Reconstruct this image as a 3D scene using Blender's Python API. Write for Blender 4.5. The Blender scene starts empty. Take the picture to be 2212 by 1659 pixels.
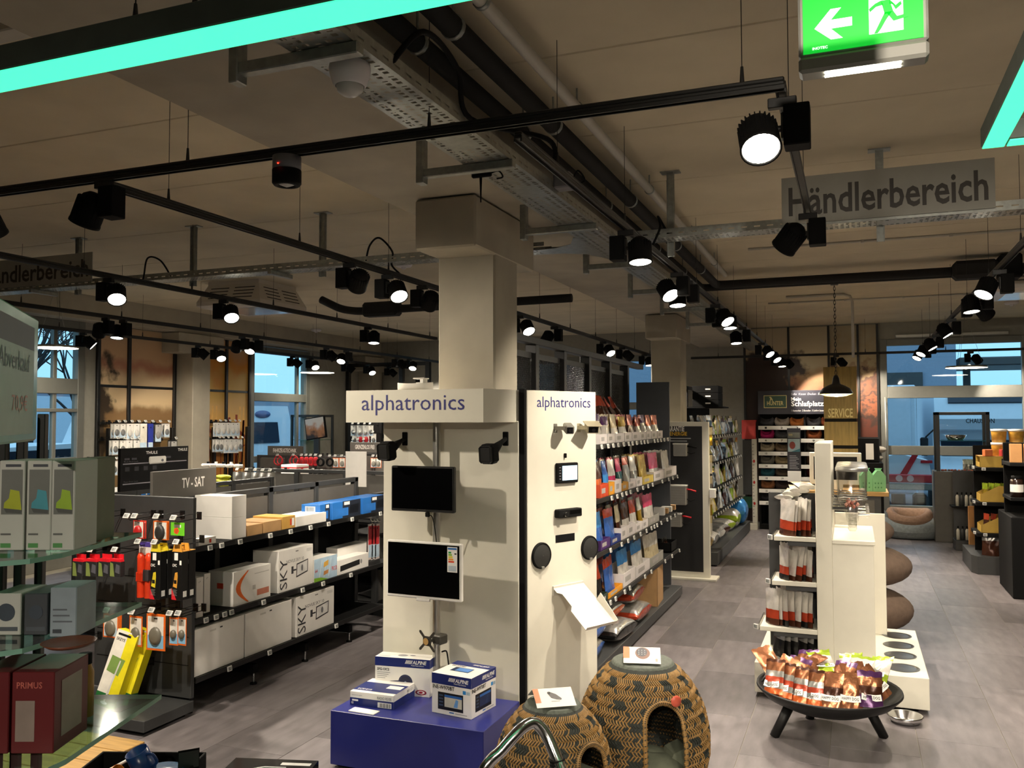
import bpy, math, random
import numpy as np
from mathutils import Matrix, Vector
from math import radians as rd, sin, cos, pi
random.seed(7)
SC = bpy.context.scene
COL = SC.collection
# ---------------------------------------------------------------- camera
CAMH, YAW, PITCH, ROLL, FPX = 2.1, rd(21.5), rd(2.35), rd(-0.12), 1870.0
_F = Vector((-sin(YAW)*cos(PITCH), cos(YAW)*cos(PITCH), sin(PITCH)))
_R0 = Vector((cos(YAW), sin(YAW), 0)); _U0 = _R0.cross(_F)
_R = _R0*cos(ROLL)+_U0*sin(ROLL); _U = _U0*cos(ROLL)-_R0*sin(ROLL)
cam = bpy.data.cameras.new('camera'); camo = bpy.data.objects.new('camera', cam); COL.objects.link(camo)
m = Matrix((_R, _U, -_F)).transposed().to_4x4(); m.translation = (0, 0, CAMH); camo.matrix_world = m
cam.sensor_width = 36; cam.lens = 36*FPX/2212; cam.clip_start = .05; cam.clip_end = 300
SC.camera = camo
# ---------------------------------------------------------------- world and exposure
SC.view_settings.view_transform = 'Standard'; SC.view_settings.look = 'None'
SC.view_settings.gamma = 1; SC.view_settings.use_curve_mapping = False
SC.view_settings.exposure = 1.9
W = bpy.data.worlds.new('dusk_sky'); SC.world = W; W.use_nodes = True
bg = W.node_tree.nodes['Background']; bg.inputs[1].default_value = 1.0
tc = W.node_tree.nodes.new('ShaderNodeTexCoord'); sx = W.node_tree.nodes.new('ShaderNodeSeparateXYZ')
cr = W.node_tree.nodes.new('ShaderNodeValToRGB')
W.node_tree.links.new(tc.outputs['Generated'], sx.inputs[0]); W.node_tree.links.new(sx.outputs[2], cr.inputs[0])
W.node_tree.links.new(cr.outputs[0], bg.inputs[0])
cr.color_ramp.elements[0].position = 0.0; cr.color_ramp.elements[0].color = (.17, .32, .41, 1)
cr.color_ramp.elements[1].position = 0.45; cr.color_ramp.elements[1].color = (.24, .39, .51, 1)
SPOT_W = 72.0
SPOT_COL = (1.0, .875, .72)

# ---------------------------------------------------------------- helpers
def ray(u, v): return _F*FPX+_R*(u-1106)-_U*(v-829.5)
def A(u, v, x=None, y=None, z=None):          # the point of a known plane seen at (u, v)
    d = ray(u, v)
    t = x/d.x if x is not None else y/d.y if y is not None else (z-CAMH)/d.z
    return Vector((0, 0, CAMH))+d*t

def lin(c):
    c = c.lstrip('#'); r = [int(c[i:i+2], 16)/255 for i in (0, 2, 4)]
    return [x/12.92 if x <= .04045 else ((x+.055)/1.055)**2.4 for x in r]
MAT = {}
def mk(name, hexc, rough=.5, metal=0., var=.12, scale=12, emit=0, alpha=1, trans=0, bump=0, rnd=0, stretch=None, spec=None):
    """a procedural material: noise-varied colour on a Principled surface"""
    if name in MAT: return name
    mt = bpy.data.materials.new(name); mt.use_nodes = True; nt = mt.node_tree; N = nt.nodes; L = nt.links
    b = N['Principled BSDF']; c = lin(hexc)
    b.inputs['Roughness'].default_value = rough; b.inputs['Metallic'].default_value = metal
    if var > 0:
        t = N.new('ShaderNodeTexCoord'); n = N.new('ShaderNodeTexNoise'); n.inputs['Scale'].default_value = scale; n.inputs['Detail'].default_value = 4
        src = t.outputs['Object']
        if stretch:
            mp = N.new('ShaderNodeMapping'); mp.inputs['Scale'].default_value = stretch; L.new(src, mp.inputs[0]); src = mp.outputs[0]
        L.new(src, n.inputs['Vector'])
        r = N.new('ShaderNodeValToRGB'); L.new(n.outputs[0], r.inputs[0])
        r.color_ramp.elements[0].position = .3; r.color_ramp.elements[1].position = .7
        r.color_ramp.elements[0].color = [max(0, x*(1-var)) for x in c]+[1]; r.color_ramp.elements[1].color = [min(1, x*(1+var)) for x in c]+[1]
        out = r.outputs[0]
        if rnd:
            oi = N.new('ShaderNodeObjectInfo'); hs = N.new('ShaderNodeHueSaturation'); mr = N.new('ShaderNodeMapRange')
            mr.inputs['To Min'].default_value = 1-rnd; mr.inputs['To Max'].default_value = 1+rnd
            L.new(oi.outputs['Random'], mr.inputs[0]); L.new(mr.outputs[0], hs.inputs['Value']); L.new(out, hs.inputs['Color']); out = hs.outputs[0]
        L.new(out, b.inputs['Base Color'])
        if bump:
            bp = N.new('ShaderNodeBump'); bp.inputs['Strength'].default_value = bump; bp.inputs['Distance'].default_value = .01
            L.new(n.outputs[0], bp.inputs['Height']); L.new(bp.outputs[0], b.inputs['Normal'])
    else: b.inputs['Base Color'].default_value = c+[1]
    if spec is not None: b.inputs['Specular IOR Level'].default_value = spec
    if emit: b.inputs['Emission Color'].default_value = c+[1]; b.inputs['Emission Strength'].default_value = emit
    if trans: b.inputs['Transmission Weight'].default_value = trans; b.inputs['IOR'].default_value = 1.45
    if alpha < 1: b.inputs['Alpha'].default_value = alpha
    MAT[name] = mt; return name
def hx(hexc, rough=.5, metal=0., **k):        # a plain coloured material named after its colour
    return mk('paint_%s_%d_%d' % (hexc.lstrip('#'), rough*100, metal*100), hexc, rough, metal, **k)
def thin_glass(name, hexc, base, rough=.03):
    """clear sheet: see-through with a reflection that grows at grazing angles"""
    mt = bpy.data.materials.new(name); mt.use_nodes = True; nt = mt.node_tree; N = nt.nodes; L = nt.links
    N.remove(N['Principled BSDF']); o = N['Material Output']
    tr = N.new('ShaderNodeBsdfTransparent'); gl = N.new('ShaderNodeBsdfGlossy'); lw = N.new('ShaderNodeLayerWeight'); mx = N.new('ShaderNodeMixShader')
    tr.inputs[0].default_value = lin(hexc)+[1]; gl.inputs['Roughness'].default_value = rough
    pw = N.new('ShaderNodeMath'); pw.operation = 'POWER'; pw.inputs[1].default_value = 5; mu = N.new('ShaderNodeMath'); mu.operation = 'MULTIPLY_ADD'; mu.inputs[1].default_value = .8; mu.inputs[2].default_value = base
    L.new(lw.outputs['Facing'], pw.inputs[0]); L.new(pw.outputs[0], mu.inputs[0])
    L.new(mu.outputs[0], mx.inputs[0]); L.new(tr.outputs[0], mx.inputs[1]); L.new(gl.outputs[0], mx.inputs[2]); L.new(mx.outputs[0], o.inputs[0])
    MAT[name] = mt; return name

class MB:
    """collects shapes, builds ONE mesh object"""
    def __init__(s): s.v = []; s.f = []; s.k = []; s.sm = []
    def add(s, vs, fs, m, T=None, smooth=False):
        o = len(s.v)
        s.v += [tuple(T @ Vector(p)) for p in vs] if T is not None else [tuple(p) for p in vs]
        for i, f in enumerate(fs):
            s.f.append([o+j for j in f]); s.k.append(m[i] if isinstance(m, list) else m); s.sm.append(smooth)
        return s
    def box(s, x0, x1, y0, y1, z0, z1, m, b=0, T=None, fm=None):
        if b <= 0:
            vs = [(x, y, z) for z in (z0, z1) for y in (y0, y1) for x in (x0, x1)]
            fs = [(0, 2, 3, 1), (4, 5, 7, 6), (0, 1, 5, 4), (2, 6, 7, 3), (0, 4, 6, 2), (1, 3, 7, 5)]
            ms = [m]*6
            if fm: ms = [fm.get(q, m) for q in ('-z', '+z', '-y', '+y', '-x', '+x')]
            return s.add(vs, fs, ms, T)
        vs = []; X = (x0, x1); Y = (y0, y1); Z = (z0, z1); idx = {}
        for i in (0, 1):
            for j in (0, 1):
                for k in (0, 1):
                    sx, sy, sz = (b if i == 0 else -b), (b if j == 0 else -b), (b if k == 0 else -b)
                    for a in range(3):
                        idx[i, j, k, a] = len(vs)
                        vs.append((X[i]+(0 if a == 0 else sx), Y[j]+(0 if a == 1 else sy), Z[k]+(0 if a == 2 else sz)))
        fs = []; ms = []
        for a, (lo, hi) in enumerate((('-x', '+x'), ('-y', '+y'), ('-z', '+z'))):
            for e in (0, 1):
                q = []
                for (p, r) in ((0, 0), (1, 0), (1, 1), (0, 1)):
                    c = [0, 0, 0]; c[a] = e; c[(a+1) % 3] = p; c[(a+2) % 3] = r
                    q.append(idx[c[0], c[1], c[2], a])
                fs.append(q if e else q[::-1]); ms.append((fm or {}).get(hi if e else lo, m))
        for a in range(3):                    # edges along axis a
            for p in (0, 1):
                for r in (0, 1):
                    c0 = [0, 0, 0]; c0[(a+1) % 3] = p; c0[(a+2) % 3] = r; c1 = list(c0); c1[a] = 1
                    a1, a2 = (a+1) % 3, (a+2) % 3
                    q = [idx[(*c0, a1)], idx[(*c1, a1)], idx[(*c1, a2)], idx[(*c0, a2)]]
                    fs.append(q if p == r else q[::-1]); ms.append(m)
        for c in ((i, j, k) for i in (0, 1) for j in (0, 1) for k in (0, 1)):
            q = [idx[(*c, 0)], idx[(*c, 1)], idx[(*c, 2)]]
            fs.append(q if sum(c) % 2 else q[::-1]); ms.append(m)
        return s.add(vs, fs, ms, T)
    def cyl(s, p0, p1, r0, r1=None, n=12, m='', caps=True, T=None, capm=None):
        r1 = r0 if r1 is None else r1; p0 = Vector(p0); p1 = Vector(p1); d = (p1-p0).normalized()
        a = d.orthogonal().normalized(); b = d.cross(a)
        c = [(cos(2*pi*i/n), sin(2*pi*i/n)) for i in range(n)]
        r0v = [p0+(a*x+b*y)*r0 for x, y in c]; r1v = [p1+(a*x+b*y)*r1 for x, y in c]
        s.add(r0v+r1v, [(i, (i+1) % n, n+(i+1) % n, n+i) for i in range(n)], m, T, True)
        if caps:
            s.add(r0v, [list(range(n))[::-1]], m, T); s.add(r1v, [list(range(n))], capm or m, T)
        return s
    def tube(s, pts, r, n=8, m='', T=None, caps=True):
        pts = [Vector(p) for p in pts]; rs = r if isinstance(r, list) else [r]*len(pts)
        vs = []; up = None
        for i, p in enumerate(pts):
            d = (pts[min(i+1, len(pts)-1)]-pts[max(i-1, 0)]).normalized()
            if up is None: up = d.orthogonal().normalized()
            up = (up-d*up.dot(d)); up = up.normalized() if up.length > 1e-6 else d.orthogonal().normalized()
            b = d.cross(up)
            vs += [p+(up*cos(2*pi*k/n)+b*sin(2*pi*k/n))*rs[i] for k in range(n)]
        fs = [(i*n+k, i*n+(k+1) % n, (i+1)*n+(k+1) % n, (i+1)*n+k) for i in range(len(pts)-1) for k in range(n)]
        if caps: fs += [list(range(n))[::-1], [len(vs)-n+k for k in range(n)]]
        return s.add(vs, fs, m, T, True)
    def lathe(s, prof, n=20, m='', T=None, smooth=True):
        vs = []; fs = []; ms = []
        for (r, z) in prof: vs += [(r*cos(2*pi*k/n), r*sin(2*pi*k/n), z) for k in range(n)]
        for i in range(len(prof)-1):
            for k in range(n):
                fs.append((i*n+k, i*n+(k+1) % n, (i+1)*n+(k+1) % n, (i+1)*n+k)); ms.append(m[i] if isinstance(m, list) else m)
        return s.add(vs, fs, ms, T, smooth)
    def prism(s, poly, a, b, m, T=None, axis='y', side=None):
        """polygon of (p, q) pushed from a to b: axis y uses (x, z), x uses (y, z), z uses (x, y)"""
        f = {'y': lambda p, q, t: (p, t, q), 'x': lambda p, q, t: (t, p, q), 'z': lambda p, q, t: (p, q, t)}[axis]
        n = len(poly); vs = [f(p, q, a) for p, q in poly]+[f(p, q, b) for p, q in poly]
        fs = [list(range(n)), list(range(n, 2*n))[::-1]]+[(i, n+i, n+(i+1) % n, (i+1) % n) for i in range(n)]
        if axis != 'y': fs = [q[::-1] for q in fs]
        ar = sum(poly[i][0]*poly[(i+1) % n][1]-poly[(i+1) % n][0]*poly[i][1] for i in range(n))
        if ar < 0: fs = [q[::-1] for q in fs]
        return s.add(vs, fs, [m, m]+[side or m]*n, T)
    def quad(s, a, b, c, d, m, T=None): return s.add([a, b, c, d], [(0, 1, 2, 3)], m, T)
    def grid(s, fn, nu, nv, m, T=None, smooth=True, mf=None):
        vs = [fn(i/nu, j/nv) for j in range(nv+1) for i in range(nu+1)]
        fs = [(j*(nu+1)+i, j*(nu+1)+i+1, (j+1)*(nu+1)+i+1, (j+1)*(nu+1)+i) for j in range(nv) for i in range(nu)]
        ms = [mf((i+.5)/nu, (j+.5)/nv) for j in range(nv) for i in range(nu)] if mf else m
        return s.add(vs, fs, ms, T, smooth)
    def mesh(s, name='mesh'):
        me = bpy.data.meshes.new(name); me.from_pydata(s.v, [], s.f)
        ks = []
        for k in s.k:
            if k not in ks: ks.append(k)
        for k in ks: me.materials.append(MAT[k])
        me.polygons.foreach_set('material_index', [ks.index(k) for k in s.k]); me.polygons.foreach_set('use_smooth', s.sm)
        me.update(); return me
    def build(s, name, parent=None, loc=None, rz=0, mesh=None):
        return put(s.mesh(name), name, parent, loc, rz)
def put(me, name, parent=None, loc=None, rz=0):
    o = bpy.data.objects.new(name, me); COL.objects.link(o)
    if parent: o.parent = parent
    if loc is not None: o.location = loc
    if rz: o.rotation_euler.z = rz
    return o
def tag(o, label, cat, group=None):
    o['label'] = label; o['category'] = cat
    if group: o['group'] = group
    return o
def thing(name, label, cat, loc=(0, 0, 0), rz=0, group=None):
    o = bpy.data.objects.new(name, None); COL.objects.link(o); o.location = loc; o.rotation_euler.z = rz
    o.empty_display_size = .05
    return tag(o, label, cat, group)
def solo(mb, name, label, cat, loc=(0, 0, 0), rz=0, group=None):
    return tag(mb.build(name, None, loc, rz) if isinstance(mb, MB) else put(mb, name, None, loc, rz), label, cat, group)
def struct(mb, name, parent=None):
    o = mb.build(name, parent)
    if not parent: o['kind'] = 'structure'
    return o
def dup(r, loc, rz=None, label=None, group=None):
    n = r.copy(); COL.objects.link(n); n.location = loc
    if rz is not None: n.rotation_euler.z = rz
    if label: n['label'] = label
    if group: n['group'] = group
    for ch in r.children:
        c = ch.copy(); COL.objects.link(c); c.parent = n
        for g in ch.children:
            d = g.copy(); COL.objects.link(d); d.parent = c
    return n
ORD = ['first', 'second', 'third', 'fourth', 'fifth', 'sixth', 'seventh', 'eighth', 'ninth', 'tenth', 'eleventh', 'twelfth', 'thirteenth', 'fourteenth',
       'fifteenth', 'sixteenth', 'seventeenth', 'eighteenth', 'nineteenth', 'twentieth']
# ---------------------------------------------------------------- lettering (flat print), made from the built-in font
_T = {}
def _pre(items):
    tmp = []
    for s, bold in items:
        c = bpy.data.curves.new('t', 'FONT'); c.body = s; c.offset = .018 if bold else 0; c.resolution_u = 2
        o = bpy.data.objects.new('t', c); COL.objects.link(o); tmp.append((s, bold, o))
    dg = bpy.context.evaluated_depsgraph_get()
    for s, bold, o in tmp:
        me = bpy.data.meshes.new_from_object(o.evaluated_get(dg)); v = np.array([p.co[:] for p in me.vertices])
        _T[s, bold] = (v, [list(p.vertices) for p in me.polygons], v[:, 0].min(), v[:, 0].max(), v[:, 1].min(), v[:, 1].max())
        bpy.data.meshes.remove(me)
    for s, bold, o in tmp:
        c = o.data; bpy.data.objects.remove(o); bpy.data.curves.remove(c)
_pre([('alphatronics', 0), ('Händlerbereich', 1), ('TV - SAT', 1), ('THULE', 1), ('FAHRZEUGTECHNIK', 1), ('GRENZENLOS FREI', 1), ('ALPINE', 1), ('INE-W970BT', 1),
      ('SPG-13C2', 1), ('RADIO RS105', 0), ('SKY', 0), ('NOVUS SKY 10', 0), ('PRO 20', 1), ('64', 1), ('HUNTER', 1), ('Mein', 1), ('Schlafplatz', 1), ('SERVICE', 1),
      ('CHAUSSON', 1), ('INOTEC', 1), ('Abverkauf', 0), ('70,9€', 0), ('PRIMUS', 1), ('GARANTIE', 1), ('ENERGIE', 1), ('HAPPY DOG', 1), ('CWC', 1),
      ('1 Aussuchen  2 Bestellen  3 Liefern lassen', 0), ('Sofas  Kissen  Decken  Betten', 0), ('Thule Door Lock', 0), ('Mobile Media Solutions', 0),
      ('alphatronics gmbh', 0), ('SKEYE', 1), ('CE', 1), ('Sleeping Place', 0)]+[(str(i), 1) for i in range(1, 26)])
def letters(mb, s, x0, y0, x1, y1, m, bold=0, F=None, lift=.0012, shear=0):
    """the words s fitted into the rectangle x0..x1, y0..y1 of the face frame F (its x right, y up, z out)"""
    if (s, bold) not in _T: _pre([(s, bold)])
    v, fs, a, b, c, d = _T[s, bold]
    vs = [(x0+(p[0]-a)/(b-a)*(x1-x0)+shear*(p[1]-c)/(d-c), y0+(p[1]-c)/(d-c)*(y1-y0), lift) for p in v]
    return mb.add(vs, fs, m, F)
def face(o, sx, ny):                          # face frame from an origin, its right direction and its outward normal
    sx = Vector(sx).normalized(); n = Vector(ny).normalized(); t = n.cross(sx)
    M = Matrix((sx, t, n)).transposed().to_4x4(); M.translation = o; return M
def bface(f, w, d, h):                        # frames on a box whose base centre is the origin
    return {'-y': lambda: face((-w/2, -d/2, 0), (1, 0, 0), (0, -1, 0)), '+x': lambda: face((w/2, -d/2, 0), (0, 1, 0), (1, 0, 0)),
            '-x': lambda: face((-w/2, d/2, 0), (0, -1, 0), (-1, 0, 0)), '+y': lambda: face((w/2, d/2, 0), (-1, 0, 0), (0, 1, 0)),
            '+z': lambda: face((-w/2, -d/2, h), (1, 0, 0), (0, 0, 1))}[f]()
def patch(mb, x0, y0, x1, y1, m, F, lift=.0007): return mb.add([(x0, y0, lift), (x1, y0, lift), (x1, y1, lift), (x0, y1, lift)], [(0, 1, 2, 3)], m, F)
def ellipse(mb, cx, cy, rx, ry, m, F, lift=.0009, n=24): return mb.add([(cx+rx*cos(2*pi*i/n), cy+ry*sin(2*pi*i/n), lift) for i in range(n)], [list(range(n))], m, F)
def poly(mb, pts, m, F, lift=.0009): return mb.add([(x, y, lift) for x, y in pts], [list(range(len(pts)))], m, F)
# ---------------------------------------------------------------- common materials
mk('concrete', '#a39c8c', .85, var=.10, scale=3, bump=.15)
mk('concrete_ceiling', '#c9bea4', .9, var=.09, scale=1.6, bump=.1)
mk('floor_tile', '#706a6b', .40, var=.24, scale=4, rnd=.24, stretch=(3, .8, 1))
mk('wall_paint', '#8d8a80', .8, var=.05)
mk('black_metal', '#141413', .45, var=.15)
mk('matt_black', '#0b0b0b', .75, var=.1, spec=.18)
mk('anthracite', '#3a3b3b', .5, var=.08)
mk('grey_panel', '#5d5a55', .55, var=.06)
mk('white_lacquer', '#dcd8c8', .35, var=.02)
mk('white_card', '#e6e3dc', .6, var=.03)
mk('galvanised', '#9a9d98', .38, .75, var=.15, scale=30)
mk('aluminium', '#a5a39a', .4, .6, var=.05)
mk('chrome', '#cfcfcf', .14, 1, var=0)
mk('print_black', '#141414', .5, var=0)
mk('print_white', '#f2f0ea', .5, var=0)
mk('print_navy', '#24246e', .5, var=0)
mk('cardboard', '#b08a5c', .8, var=.08)
mk('wood_oak', '#b08b50', .5, var=.2, scale=4, stretch=(1, 12, 12))
mk('led_white', '#fff6e2', .5, var=0, emit=8)
mk('led_green', '#46ffb0', .5, var=0, emit=.42)
thin_glass('window_glass', '#e6f0f4', .05)
thin_glass('clear_plastic', '#f4f4f2', .10, .15)
thin_glass('jar_clear', '#fbfbfb', .035, .06)
thin_glass('shelf_glass', '#bfe0d2', .10, .05)
# ================================================================ the shell
CZ = 3.9; XL, XR, YF, YB = -10.5, 6.0, -4.0, 17.6
mb = MB().box(XL-.3, XR+.3, YF-.3, YB+.3, -.12, -.004, 'concrete')
floor = struct(mb, 'floor')
tm = {}
TW, TL = .53, 1.06
rest = MB()
cand = []
for i in range(-20, 12):
    for j in range(-5, 18):
        x0 = .355+TW*i-.53*0; y0 = .0+TL*j+(.0, .36, .71)[i % 3]
        if x0+TW < XL or x0 > XR: continue
        cx, cy = x0+TW/2, y0+TL/2
        seen = (-.9*cy-2.4 < cx) and cx < 3.2 and 3.6 < cy < 17.5
        pri = (0 if (cx > -4.6 and seen) else 1, cy)
        cand.append((pri, x0, y0))
cand.sort()
me = MB().box(.0015, TW-.0015, .0015, TL-.0015, -.006, 0, 'floor_tile', .001).mesh('tile')
for n, (p, x0, y0) in enumerate(cand):
    if n < 290 and p[0] == 0: put(me, 'tile', floor, (x0, y0, 0))
    else: rest.box(x0+.0015, x0+TW-.0015, y0+.0015, y0+TL-.0015, -.006, 0, 'floor_tile')
o = rest.build('tiles_beyond', floor); o['kind'] = 'stuff'
# ceiling planks and girders
ceil = struct(MB().box(XL-.3, XR+.3, YF-.3, YB+.3, CZ+.03, CZ+.2, 'concrete'), 'ceiling')
for (a, b) in ((-10.2, -2.8), (-1.9, XR)):
    me = MB().box(a, b, .004, 1.216, 0, .03, 'concrete_ceiling', .006).mesh('plank')
    y = 6.45-1.22*9
    while y < YB:
        put(me, 'plank', ceil, (0, y, CZ)); y += 1.22
for a, b, nm in ((-2.86, -1.85, 'beam'), (-10.75, -10.2, 'beam')):
    struct(MB().box(a, b, YF, YB, 3.54, CZ+.03, 'concrete', .01), nm)
def column(x0, y0, w=.42, corb=.33, nm='column'):
    mb = MB().box(x0, x0+w, y0, y0+w, 0, 3.53, 'concrete', .012)
    mb.box(x0-.006, x0+w+.006, y0-corb, y0+w+corb, 3.2, 3.53, 'concrete', .012)
    return struct(mb, nm)
column(-2.63, 5.30); column(-2.63, 12.0); column(-10.55, 11.35); column(-10.55, 17.1)
# walls
mb = MB()
for a, b in ((YF, 8.1), (9.5, 13.25), (15.15, YB+.2)): mb.box(XL-.2, XL, a, b, 0, CZ, 'wall_paint')
for a, b in ((8.1, 9.5), (13.25, 15.15)): mb.box(XL-.2, XL, a, b, 3.52, CZ, 'wall_paint').box(XL-.2, XL, a, b, 0, .25, 'wall_paint')
struct(mb, 'wall_left')
mb = MB()
for a, b in ((XL-.2, -7.2), (-5.2, -4.5), (-3.75, .48), (2.92, XR+.2)): mb.box(a, b, YB, YB+.2, 0, CZ, 'wall_paint')
for a, b, z0, z1 in ((-7.2, -5.2, .9, 3.4), (-4.5, -3.75, .9, 3.4), (.48, 2.92, .2, 3.58)):
    mb.box(a, b, YB, YB+.2, 0, z0, 'wall_paint').box(a, b, YB, YB+.2, z1, CZ, 'wall_paint')
struct(mb, 'wall_back')
struct(MB().box(XR, XR+.2, YF, YB+.2, 0, CZ, 'wall_paint'), 'wall_right')
struct(MB().box(XL-.2, XR+.2, YF-.2, YF, 0, CZ, 'wall_paint'), 'wall_front')
mk('frame_grey', '#6f6f68', .5, .2, var=.05)
def glazing(nm, axis, p, a, b, cuts, fr=.12, extra=None):
    """an aluminium glazed front: cuts = list of (z0, z1) panes between a and b on the plane axis = p"""
    zs = [cuts[0][0]-.14, cuts[-1][1]+.12]; mb = MB()
    def bx(u0, u1, z0, z1, d0=-.03, d1=.09):
        if axis == 'x': mb.box(p-d1, p-d0, u0, u1, z0, z1, 'frame_grey', .006)
        else: mb.box(u0, u1, p+d0, p+d1, z0, z1, 'frame_grey', .006)
    bx(a, a+fr, *zs); bx(b-fr, b, *zs)
    e = zs[0]
    for z0, z1 in cuts: bx(a+fr, b-fr, e, z0); e = z1
    bx(a+fr, b-fr, e, zs[1])
    if extra: bx(extra-.03, extra+.03, zs[0], zs[1], 0, .07)
    r = struct(mb, nm)
    for z0, z1 in cuts:
        g = MB()
        if axis == 'x': g.box(p-.035, p-.029, a+fr-.01, b-fr+.01, z0-.01, z1+.01, 'window_glass')
        else: g.box(a+fr-.01, b-fr+.01, p+.029, p+.035, z0-.01, z1+.01, 'window_glass')
        g.build('pane', r)
    return r
glazing('window_1', 'x', XL, 8.1, 9.5, [(.4, 1.45), (1.57, 2.22), (2.27, 2.48), (2.7, 3.42)], extra=9.02)
glazing('window_2', 'x', XL, 13.25, 15.15, [(.4, 1.3), (1.42, 2.46), (2.62, 3.38)], extra=14.78)
glazing('window_3', 'y', YB, -7.2, -5.2, [(1.0, 2.3), (2.45, 3.3)])
glazing('window_4', 'y', YB, -4.5, -3.75, [(1.0, 2.3), (2.45, 3.3)], fr=.06)
door = glazing('door_1', 'y', YB, .48, 2.92, [(.5, 1.43), (1.6, 2.48), (2.7, 3.46)])
MB().tube([(.56, YB-.09, .9), (.56, YB-.09, 2.5)], .016, 8, 'aluminium').cyl((.56, YB-.09, 1.0), (.56, YB-.02, 1.0), .012, m='aluminium').cyl((.56, YB-.09, 2.4), (.56, YB-.02, 2.4), .012, m='aluminium').build('door_handle', door)
MB().box(.75, 2.6, YB-.08, YB-.03, 3.60, 3.66, 'aluminium', .008).build('door_closer_rail', door)
# murals: flat landscape prints between black wall rails
def mural(name, stops, amt=.5, scale=1.6, blob=None):
    mt = bpy.data.materials.new(name); mt.use_nodes = True; nt = mt.node_tree; N = nt.nodes; L = nt.links; b = N['Principled BSDF']
    b.inputs['Roughness'].default_value = .6
    t = N.new('ShaderNodeTexCoord'); s = N.new('ShaderNodeSeparateXYZ'); L.new(t.outputs['Object'], s.inputs[0])
    n = N.new('ShaderNodeTexNoise'); n.inputs['Scale'].default_value = scale; n.inputs['Detail'].default_value = 6; L.new(t.outputs['Object'], n.inputs['Vector'])
    def math_(op, a, bb):
        q = N.new('ShaderNodeMath'); q.operation = op
        for i, w in enumerate((a, bb)):
            if isinstance(w, (int, float)): q.inputs[i].default_value = w
            else: L.new(w, q.inputs[i])
        return q.outputs[0]
    f = math_('MULTIPLY', math_('ADD', s.outputs[2], math_('MULTIPLY', math_('SUBTRACT', n.outputs[0], .5), amt)), 1/CZ)
    r = N.new('ShaderNodeValToRGB'); L.new(f, r.inputs[0]); r.color_ramp.interpolation = 'EASE'
    while len(r.color_ramp.elements) < len(stops): r.color_ramp.elements.new(.5)
    for e, (p, c) in zip(r.color_ramp.elements, stops): e.position = p/CZ; e.color = lin(c)+[1]
    out = r.outputs[0]
    if blob:                                 # a printed tree: noise-edged patch
        (ax, sign, pos, zt), col = blob
        n2 = N.new('ShaderNodeTexNoise'); n2.inputs['Scale'].default_value = 3.5; n2.inputs['Detail'].default_value = 8; L.new(t.outputs['Object'], n2.inputs['Vector'])
        d = math_('MULTIPLY', math_('SUBTRACT', s.outputs[ax], pos), sign)
        e = math_('ADD', d, math_('MULTIPLY', math_('SUBTRACT', n2.outputs[0], .5), 1.3))
        g = math_('SUBTRACT', zt, s.outputs[2])
        k = N.new('ShaderNodeMapRange'); k.inputs['From Min'].default_value = -.08; k.inputs['From Max'].default_value = .08
        L.new(math_('MINIMUM', e, math_('ADD', g, math_('MULTIPLY', math_('SUBTRACT', n2.outputs[0], .5), .9))), k.inputs[0])
        mx = N.new('ShaderNodeMix'); mx.data_type = 'RGBA'; L.new(k.outputs[0], mx.inputs[0]); L.new(out, mx.inputs[6]); mx.inputs[7].default_value = lin(col)+[1]; out = mx.outputs[2]
    L.new(out, b.inputs['Base Color']); MAT[name] = mt
mural('mural_meadow', [(0, '#6b5a3a'), (1.9, '#7b6038'), (2.25, '#8a6a44'), (2.4, '#e0c498'), (2.75, '#dcc098'), (2.95, '#b07a5e'), (3.1, '#c8a27c'), (3.6, '#b09878')], .55, 1.4, ((1, -1, 9.95, 3.0), '#3f3222'))
mural('mural_bicycle', [(0, '#a07a40'), (1.6, '#b8762f'), (2.1, '#d8a85a'), (2.45, '#cfa868'), (2.8, '#c6a04e'), (3.1, '#c9862c'), (3.5, '#b9936a')], 1.5, 1.2)
mural('mural_forest', [(0, '#2a1d14'), (1.8, '#3a251a'), (2.5, '#54301f'), (2.75, '#8a5a3a'), (2.95, '#a5825a'), (3.15, '#b9a888'), (3.9, '#bdb096')], .45, 2.5, ((0, -1, -1.0, 3.35), '#2c1a14'))
mural('mural_camp', [(0, '#3a261c'), (1.9, '#5a2a1a'), (2.15, '#3c281e'), (2.35, '#7a4428'), (2.5, '#402a20'), (2.65, '#6a4028'), (2.9, '#4a3022'), (3.05, '#8a7050'), (3.2, '#a08e6c'), (3.9, '#a79b82')], 1.1, 7)
def stroke(mb, p, q, w, m, a):                # a printed stroke on the mural
    F = face(Vector((XL+.0142, a, 0)), (0, 1, 0), (1, 0, 0)); p, q = Vector((*p, 0)), Vector((*q, 0)); d = (q-p).normalized(); e = Vector((-d.y, d.x, 0))*w
    p.x, q.x = min(max(p.x, .03), .62), min(max(q.x, .03), .62)
    poly(mb, [(v.x, v.y) for v in (p-e, q-e, q+e, p+e)], m, F, .0005)
n = 0
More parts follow.
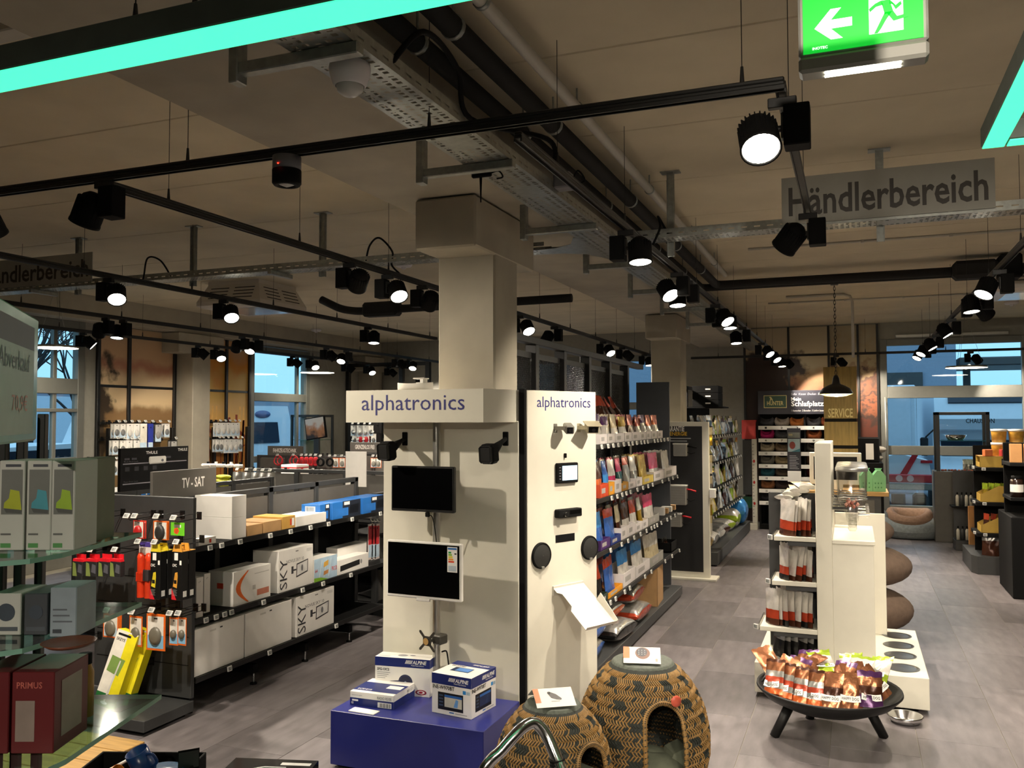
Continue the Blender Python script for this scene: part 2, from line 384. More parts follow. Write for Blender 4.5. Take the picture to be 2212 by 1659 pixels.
for (m_, segs, what) in (('mural_meadow', (9.74, 10.33, 11.3), 'stormy meadow'), ('mural_bicycle', (11.85, 12.58, 13.22), 'orange bicycle')):
    for a, b in zip(segs, segs[1:]):
        for z0, z1 in ((.1, 2.6), (2.64, 3.53)):
            mb = MB().box(XL+.002, XL+.014, a+.02, b-.02, z0, z1, m_)
            if m_ == 'mural_bicycle' and z0 < 1:
                q = hx('#8a3a1c', .6); w = hx('#e0b060', .6)
                for (p0, p1) in (((.05, 2.1), (.6, 1.75)), ((.1, 2.15), (.25, 1.6)), ((.3, 2.2), (.3, 1.3)), ((.5, 2.1), (.45, 1.2))):
                    stroke(mb, p0, p1, .03, q, a)
                for k in range(2): stroke(mb, (.35+.12*k, 1.1), (.4+.1*k, 2.35), .02, w, a)
                for c_ in ((.1, 1.45), (.55, 1.3)):
                    for t_ in range(16): stroke(mb, (c_[0]+.26*cos(t_*pi/8), c_[1]+.34*sin(t_*pi/8)), (c_[0]+.26*cos((t_+1)*pi/8), c_[1]+.34*sin((t_+1)*pi/8)), .012, q, a)
            n += 1
            solo(mb, 'mural_panel', '%s %s panel of the %s mural on the window wall' % (('lower', 'upper')[z0 > 1], ('nearer', 'farther')[a > segs[0]], what), 'mural', group='mural panels')
    for k, y in enumerate(segs):
        mb = MB().box(XL+.001, XL+.05, y-.028, y+.028, .0, 3.54, 'black_metal', .004)
        solo(mb, 'wall_rail', 'black upright wall rail, %s of the %s mural' % (ORD[k], what), 'rail', group='wall rails')
    solo(MB().box(XL+.001, XL+.03, segs[0]+.03, segs[-1]-.03, 2.6, 2.64, 'black_metal'), 'cross_rail', 'thin black cross rail halfway up the %s mural' % what, 'rail')
bars = [-1.98, -1.15, -.42, .1, .44]
for k, (a, b) in enumerate(zip(bars, bars[1:])):
    solo(MB().box(a+.02, b-.02, YB-.014, YB-.002, .1, 3.87, 'mural_forest' if k < 2 else 'mural_camp'), 'mural_panel', 'autumn forest mural print on the end wall, %s panel counted from the grey wall' % ORD[k], 'mural', group='mural panels')
for k, x in enumerate(bars):
    solo(MB().box(x-.02, x+.02, YB-.05, YB-.001, 0, 3.88, 'black_metal'), 'wall_rail', 'black upright wall rail over the autumn forest mural, %s from the grey wall' % ORD[k], 'rail', group='wall rails')
# ================================================================ outside
mk('asphalt', '#565c64', .7, var=.1); mk('facade', '#8a94a4', .8, var=.05); mk('van_white', '#dfe4ea', .35, var=.02); mk('van_grey', '#c4d0dc', .5, var=.03); mk('tyre', '#16171a', .8)
mk('car_glass', '#1c2634', .1, 0, var=0); mk('trailer_red', '#c01c28', .4); mk('taillight', '#e8b0a8', .3, var=0)
struct(MB().box(-60, 60, -30, 70, -.5, -.16, 'asphalt'), 'ground')
def windows_on(mb, r, x0, x1, z0, z1, nx, y, m='car_glass'):
    for i in range(nx):
        w = (x1-x0)/nx
        MB().box(x0+i*w+w*.15, x0+i*w+w*.85, y-.04, y, z0, z1, m).build('window', r)
r = thing('hall_building', 'blue grey industrial hall with flat roof outside beyond the glass door', 'building', (0, 44, -.16))
MB().box(-14, 4.4, 0, 12, 0, 6.6, 'facade', .05).build('wall', r); MB().box(-14.2, 4.6, -.2, 12.2, 6.6, 6.8, 'anthracite', .04).build('roof', r)
MB().box(.3, 3, -.1, 0, 2.3, 5.0-.6, 'anthracite').build('window', r); MB().box(4.6, 13, 1, 6, 4.7, 5.1, 'anthracite', .05).build('canopy', r)
for k in range(2): MB().box(11-6*k, 11.3-6*k, 3, 3.3, 0, 4.7, 'anthracite').build('canopy_post', r)
# motorhome, overcab nose towards the shop
r = thing('motorhome', 'white motorhome with overcab bed parked outside the glass door', 'motorhome', (3.72, 23.0, -.16), rd(0))
mb = MB().prism([(0, .5), (0, 1.05), (.62, 1.3), (1.0, 1.95), (.35, 2.0), (.1, 2.25), (.25, 2.75), (.9, 2.98), (6.2, 3.0), (6.4, 2.9), (6.4, .45), (.2, .4)], -1.9, .75, 'van_white', axis='x')
mb.build('body', r)
F = face(Vector((-1.85, -.02, 0)), (1, 0, 0), (0, -1, 0))
mb = MB().prism([(.66, 1.34), (.99, 1.88), (.985, 1.9), (.62, 1.36)], -1.72, .6, 'car_glass', axis='x'); mb.build('windscreen', r)
MB().prism([(.20, 2.62), (.27, 2.77), (.74, 2.93), (.72, 2.99), (.24, 2.82), (.17, 2.65)], -1.6, .5, 'car_glass', axis='x').build('roof_window', r)
mb = MB(); F = face(Vector((-1.9, .075, 2.2)), (1, 0, 0), (0, -1, .0)); letters(mb, 'CHAUSSON', .66, -.05, 1.26, .06, 'print_black', 1, F, lift=.02); mb.build('lettering', r)
mb = MB()
for s in (-1.98, .7): mb.cyl((s-.02, .9, .32), (s+.2, .9, .32), .34, m='tyre', n=18)
mb.build('wheels', r)
for s in (-1.98,): MB().box(s-.22, s-.04, .5, .6, 1.35, 1.8, 'tyre', .03).tube([(s-.1, .55, 1.8), (s+.1, .6, 2.0)], .02, 6, 'tyre').build('mirror', r)
MB().box(-1.4, .3, -.04, .02, .62, .85, 'tyre', .02).build('radiator_grille', r)
for s in (-1.75, .4): MB().box(s, s+.25, -.03, .02, .88, 1.04, 'led_white' if 0 else 'aluminium', .02).build('headlight', r)
r = thing('box_van', 'pale blue box van with closed rear door parked behind the glass door', 'van', (.42, 22.2, -.16))
MB().box(-1.6, .95, 0, 5, .5, 3.05, 'van_grey', .04).build('body', r); MB().box(-1.45, .82, -.03, 0, .75, 2.9, 'van_grey', .01).build('rear_door', r)
for k in range(3): MB().tube([(-1.3+.0*k, -.05, 1.15+.5*k), (-.7, -.05, 1.15+.5*k)], .02, 6, 'galvanised').build('hinge', r)
MB().box(-1.3, -.98, .4, .9, 0, .64, 'tyre', .05).box(.4, .7, .4, .9, 0, .64, 'tyre', .05).build('wheels', r)
r = thing('car_trailer', 'low car trailer with a white and red tail parked outside the glass door', 'trailer', (1.0, 20.6, -.16))
MB().box(-1.0, .62, 0, 1.4, .72, .86, 'galvanised', .02).build('bed', r)
MB().box(-.95, -.62, .3, .9, 0, .6, 'tyre', .06).box(.2, .5, .3, .9, 0, .6, 'tyre', .06).build('wheels', r)
MB().prism([(-.9, .86), (-.9, 1.25), (-.1, 1.5), (.5, 1.35), (.58, .86)], .15, .9, 'van_white').build('tail_body', r)
MB().prism([(-.15, .92), (.2, 1.52), (.32, 1.52), (.0, .92)], .13, .15, 'trailer_red').box(.34, .57, .12, .15, 1.3, 1.36, 'trailer_red').build('red_stripe', r)
MB().box(-.35, .6, -.03, .02, .88, 1.06, 'trailer_red', .02).build('bumper', r)
for k in range(2): MB().cyl((-.1+.22*k, -.05, .97), (-.1+.22*k, -.02, .97), .07, m='taillight').build('tail_light', r)
# caravan seen through the left window
r = thing('caravan', 'white caravan with one dark window parked outside the window wall', 'caravan', (-15.2, 18.2, -.16), 0)
MB().prism([(-3, .45), (-3.1, 1.6), (-2.6, 2.62), (2.7, 2.66), (3.1, 1.5), (2.9, .45)], 0, -2.2, 'van_white', axis='x').build('body', r)
MB().prism([(1.0, 1.62), (1.0, 2.2), (2.2, 2.2), (2.3, 1.62)], .005, .03, 'car_glass', axis='x').build('window', r)
MB().prism([(-1.2, .6), (-1.2, 2.3), (-.5, 2.3), (-.5, .6)], .005, .02, 'van_white', axis='x').build('door', r)
mb = MB(); mb.lathe([(.001, .02), (.3, .02), (.3, 0)], 20, hx('#4a5a86'), T=Matrix.Translation((.005, 1.55, 2.42)) @ Matrix.Rotation(pi/2, 4, 'Y') @ Matrix.Diagonal((.35, 1.1, 1, 1))); mb.build('emblem', r)
MB().box(-1, .2, .4, 1.0, 2.66, 2.85, 'van_white', .05, T=Matrix.Translation((-1, -.6, 0))).build('roof_box', r)
MB().cyl((.0, -.4, .3), (-.2, -.4, .3), .3, m='tyre', n=18).build('wheel', r)
r = thing('white_car', 'pale car parked outside the narrow window by the meadow mural', 'car', (-15.5, 11.9, -.16))
MB().prism([(-2, .3), (-2, .95), (-1.2, 1.05), (-.5, 1.75), (1.2, 1.8), (1.9, 1.1), (2, .3)], -.9, .9, 'van_white', axis='x').build('body', r)
MB().prism([(-1.0, 1.1), (-.45, 1.68), (1.1, 1.7), (1.7, 1.12)], .9, .93, 'car_glass', axis='x').build('side_window', r)
for s in (-1.2, 1.2): MB().cyl((.92, s, .3), (.7, s, .3), .32, m='tyre', n=16).build('wheel', r)
r = thing('neighbour_building', 'grey flat building with blank facade far behind the caravan', 'building', (-40, 26, -.16))
MB().box(0, 8, -2, 20, 0, 3.5, 'facade', .05).build('wall', r); MB().box(8, 8.05, 0, 5, 1, 3.3, 'van_grey').build('shutter', r); MB().box(-.1, 8.1, -2.1, 20.1, 3.5, 3.7, 'anthracite').build('roof', r)
mb = MB()
for y in (6, 7.2): 
    for k in range(3): mb.tube([(7.9, y+.45*k, 3.7), (7.9, y+.45*k, 5.0-.2*(k > 1))], .03, 5, 'anthracite')
    mb.tube([(7.9, y, 4.9), (7.9, y+.9, 4.8)], .03, 5, 'anthracite')
mb.build('roof_ladder', r)
def bare_tree(x, y, hgt, label, seed):
    rng = random.Random(seed); r = thing('bare_tree', label, 'tree', (x, y, -.16), group='bare trees outside')
    tr = MB(); tr.tube([(0, 0, 0), (.1, 0, hgt*.35), (0, .1, hgt*.55)], [.16, .11, .07], 6, 'tyre'); tr.build('trunk', r)
    br = MB()
    def grow(p, d, L, w, n):
        q = p+d*L; br.tube([p, (p+q)/2+Vector((rng.uniform(-.05, .05),)*3), q], [w, w*.8, w*.6], 4, 'tyre', caps=False)
        if n:
            for _ in range(3): grow(q, (d+Vector((rng.uniform(-.8, .8), rng.uniform(-.8, .8), rng.uniform(-.1, .6)))).normalized(), L*.72, w*.55, n-1)
    for _ in range(7): grow(Vector((.02, .02, hgt*rng.uniform(.25, .5))), Vector((rng.uniform(-.8, .8), rng.uniform(-.8, .8), .9)).normalized(), hgt*.25, .05, 4)
    o = br.build('branches', r)
bare_tree(-19, 15.5, 6.0, 'bare winter tree behind the parked pale car, nearer one', 3); bare_tree(-24, 21.5, 6.4, 'bare winter tree outside the narrow window, farther one', 5)
# ================================================================ ceiling services
TZ = 3.27
def track(name_label, p, q, wires):
    """a lighting track from p to q (plan points) hung on steel wires"""
    p, q = Vector((*p, TZ)), Vector((*q, TZ)); d = (q-p); L = d.length; d.normalize()
    ang = math.atan2(d.y, d.x); r = thing('lighting_track', name_label, 'lighting track', p, ang, 'black lighting tracks')
    mb = MB().box(0, L, -.018, .018, 0, .014, 'black_metal', .003).box(0, L, -.018, -.012, -.014, 0, 'black_metal').box(0, L, .012, .018, -.014, 0, 'black_metal')
    mb.box(0, L, -.0175, .0175, .014, .03, 'black_metal', .004); mb.build('rail', r)
    me = MB().cyl((0, 0, .028), (0, 0, .09), .009, .005, 8, 'black_metal').cyl((0, 0, .09), (0, 0, CZ-TZ+.005), .0018, n=5, m='black_metal').mesh('wire')
    k = wires*.4
    while k < L: put(me, 'suspension_wire', r, (k, 0, 0)); k += wires
    return r
track('front black lighting track running across under the green light line', (-4.6, 3.14), (-.205, 3.14), 1.25)
track('short black lighting track from the front track corner back to the dealer sign', (-.22, 3.16), (-.22, 5.45), 1.1)
track('long black lighting track passing just left of the central concrete pillar', (-3.45, 3.18), (-3.45, 16.4), 1.2)
yB = A(943, 733, x=-5.63).y
track('black lighting track ending at the central pillar, third rail back', (-5.63, 3.4), (-5.63, yB), 1.2)
track('black lighting track above the far black shelves, nearer the window wall', (-7.85, 5.8), (-7.85, 17.3), 1.3)
track('black lighting track along the murals of the window wall', (-9.45, 7.6), (-9.45, 17.2), 1.4)
track('long black lighting track beside the big perforated cable tray', (-1.28, 3.32), (-1.28, 16.75), 1.3)
track('black lighting track slanting to the glass door at the right', (1.08, 4.6), (1.08, 16.75), 1.5)
track('far black lighting track across the end wall and glass door', (-2.9, 16.8), (2.9, 16.8), 1.3)
# spotlights: adapter, driver box, bracket, bell head with lens; the lamp itself sits in the lens
lamp = bpy.data.lights.new('track_lamp', 'SPOT'); lamp.energy = SPOT_W; lamp.color = SPOT_COL; lamp.spot_size = rd(78); lamp.spot_blend = .55; lamp.shadow_soft_size = .035
m_ad = MB().box(-.05, .05, -.016, .016, -.035, .002, 'black_metal', .003).mesh('adapter')
m_bx = MB().box(-.045, .045, -.045, .045, -.185, -.035, 'matt_black', .004).mesh('driver_box')
m_br = MB().box(.043, .055, -.02, .02, -.15, -.055, 'black_metal', .003).cyl((.05, 0, -.11), (.09, 0, -.11), .012, m='black_metal').mesh('bracket')
hd = MB().lathe([(.001, .075), (.03, .073), (.052, .055), (.066, .02), (.071, -.02), (.072, -.075), (.074, -.078), (.074, -.09), (.068, -.09), (.066, -.082)], 24, 'matt_black')
for k in range(24):
    a = 2*pi*k/24; hd.box(.045, .072, -.002, .002, -.06, .04, 'matt_black', T=Matrix.Rotation(a, 4, 'Z'))
m_hd = hd.mesh('head')
m_ln = MB().lathe([(.066, 0), (.03, -.003), (.001, -.004)], 20, 'led_white').mesh('lens')
AIM = {'R': (.5, -.42, -.78), 'D': (.08, -.16, -1), 'r': (.55, .5, -.65), 'l': (-.6, .45, -.65), 'L': (-.4, -.35, -.85), 'F': (.15, -.55, -.8)}
def spot(pos, side, aim, label, along):
    """pos on the track; side +1/-1 puts the head right/left of the box; along = turn of the fitting"""
    r = thing('track_spotlight', label, 'spotlight', (pos[0], pos[1], TZ-.012), along, 'black track spotlights')
    put(m_ad, 'adapter', r); put(m_bx, 'driver_box', r, (-.05*side, 0, 0))
    b = put(m_br, 'bracket', r, (-.05*side, 0, 0))
    if side < 0: b.rotation_euler.z = pi
    h = put(m_hd, 'head', r, (.085*side, 0, -.12))
    d = Vector(AIM[aim] if isinstance(aim, str) else aim).normalized(); d = Matrix.Rotation(-along, 3, 'Z') @ d
    h.rotation_mode = 'QUATERNION'; h.rotation_quaternion = (-d).to_track_quat('Z', 'Y')
    put(m_ln, 'lens', h, (0, 0, -.083))
    lo = bpy.data.objects.new('lamp', lamp); COL.objects.link(lo); lo.parent = h; lo.location = (0, 0, -.095)
def row(items, where, x=None, y=None, along=0.):
    for i, (u, v, side, aim) in enumerate(items):
        p = A(u, v, x=x, y=y)
        st = ('turned away black' if aim in ('r', 'l') or (not isinstance(aim, str) and aim[1] > .3) else 'lit black')
        spot((p.x, p.y), side, aim, '%s spotlight, %s from the camera on the track %s' % (st, ORD[i], where), along)
spot((-3.36, 3.14), -1, (-.5, .06, -.85), 'black spotlight at the left junction of the front lighting track', 0)
row([(1690, 240, -1, 'F'), (1745, 470, -1, 'l')], 'ending at the dealer sign', x=-.22)
row([(755, 560, 1, (-.6, .55, -.6)), (837, 590, 1, 'R'), (912, 612, 1, (-.6, .5, -.6)), (1122, 680, 1, 'R'), (1198, 702, -1, 'l'), (1303, 738, 1, 'R'), (1344, 750, 1, 'r'), (1392, 765, 1, 'D')], 'left of the central pillar', x=-3.45)
row([(235, 600, 1, 'R'), (483, 648, 1, 'R'), (795, 708, 1, 'D')], 'ending at the central pillar', x=-5.63)
row([(228, 684, -1, 'l'), (266, 690, -1, 'D'), (523, 725, -1, 'l'), (553, 728, -1, 'F'), (705, 750, 1, 'r'), (748, 756, -1, 'F'), (858, 770, 1, 'r'), (884, 774, 1, 'F')], 'above the far black shelves', x=-7.85)
row([(180, 722, 1, 'r'), (428, 745, 1, 'r'), (468, 748, 1, 'R'), (632, 768, 1, 'r'), (672, 770, 1, 'R'), (748, 780, 1, 'r'), (795, 785, 1, 'R'), (840, 790, 1, 'r')], 'along the murals', x=-9.45)
row([(1352, 480, 1, 'D'), (1462, 575, -1, 'R'), (1484, 590, -1, 'D'), (1545, 650, 1, 'R'), (1558, 655, 1, 'D'), (1604, 695, -1, 'D'), (1645, 735, 1, 'R'), (1662, 750, 1, 'R'), (1678, 760, 1, 'D')], 'beside the big cable tray', x=-1.28)
row([(2158, 550, -1, 'L'), (2118, 600, -1, 'D'), (2055, 680, -1, (.5, -.12, -.8)), (2022, 722, -1, (.45, -.15, -.8)), (2007, 740, -1, 'L'), (1997, 752, -1, 'L')], 'slanting to the glass door', x=1.08)
row([(1692, 765, 1, 'r'), (1806, 762, 1, 'r'), (2096, 752, 1, 'r')], 'across the end wall', y=16.8)
# added fill tracks and spotlights above and behind the camera (outside the frame)
track('black lighting track above the camera', (-5.0, .35), (3.0, .35), 1.6)
track('black lighting track behind the camera', (-5.0, -2.2), (3.0, -2.2), 1.6)
spot((-4.25, 3.14), 1, (-.25, 1.7, -2.2), 'black spotlight on the front track aimed at the end panel of the low gondola', 0)
spot((-4.45, 3.14), 1, (1.75, 2.0, -1.75), 'black spotlight at the far left end of the front track, aimed at the electronics display', 0)
for i, (x, d) in enumerate(((.05, (.02, 1.0, -.5)), (.7, (-.05, 1.0, -.62)), (1.6, (.0, 1.0, -.6)), (2.6, (-.05, .9, -.8)))):
    spot((x, .35), 1, d, 'black spotlight above the camera, %s from the left' % ORD[i], 0)
spot((-1.3, -2.2), 1, (-.18, .78, -.62), 'black spotlight behind the camera aimed at the glass rack', 0)  # unseen lamp added to lift the cartons on the rack
for i, x in enumerate((.2, 2.0)): spot((x, -2.2), 1, (0, .7, -.8), 'black spotlight behind the camera, %s from the left' % ORD[i], 0)
spot((1.08, 5.0), 1, (.15, .9, -.75), 'black spotlight on the right track just outside the frame', 0)  # unseen lamp added as fill for the right side
spot((1.08, 9.3), 1, (.55, .6, -.6), 'black spotlight at the right track aimed at the snack gondola', 0)  # extra lamp added to brighten the snack gondola
# cable trays
def tray(label, name, x0, x1, y0, y1, z, along, hang=()):
    """perforated galvanised tray: slotted floor, slotted side walls"""
    r = thing(name, label, 'cable tray'); mb = MB()
    w = x1-x0 if along == 'y' else y1-y0; a, b = (y0, y1) if along == 'y' else (x0, x1)
    nx = 11; cw = w/nx; step = .034; n = int((b-a)/step)
    def q(s0, s1, t0, t1, m='galvanised', zz=z):
        if along == 'y': mb.add([(x0+s0, t0, zz), (x0+s1, t0, zz), (x0+s1, t1, zz), (x0+s0, t1, zz)], [(3, 2, 1, 0)], m)
        else: mb.add([(t0, y0+s0, zz), (t1, y0+s0, zz), (t1, y0+s1, zz), (t0, y0+s1, zz)], [(3, 2, 1, 0)], m)
    for c in range(0, nx, 2): q(c*cw, (c+1)*cw, a, b)
    for c in range(1, nx, 2):
        for k in range(n):
            t = a+k*step
            f = .45 if (k+c//2) % 3 else .8
            if (k//7) % 4 == 3 and c in (3, 5, 7): f = 1
            q(c*cw, (c+1)*cw, t, t+step*f)
    mb.build('slotted_floor', r)
    sw = MB(); h = .06
    for s in (0, w):
        def sq(t0, t1, za, zb):
            if along == 'y': sw.box(x0+s-.001, x0+s+.001, t0, t1, za, zb, 'galvanised')
            else: sw.box(t0, t1, y0+s-.001, y0+s+.001, za, zb, 'galvanised')
        sq(a, b, z, z+.022); sq(a, b, z+.03, z+h)
        for k in range(int((b-a)/.085)): sq(a+k*.085, a+k*.085+.045, z+.022, z+.03)
    sw.build('side_walls', r)
    return r
TRZ = 3.38
tr = tray('wide perforated galvanised cable tray running back beside the concrete beam', 'cable_tray', -1.80, -1.55, 1.78, 16.7, TRZ, 'y')
for u, v in ((735, 110), (1045, 360), (1240, 492), (1345, 572), (1425, 628), (1480, 668), (1525, 700)):
    p = A(u, v, z=TRZ-.02)
    MB().box(-2.04, -1.53, p.y-.022, p.y+.022, TRZ-.045, TRZ-.002, 'galvanised', .004).box(-2.06, -2.02, p.y-.03, p.y+.03, TRZ-.075, 3.545, 'galvanised', .004).build('support_arm', tr)
tl = tray('perforated galvanised cable tray across the ceiling left of the central pillar', 'cable_tray', -8.6, -2.15, 6.12, 6.30, TRZ, 'x')
tq = tray('perforated galvanised cable tray carrying the dealer sign at the right', 'cable_tray', -1.5, 3.2, 6.02, 6.20, TRZ, 'x')
MB().prism([(-2.2, 6.12), (-2.05, 6.1), (-1.9, 6.0), (-1.82, 5.8), (-1.79, 5.8), (-1.79, 6.7), (-1.82, 6.6), (-1.9, 6.42), (-2.05, 6.32), (-2.2, 6.3)], TRZ-.001, TRZ+.002, 'galvanised', axis='z').build('branch_plate', tl)
MB().tube([(-2.2, 6.31, TRZ+.03), (-2.05, 6.33, TRZ+.03), (-1.9, 6.43, TRZ+.03), (-1.81, 6.65, TRZ+.03)], .03, 4, 'galvanised').build('branch_rim', tl)
def hanger(par, x, y, z0):
    MB().box(x-.025, x+.025, y-.004, y+.004, z0, CZ+.004, 'galvanised').box(x-.025, x-.02, y-.02, y+.02, z0, CZ, 'galvanised').box(x+.02, x+.025, y-.02, y+.02, z0, CZ, 'galvanised').box(x-.07, x+.07, y-.04, y+.04, CZ-.008, CZ+.004, 'galvanised').build('ceiling_hanger', par)
for x in (-4.26, -5.67, -7.1): hanger(tl, x, 6.34, TRZ-.04)
for x in (.19, -1.21): hanger(tq, x, 6.23, TRZ-.1)
for x in (-4.6, -7.4): MB().box(x-.02, x+.02, 6.05, 6.36, TRZ-.04, TRZ-.002, 'galvanised', .004).build('support_arm', tl)
# dealer signs on the trays
mk('sign_grey', '#8d8c84', .5, var=.03); mk('sign_ink', '#2b2620', .5, var=0)
def dealer(x0, x1, z0, z1, y, label):
    r = thing('ceiling_sign', label, 'sign', ((x0+x1)/2, y, z0), 0); w = x1-x0; h = z1-z0
    MB().box(-w/2, w/2, -.004, .004, 0, h, 'sign_grey', .001).build('board', r)
    mb = MB(); letters(mb, 'Händlerbereich', .07*w/2, h*.16, w*.97, h*.78, 'sign_ink', 1, face(Vector((-w/2, -.004, 0)), (1, 0, 0), (0, -1, 0))); mb.build('lettering', r)
    for k in (-.3, .3): MB().box(k*w-.01, k*w+.01, .004, .018, .0, .05, 'galvanised').build('clip', r)
a = A(1688, 392, y=6.0); b = A(2150, 415, y=6.0); c = A(2147, 340, y=6.0)
dealer(a.x, b.x, TRZ+.015, A(1900, 365, y=6.0).z, 6.0, 'grey dealer area sign with dark lettering on the right cable tray')
b = A(200, 570, y=6.1); dealer(b.x-1.5, b.x, A(100, 615, y=6.1).z, A(140, 550, y=6.1).z, 6.098, 'grey dealer area sign at the left edge, half behind a track')
# insulated pipes
mk('pipe_foam', '#1b1b19', .8, var=.15); mk('pipe_white', '#b5b1a6', .5, var=.04)
def pipe(label, pts, rad, m, clamps):
    r = thing('ceiling_pipe', label, 'pipe'); P_ = [Vector(p) for p in pts]; q = [P_[0]]
    for i in range(1, len(P_)-1):            # round the bends
        a = (P_[i-1]-P_[i]).normalized(); b = (P_[i+1]-P_[i]).normalized()
        for t in range(5):
            s = t/4; q.append(P_[i]+a*.1*(1-s)**2+b*.1*s**2)
    q.append(P_[-1]); MB().tube(q, rad, 12, m).build('pipe_run', r)
    for c in clamps:
        c = Vector(c); MB().lathe([(rad+.001, -.012), (rad+.006, -.012), (rad+.006, .012), (rad+.001, .012)], 14, 'galvanised', T=Matrix.Translation(c) @ Matrix.Rotation(pi/2, 4, 'X')).cyl((c.x, c.y, c.z+rad), (c.x, c.y, CZ+.005), .006, n=6, m='galvanised').build('pipe_clamp', r)
PZ = 3.74; ys = (3.3, 4.6, 6.4, 8.2, 9.6)
pipe('black insulated ceiling pipe nearest the concrete beam, bending right at its far end', [(-1.74, -3, PZ), (-1.74, 10.9, PZ), (2.2, 10.9, PZ)], .045, 'pipe_foam', [(-1.74, y, PZ) for y in ys])
pipe('second black insulated ceiling pipe beside the white pipe, bending right', [(-1.53, -3, PZ), (-1.53, 10.72, PZ), (2.2, 10.72, PZ)], .048, 'pipe_foam', [(-1.53, y-.08, PZ) for y in ys])
pipe('white drain pipe running along the ceiling beside two black ones', [(-1.37, -3, PZ+.05), (-1.37, 10.3, PZ+.05)], .03, 'pipe_white', [(-1.37, y-.15, PZ+.05) for y in ys])
pipe('black insulated cooling pipe feeding the ceiling cassette left of the pillar', [(-6.4, 9.5, 3.66), (-6.1, 9.5, 3.52), (-5.85, 9.5, 3.48), (-3.0, 9.5, 3.5)], .05, 'pipe_foam', [(-4.2, 9.5, 3.49)])
MB().box(-5.75, -5.25, 9.41, 9.59, 3.40, 3.58, 'pipe_foam', .03).build('valve_body', bpy.data.objects['ceiling_pipe.003'])
o = bpy.data.objects['ceiling_pipe.001']; MB().box(1.05, 1.5, 10.6, 10.84, 3.64, 3.84, 'pipe_foam', .04).build('valve_body', o); MB().box(1.5, 1.72, 10.58, 10.86, 3.62, 3.88, 'matt_black', .02).build('actuator', o)
r = thing('conduit', 'pale bent conduit dropping from the ceiling to the service board', 'conduit')
p = A(1840, 600, y=13.2); MB().tube([(p.x-.9, 13.2, CZ-.02), (p.x-.12, 13.2, CZ-.02), (p.x-.03, 13.2, CZ-.05), (p.x, 13.2, CZ-.13), (p.x, 13.2, 2.97)], .02, 8, 'pipe_white').build('conduit_run', r)
for k, (x0, x1, y) in enumerate(((-1.0, 2.6, 9.35), (-1.1, 2.4, 11.6), (-1.2, 3.0, 13.9))):
    r = thing('conduit', 'thin grey conduit fixed along the ceiling right of the pipes, %s from the camera' % ORD[k], 'conduit')
    MB().tube([(x0, y, CZ-.012), (x1, y, CZ-.012)], .013, 6, 'pipe_white').build('conduit_run', r)
    for t in range(4): MB().box(x0+.3+t*.8, x0+.33+t*.8, y-.02, y+.02, CZ-.03, CZ+.002, 'pipe_white').build('clip', r)
# loose black cables looping over the trays
def cable(pts, label, rad=.008): return solo(MB().tube(pts, rad, 7, 'matt_black'), 'cable', label, 'cable', group='loose black cables')
def ctrl(ps, n=8):
    ps = [Vector(p) for p in ps]; out = []
    for i in range(len(ps)-1):
        p0, p1, p2, p3 = ps[max(i-1, 0)], ps[i], ps[i+1], ps[min(i+2, len(ps)-1)]
        for k in range(n):
            t = k/n; out.append(.5*((2*p1)+(p2-p0)*t+(2*p0-5*p1+4*p2-p3)*t*t+(3*p1-p0-3*p2+p3)*t**3))
    return out+[ps[-1]]
cable(ctrl([(-1.56, 2.75, TRZ+.03), (-1.5, 2.9, TRZ+.2), (-1.5, 3.2, TRZ+.17), (-1.53, 3.4, TRZ+.03), (-1.3, 3.75, TRZ+.02), (-1.28, 3.8, TZ+.03)]), 'black cable looping out of the big tray beside the round white detector', .012)
a = A(822, 515, y=6.12); cable(ctrl([(a.x-.16, 6.16, TRZ+.03), (a.x-.1, 6.12, a.z-.05), (a.x, 6.1, a.z), (a.x+.12, 6.1, a.z-.12), (-3.5, 6.2, TZ+.1), (-3.45, 6.25, TZ+.028)]), 'black cable looping over the tray just left of the central pillar')
a = A(335, 560, y=6.12); cable(ctrl([(a.x+.15, 6.16, TRZ+.03), (a.x+.08, 6.1, a.z-.02), (a.x-.03, 6.06, a.z), (a.x-.07, 6.05, TRZ), (a.x-.1, 6.0, TZ+.08), (-5.63, 6.0, TZ+.028)]), 'black cable looping over the left tray beside a ceiling hanger')
cable(ctrl([(-1.2, 6.08, TRZ+.03), (-1.25, 5.98, TRZ+.14), (-1.22, 5.9, TRZ+.05), (-1.26, 5.88, TZ+.05), (-1.28, 5.9, TZ+.028)]), 'black cable looping from the right tray to the track below')
# detectors
mk('detector_white', '#d8d4d6', .4, var=.02)
p = A(803, 178, z=TRZ-.08); r = thing('presence_detector', 'round white presence detector with a domed lens under the big cable tray', 'detector', (-1.665, p.y, TRZ))
MB().lathe([(.001, -.002), (.072, -.002), (.075, -.02), (.072, -.04), (.06, -.075), (.052, -.082)], 28, 'detector_white').build('housing', r)
MB().lathe([(.05, -.08), (.045, -.10), (.025, -.115), (.001, -.119)], 20, mk('lens_frost', '#b8b8b4', .3, var=0)).build('lens', r)
p = A(620, 330, y=3.14); r = thing('ceiling_camera', 'grey and black cylindrical sensor with cone lens on the front track', 'sensor', (p.x, 3.14, TZ-.014))
MB().lathe([(.001, 0), (.062, 0), (.062, -.06), (.06, -.06)], 28, mk('grey_plastic', '#6d6d72', .5)).build('cap', r)
MB().lathe([(.06, -.06), (.063, -.06), (.063, -.118), (.055, -.128), (.036, -.128), (.034, -.12)], 28, 'matt_black').build('body', r)
MB().lathe([(.034, -.122), (.001, -.135)], 20, 'lens_frost').build('lens', r); MB().cyl((0, -.06, -.045), (0, -.065, -.045), .0025, n=8, m=mk('led_red', '#ff2010', .4, var=0, emit=5)).build('indicator', r)
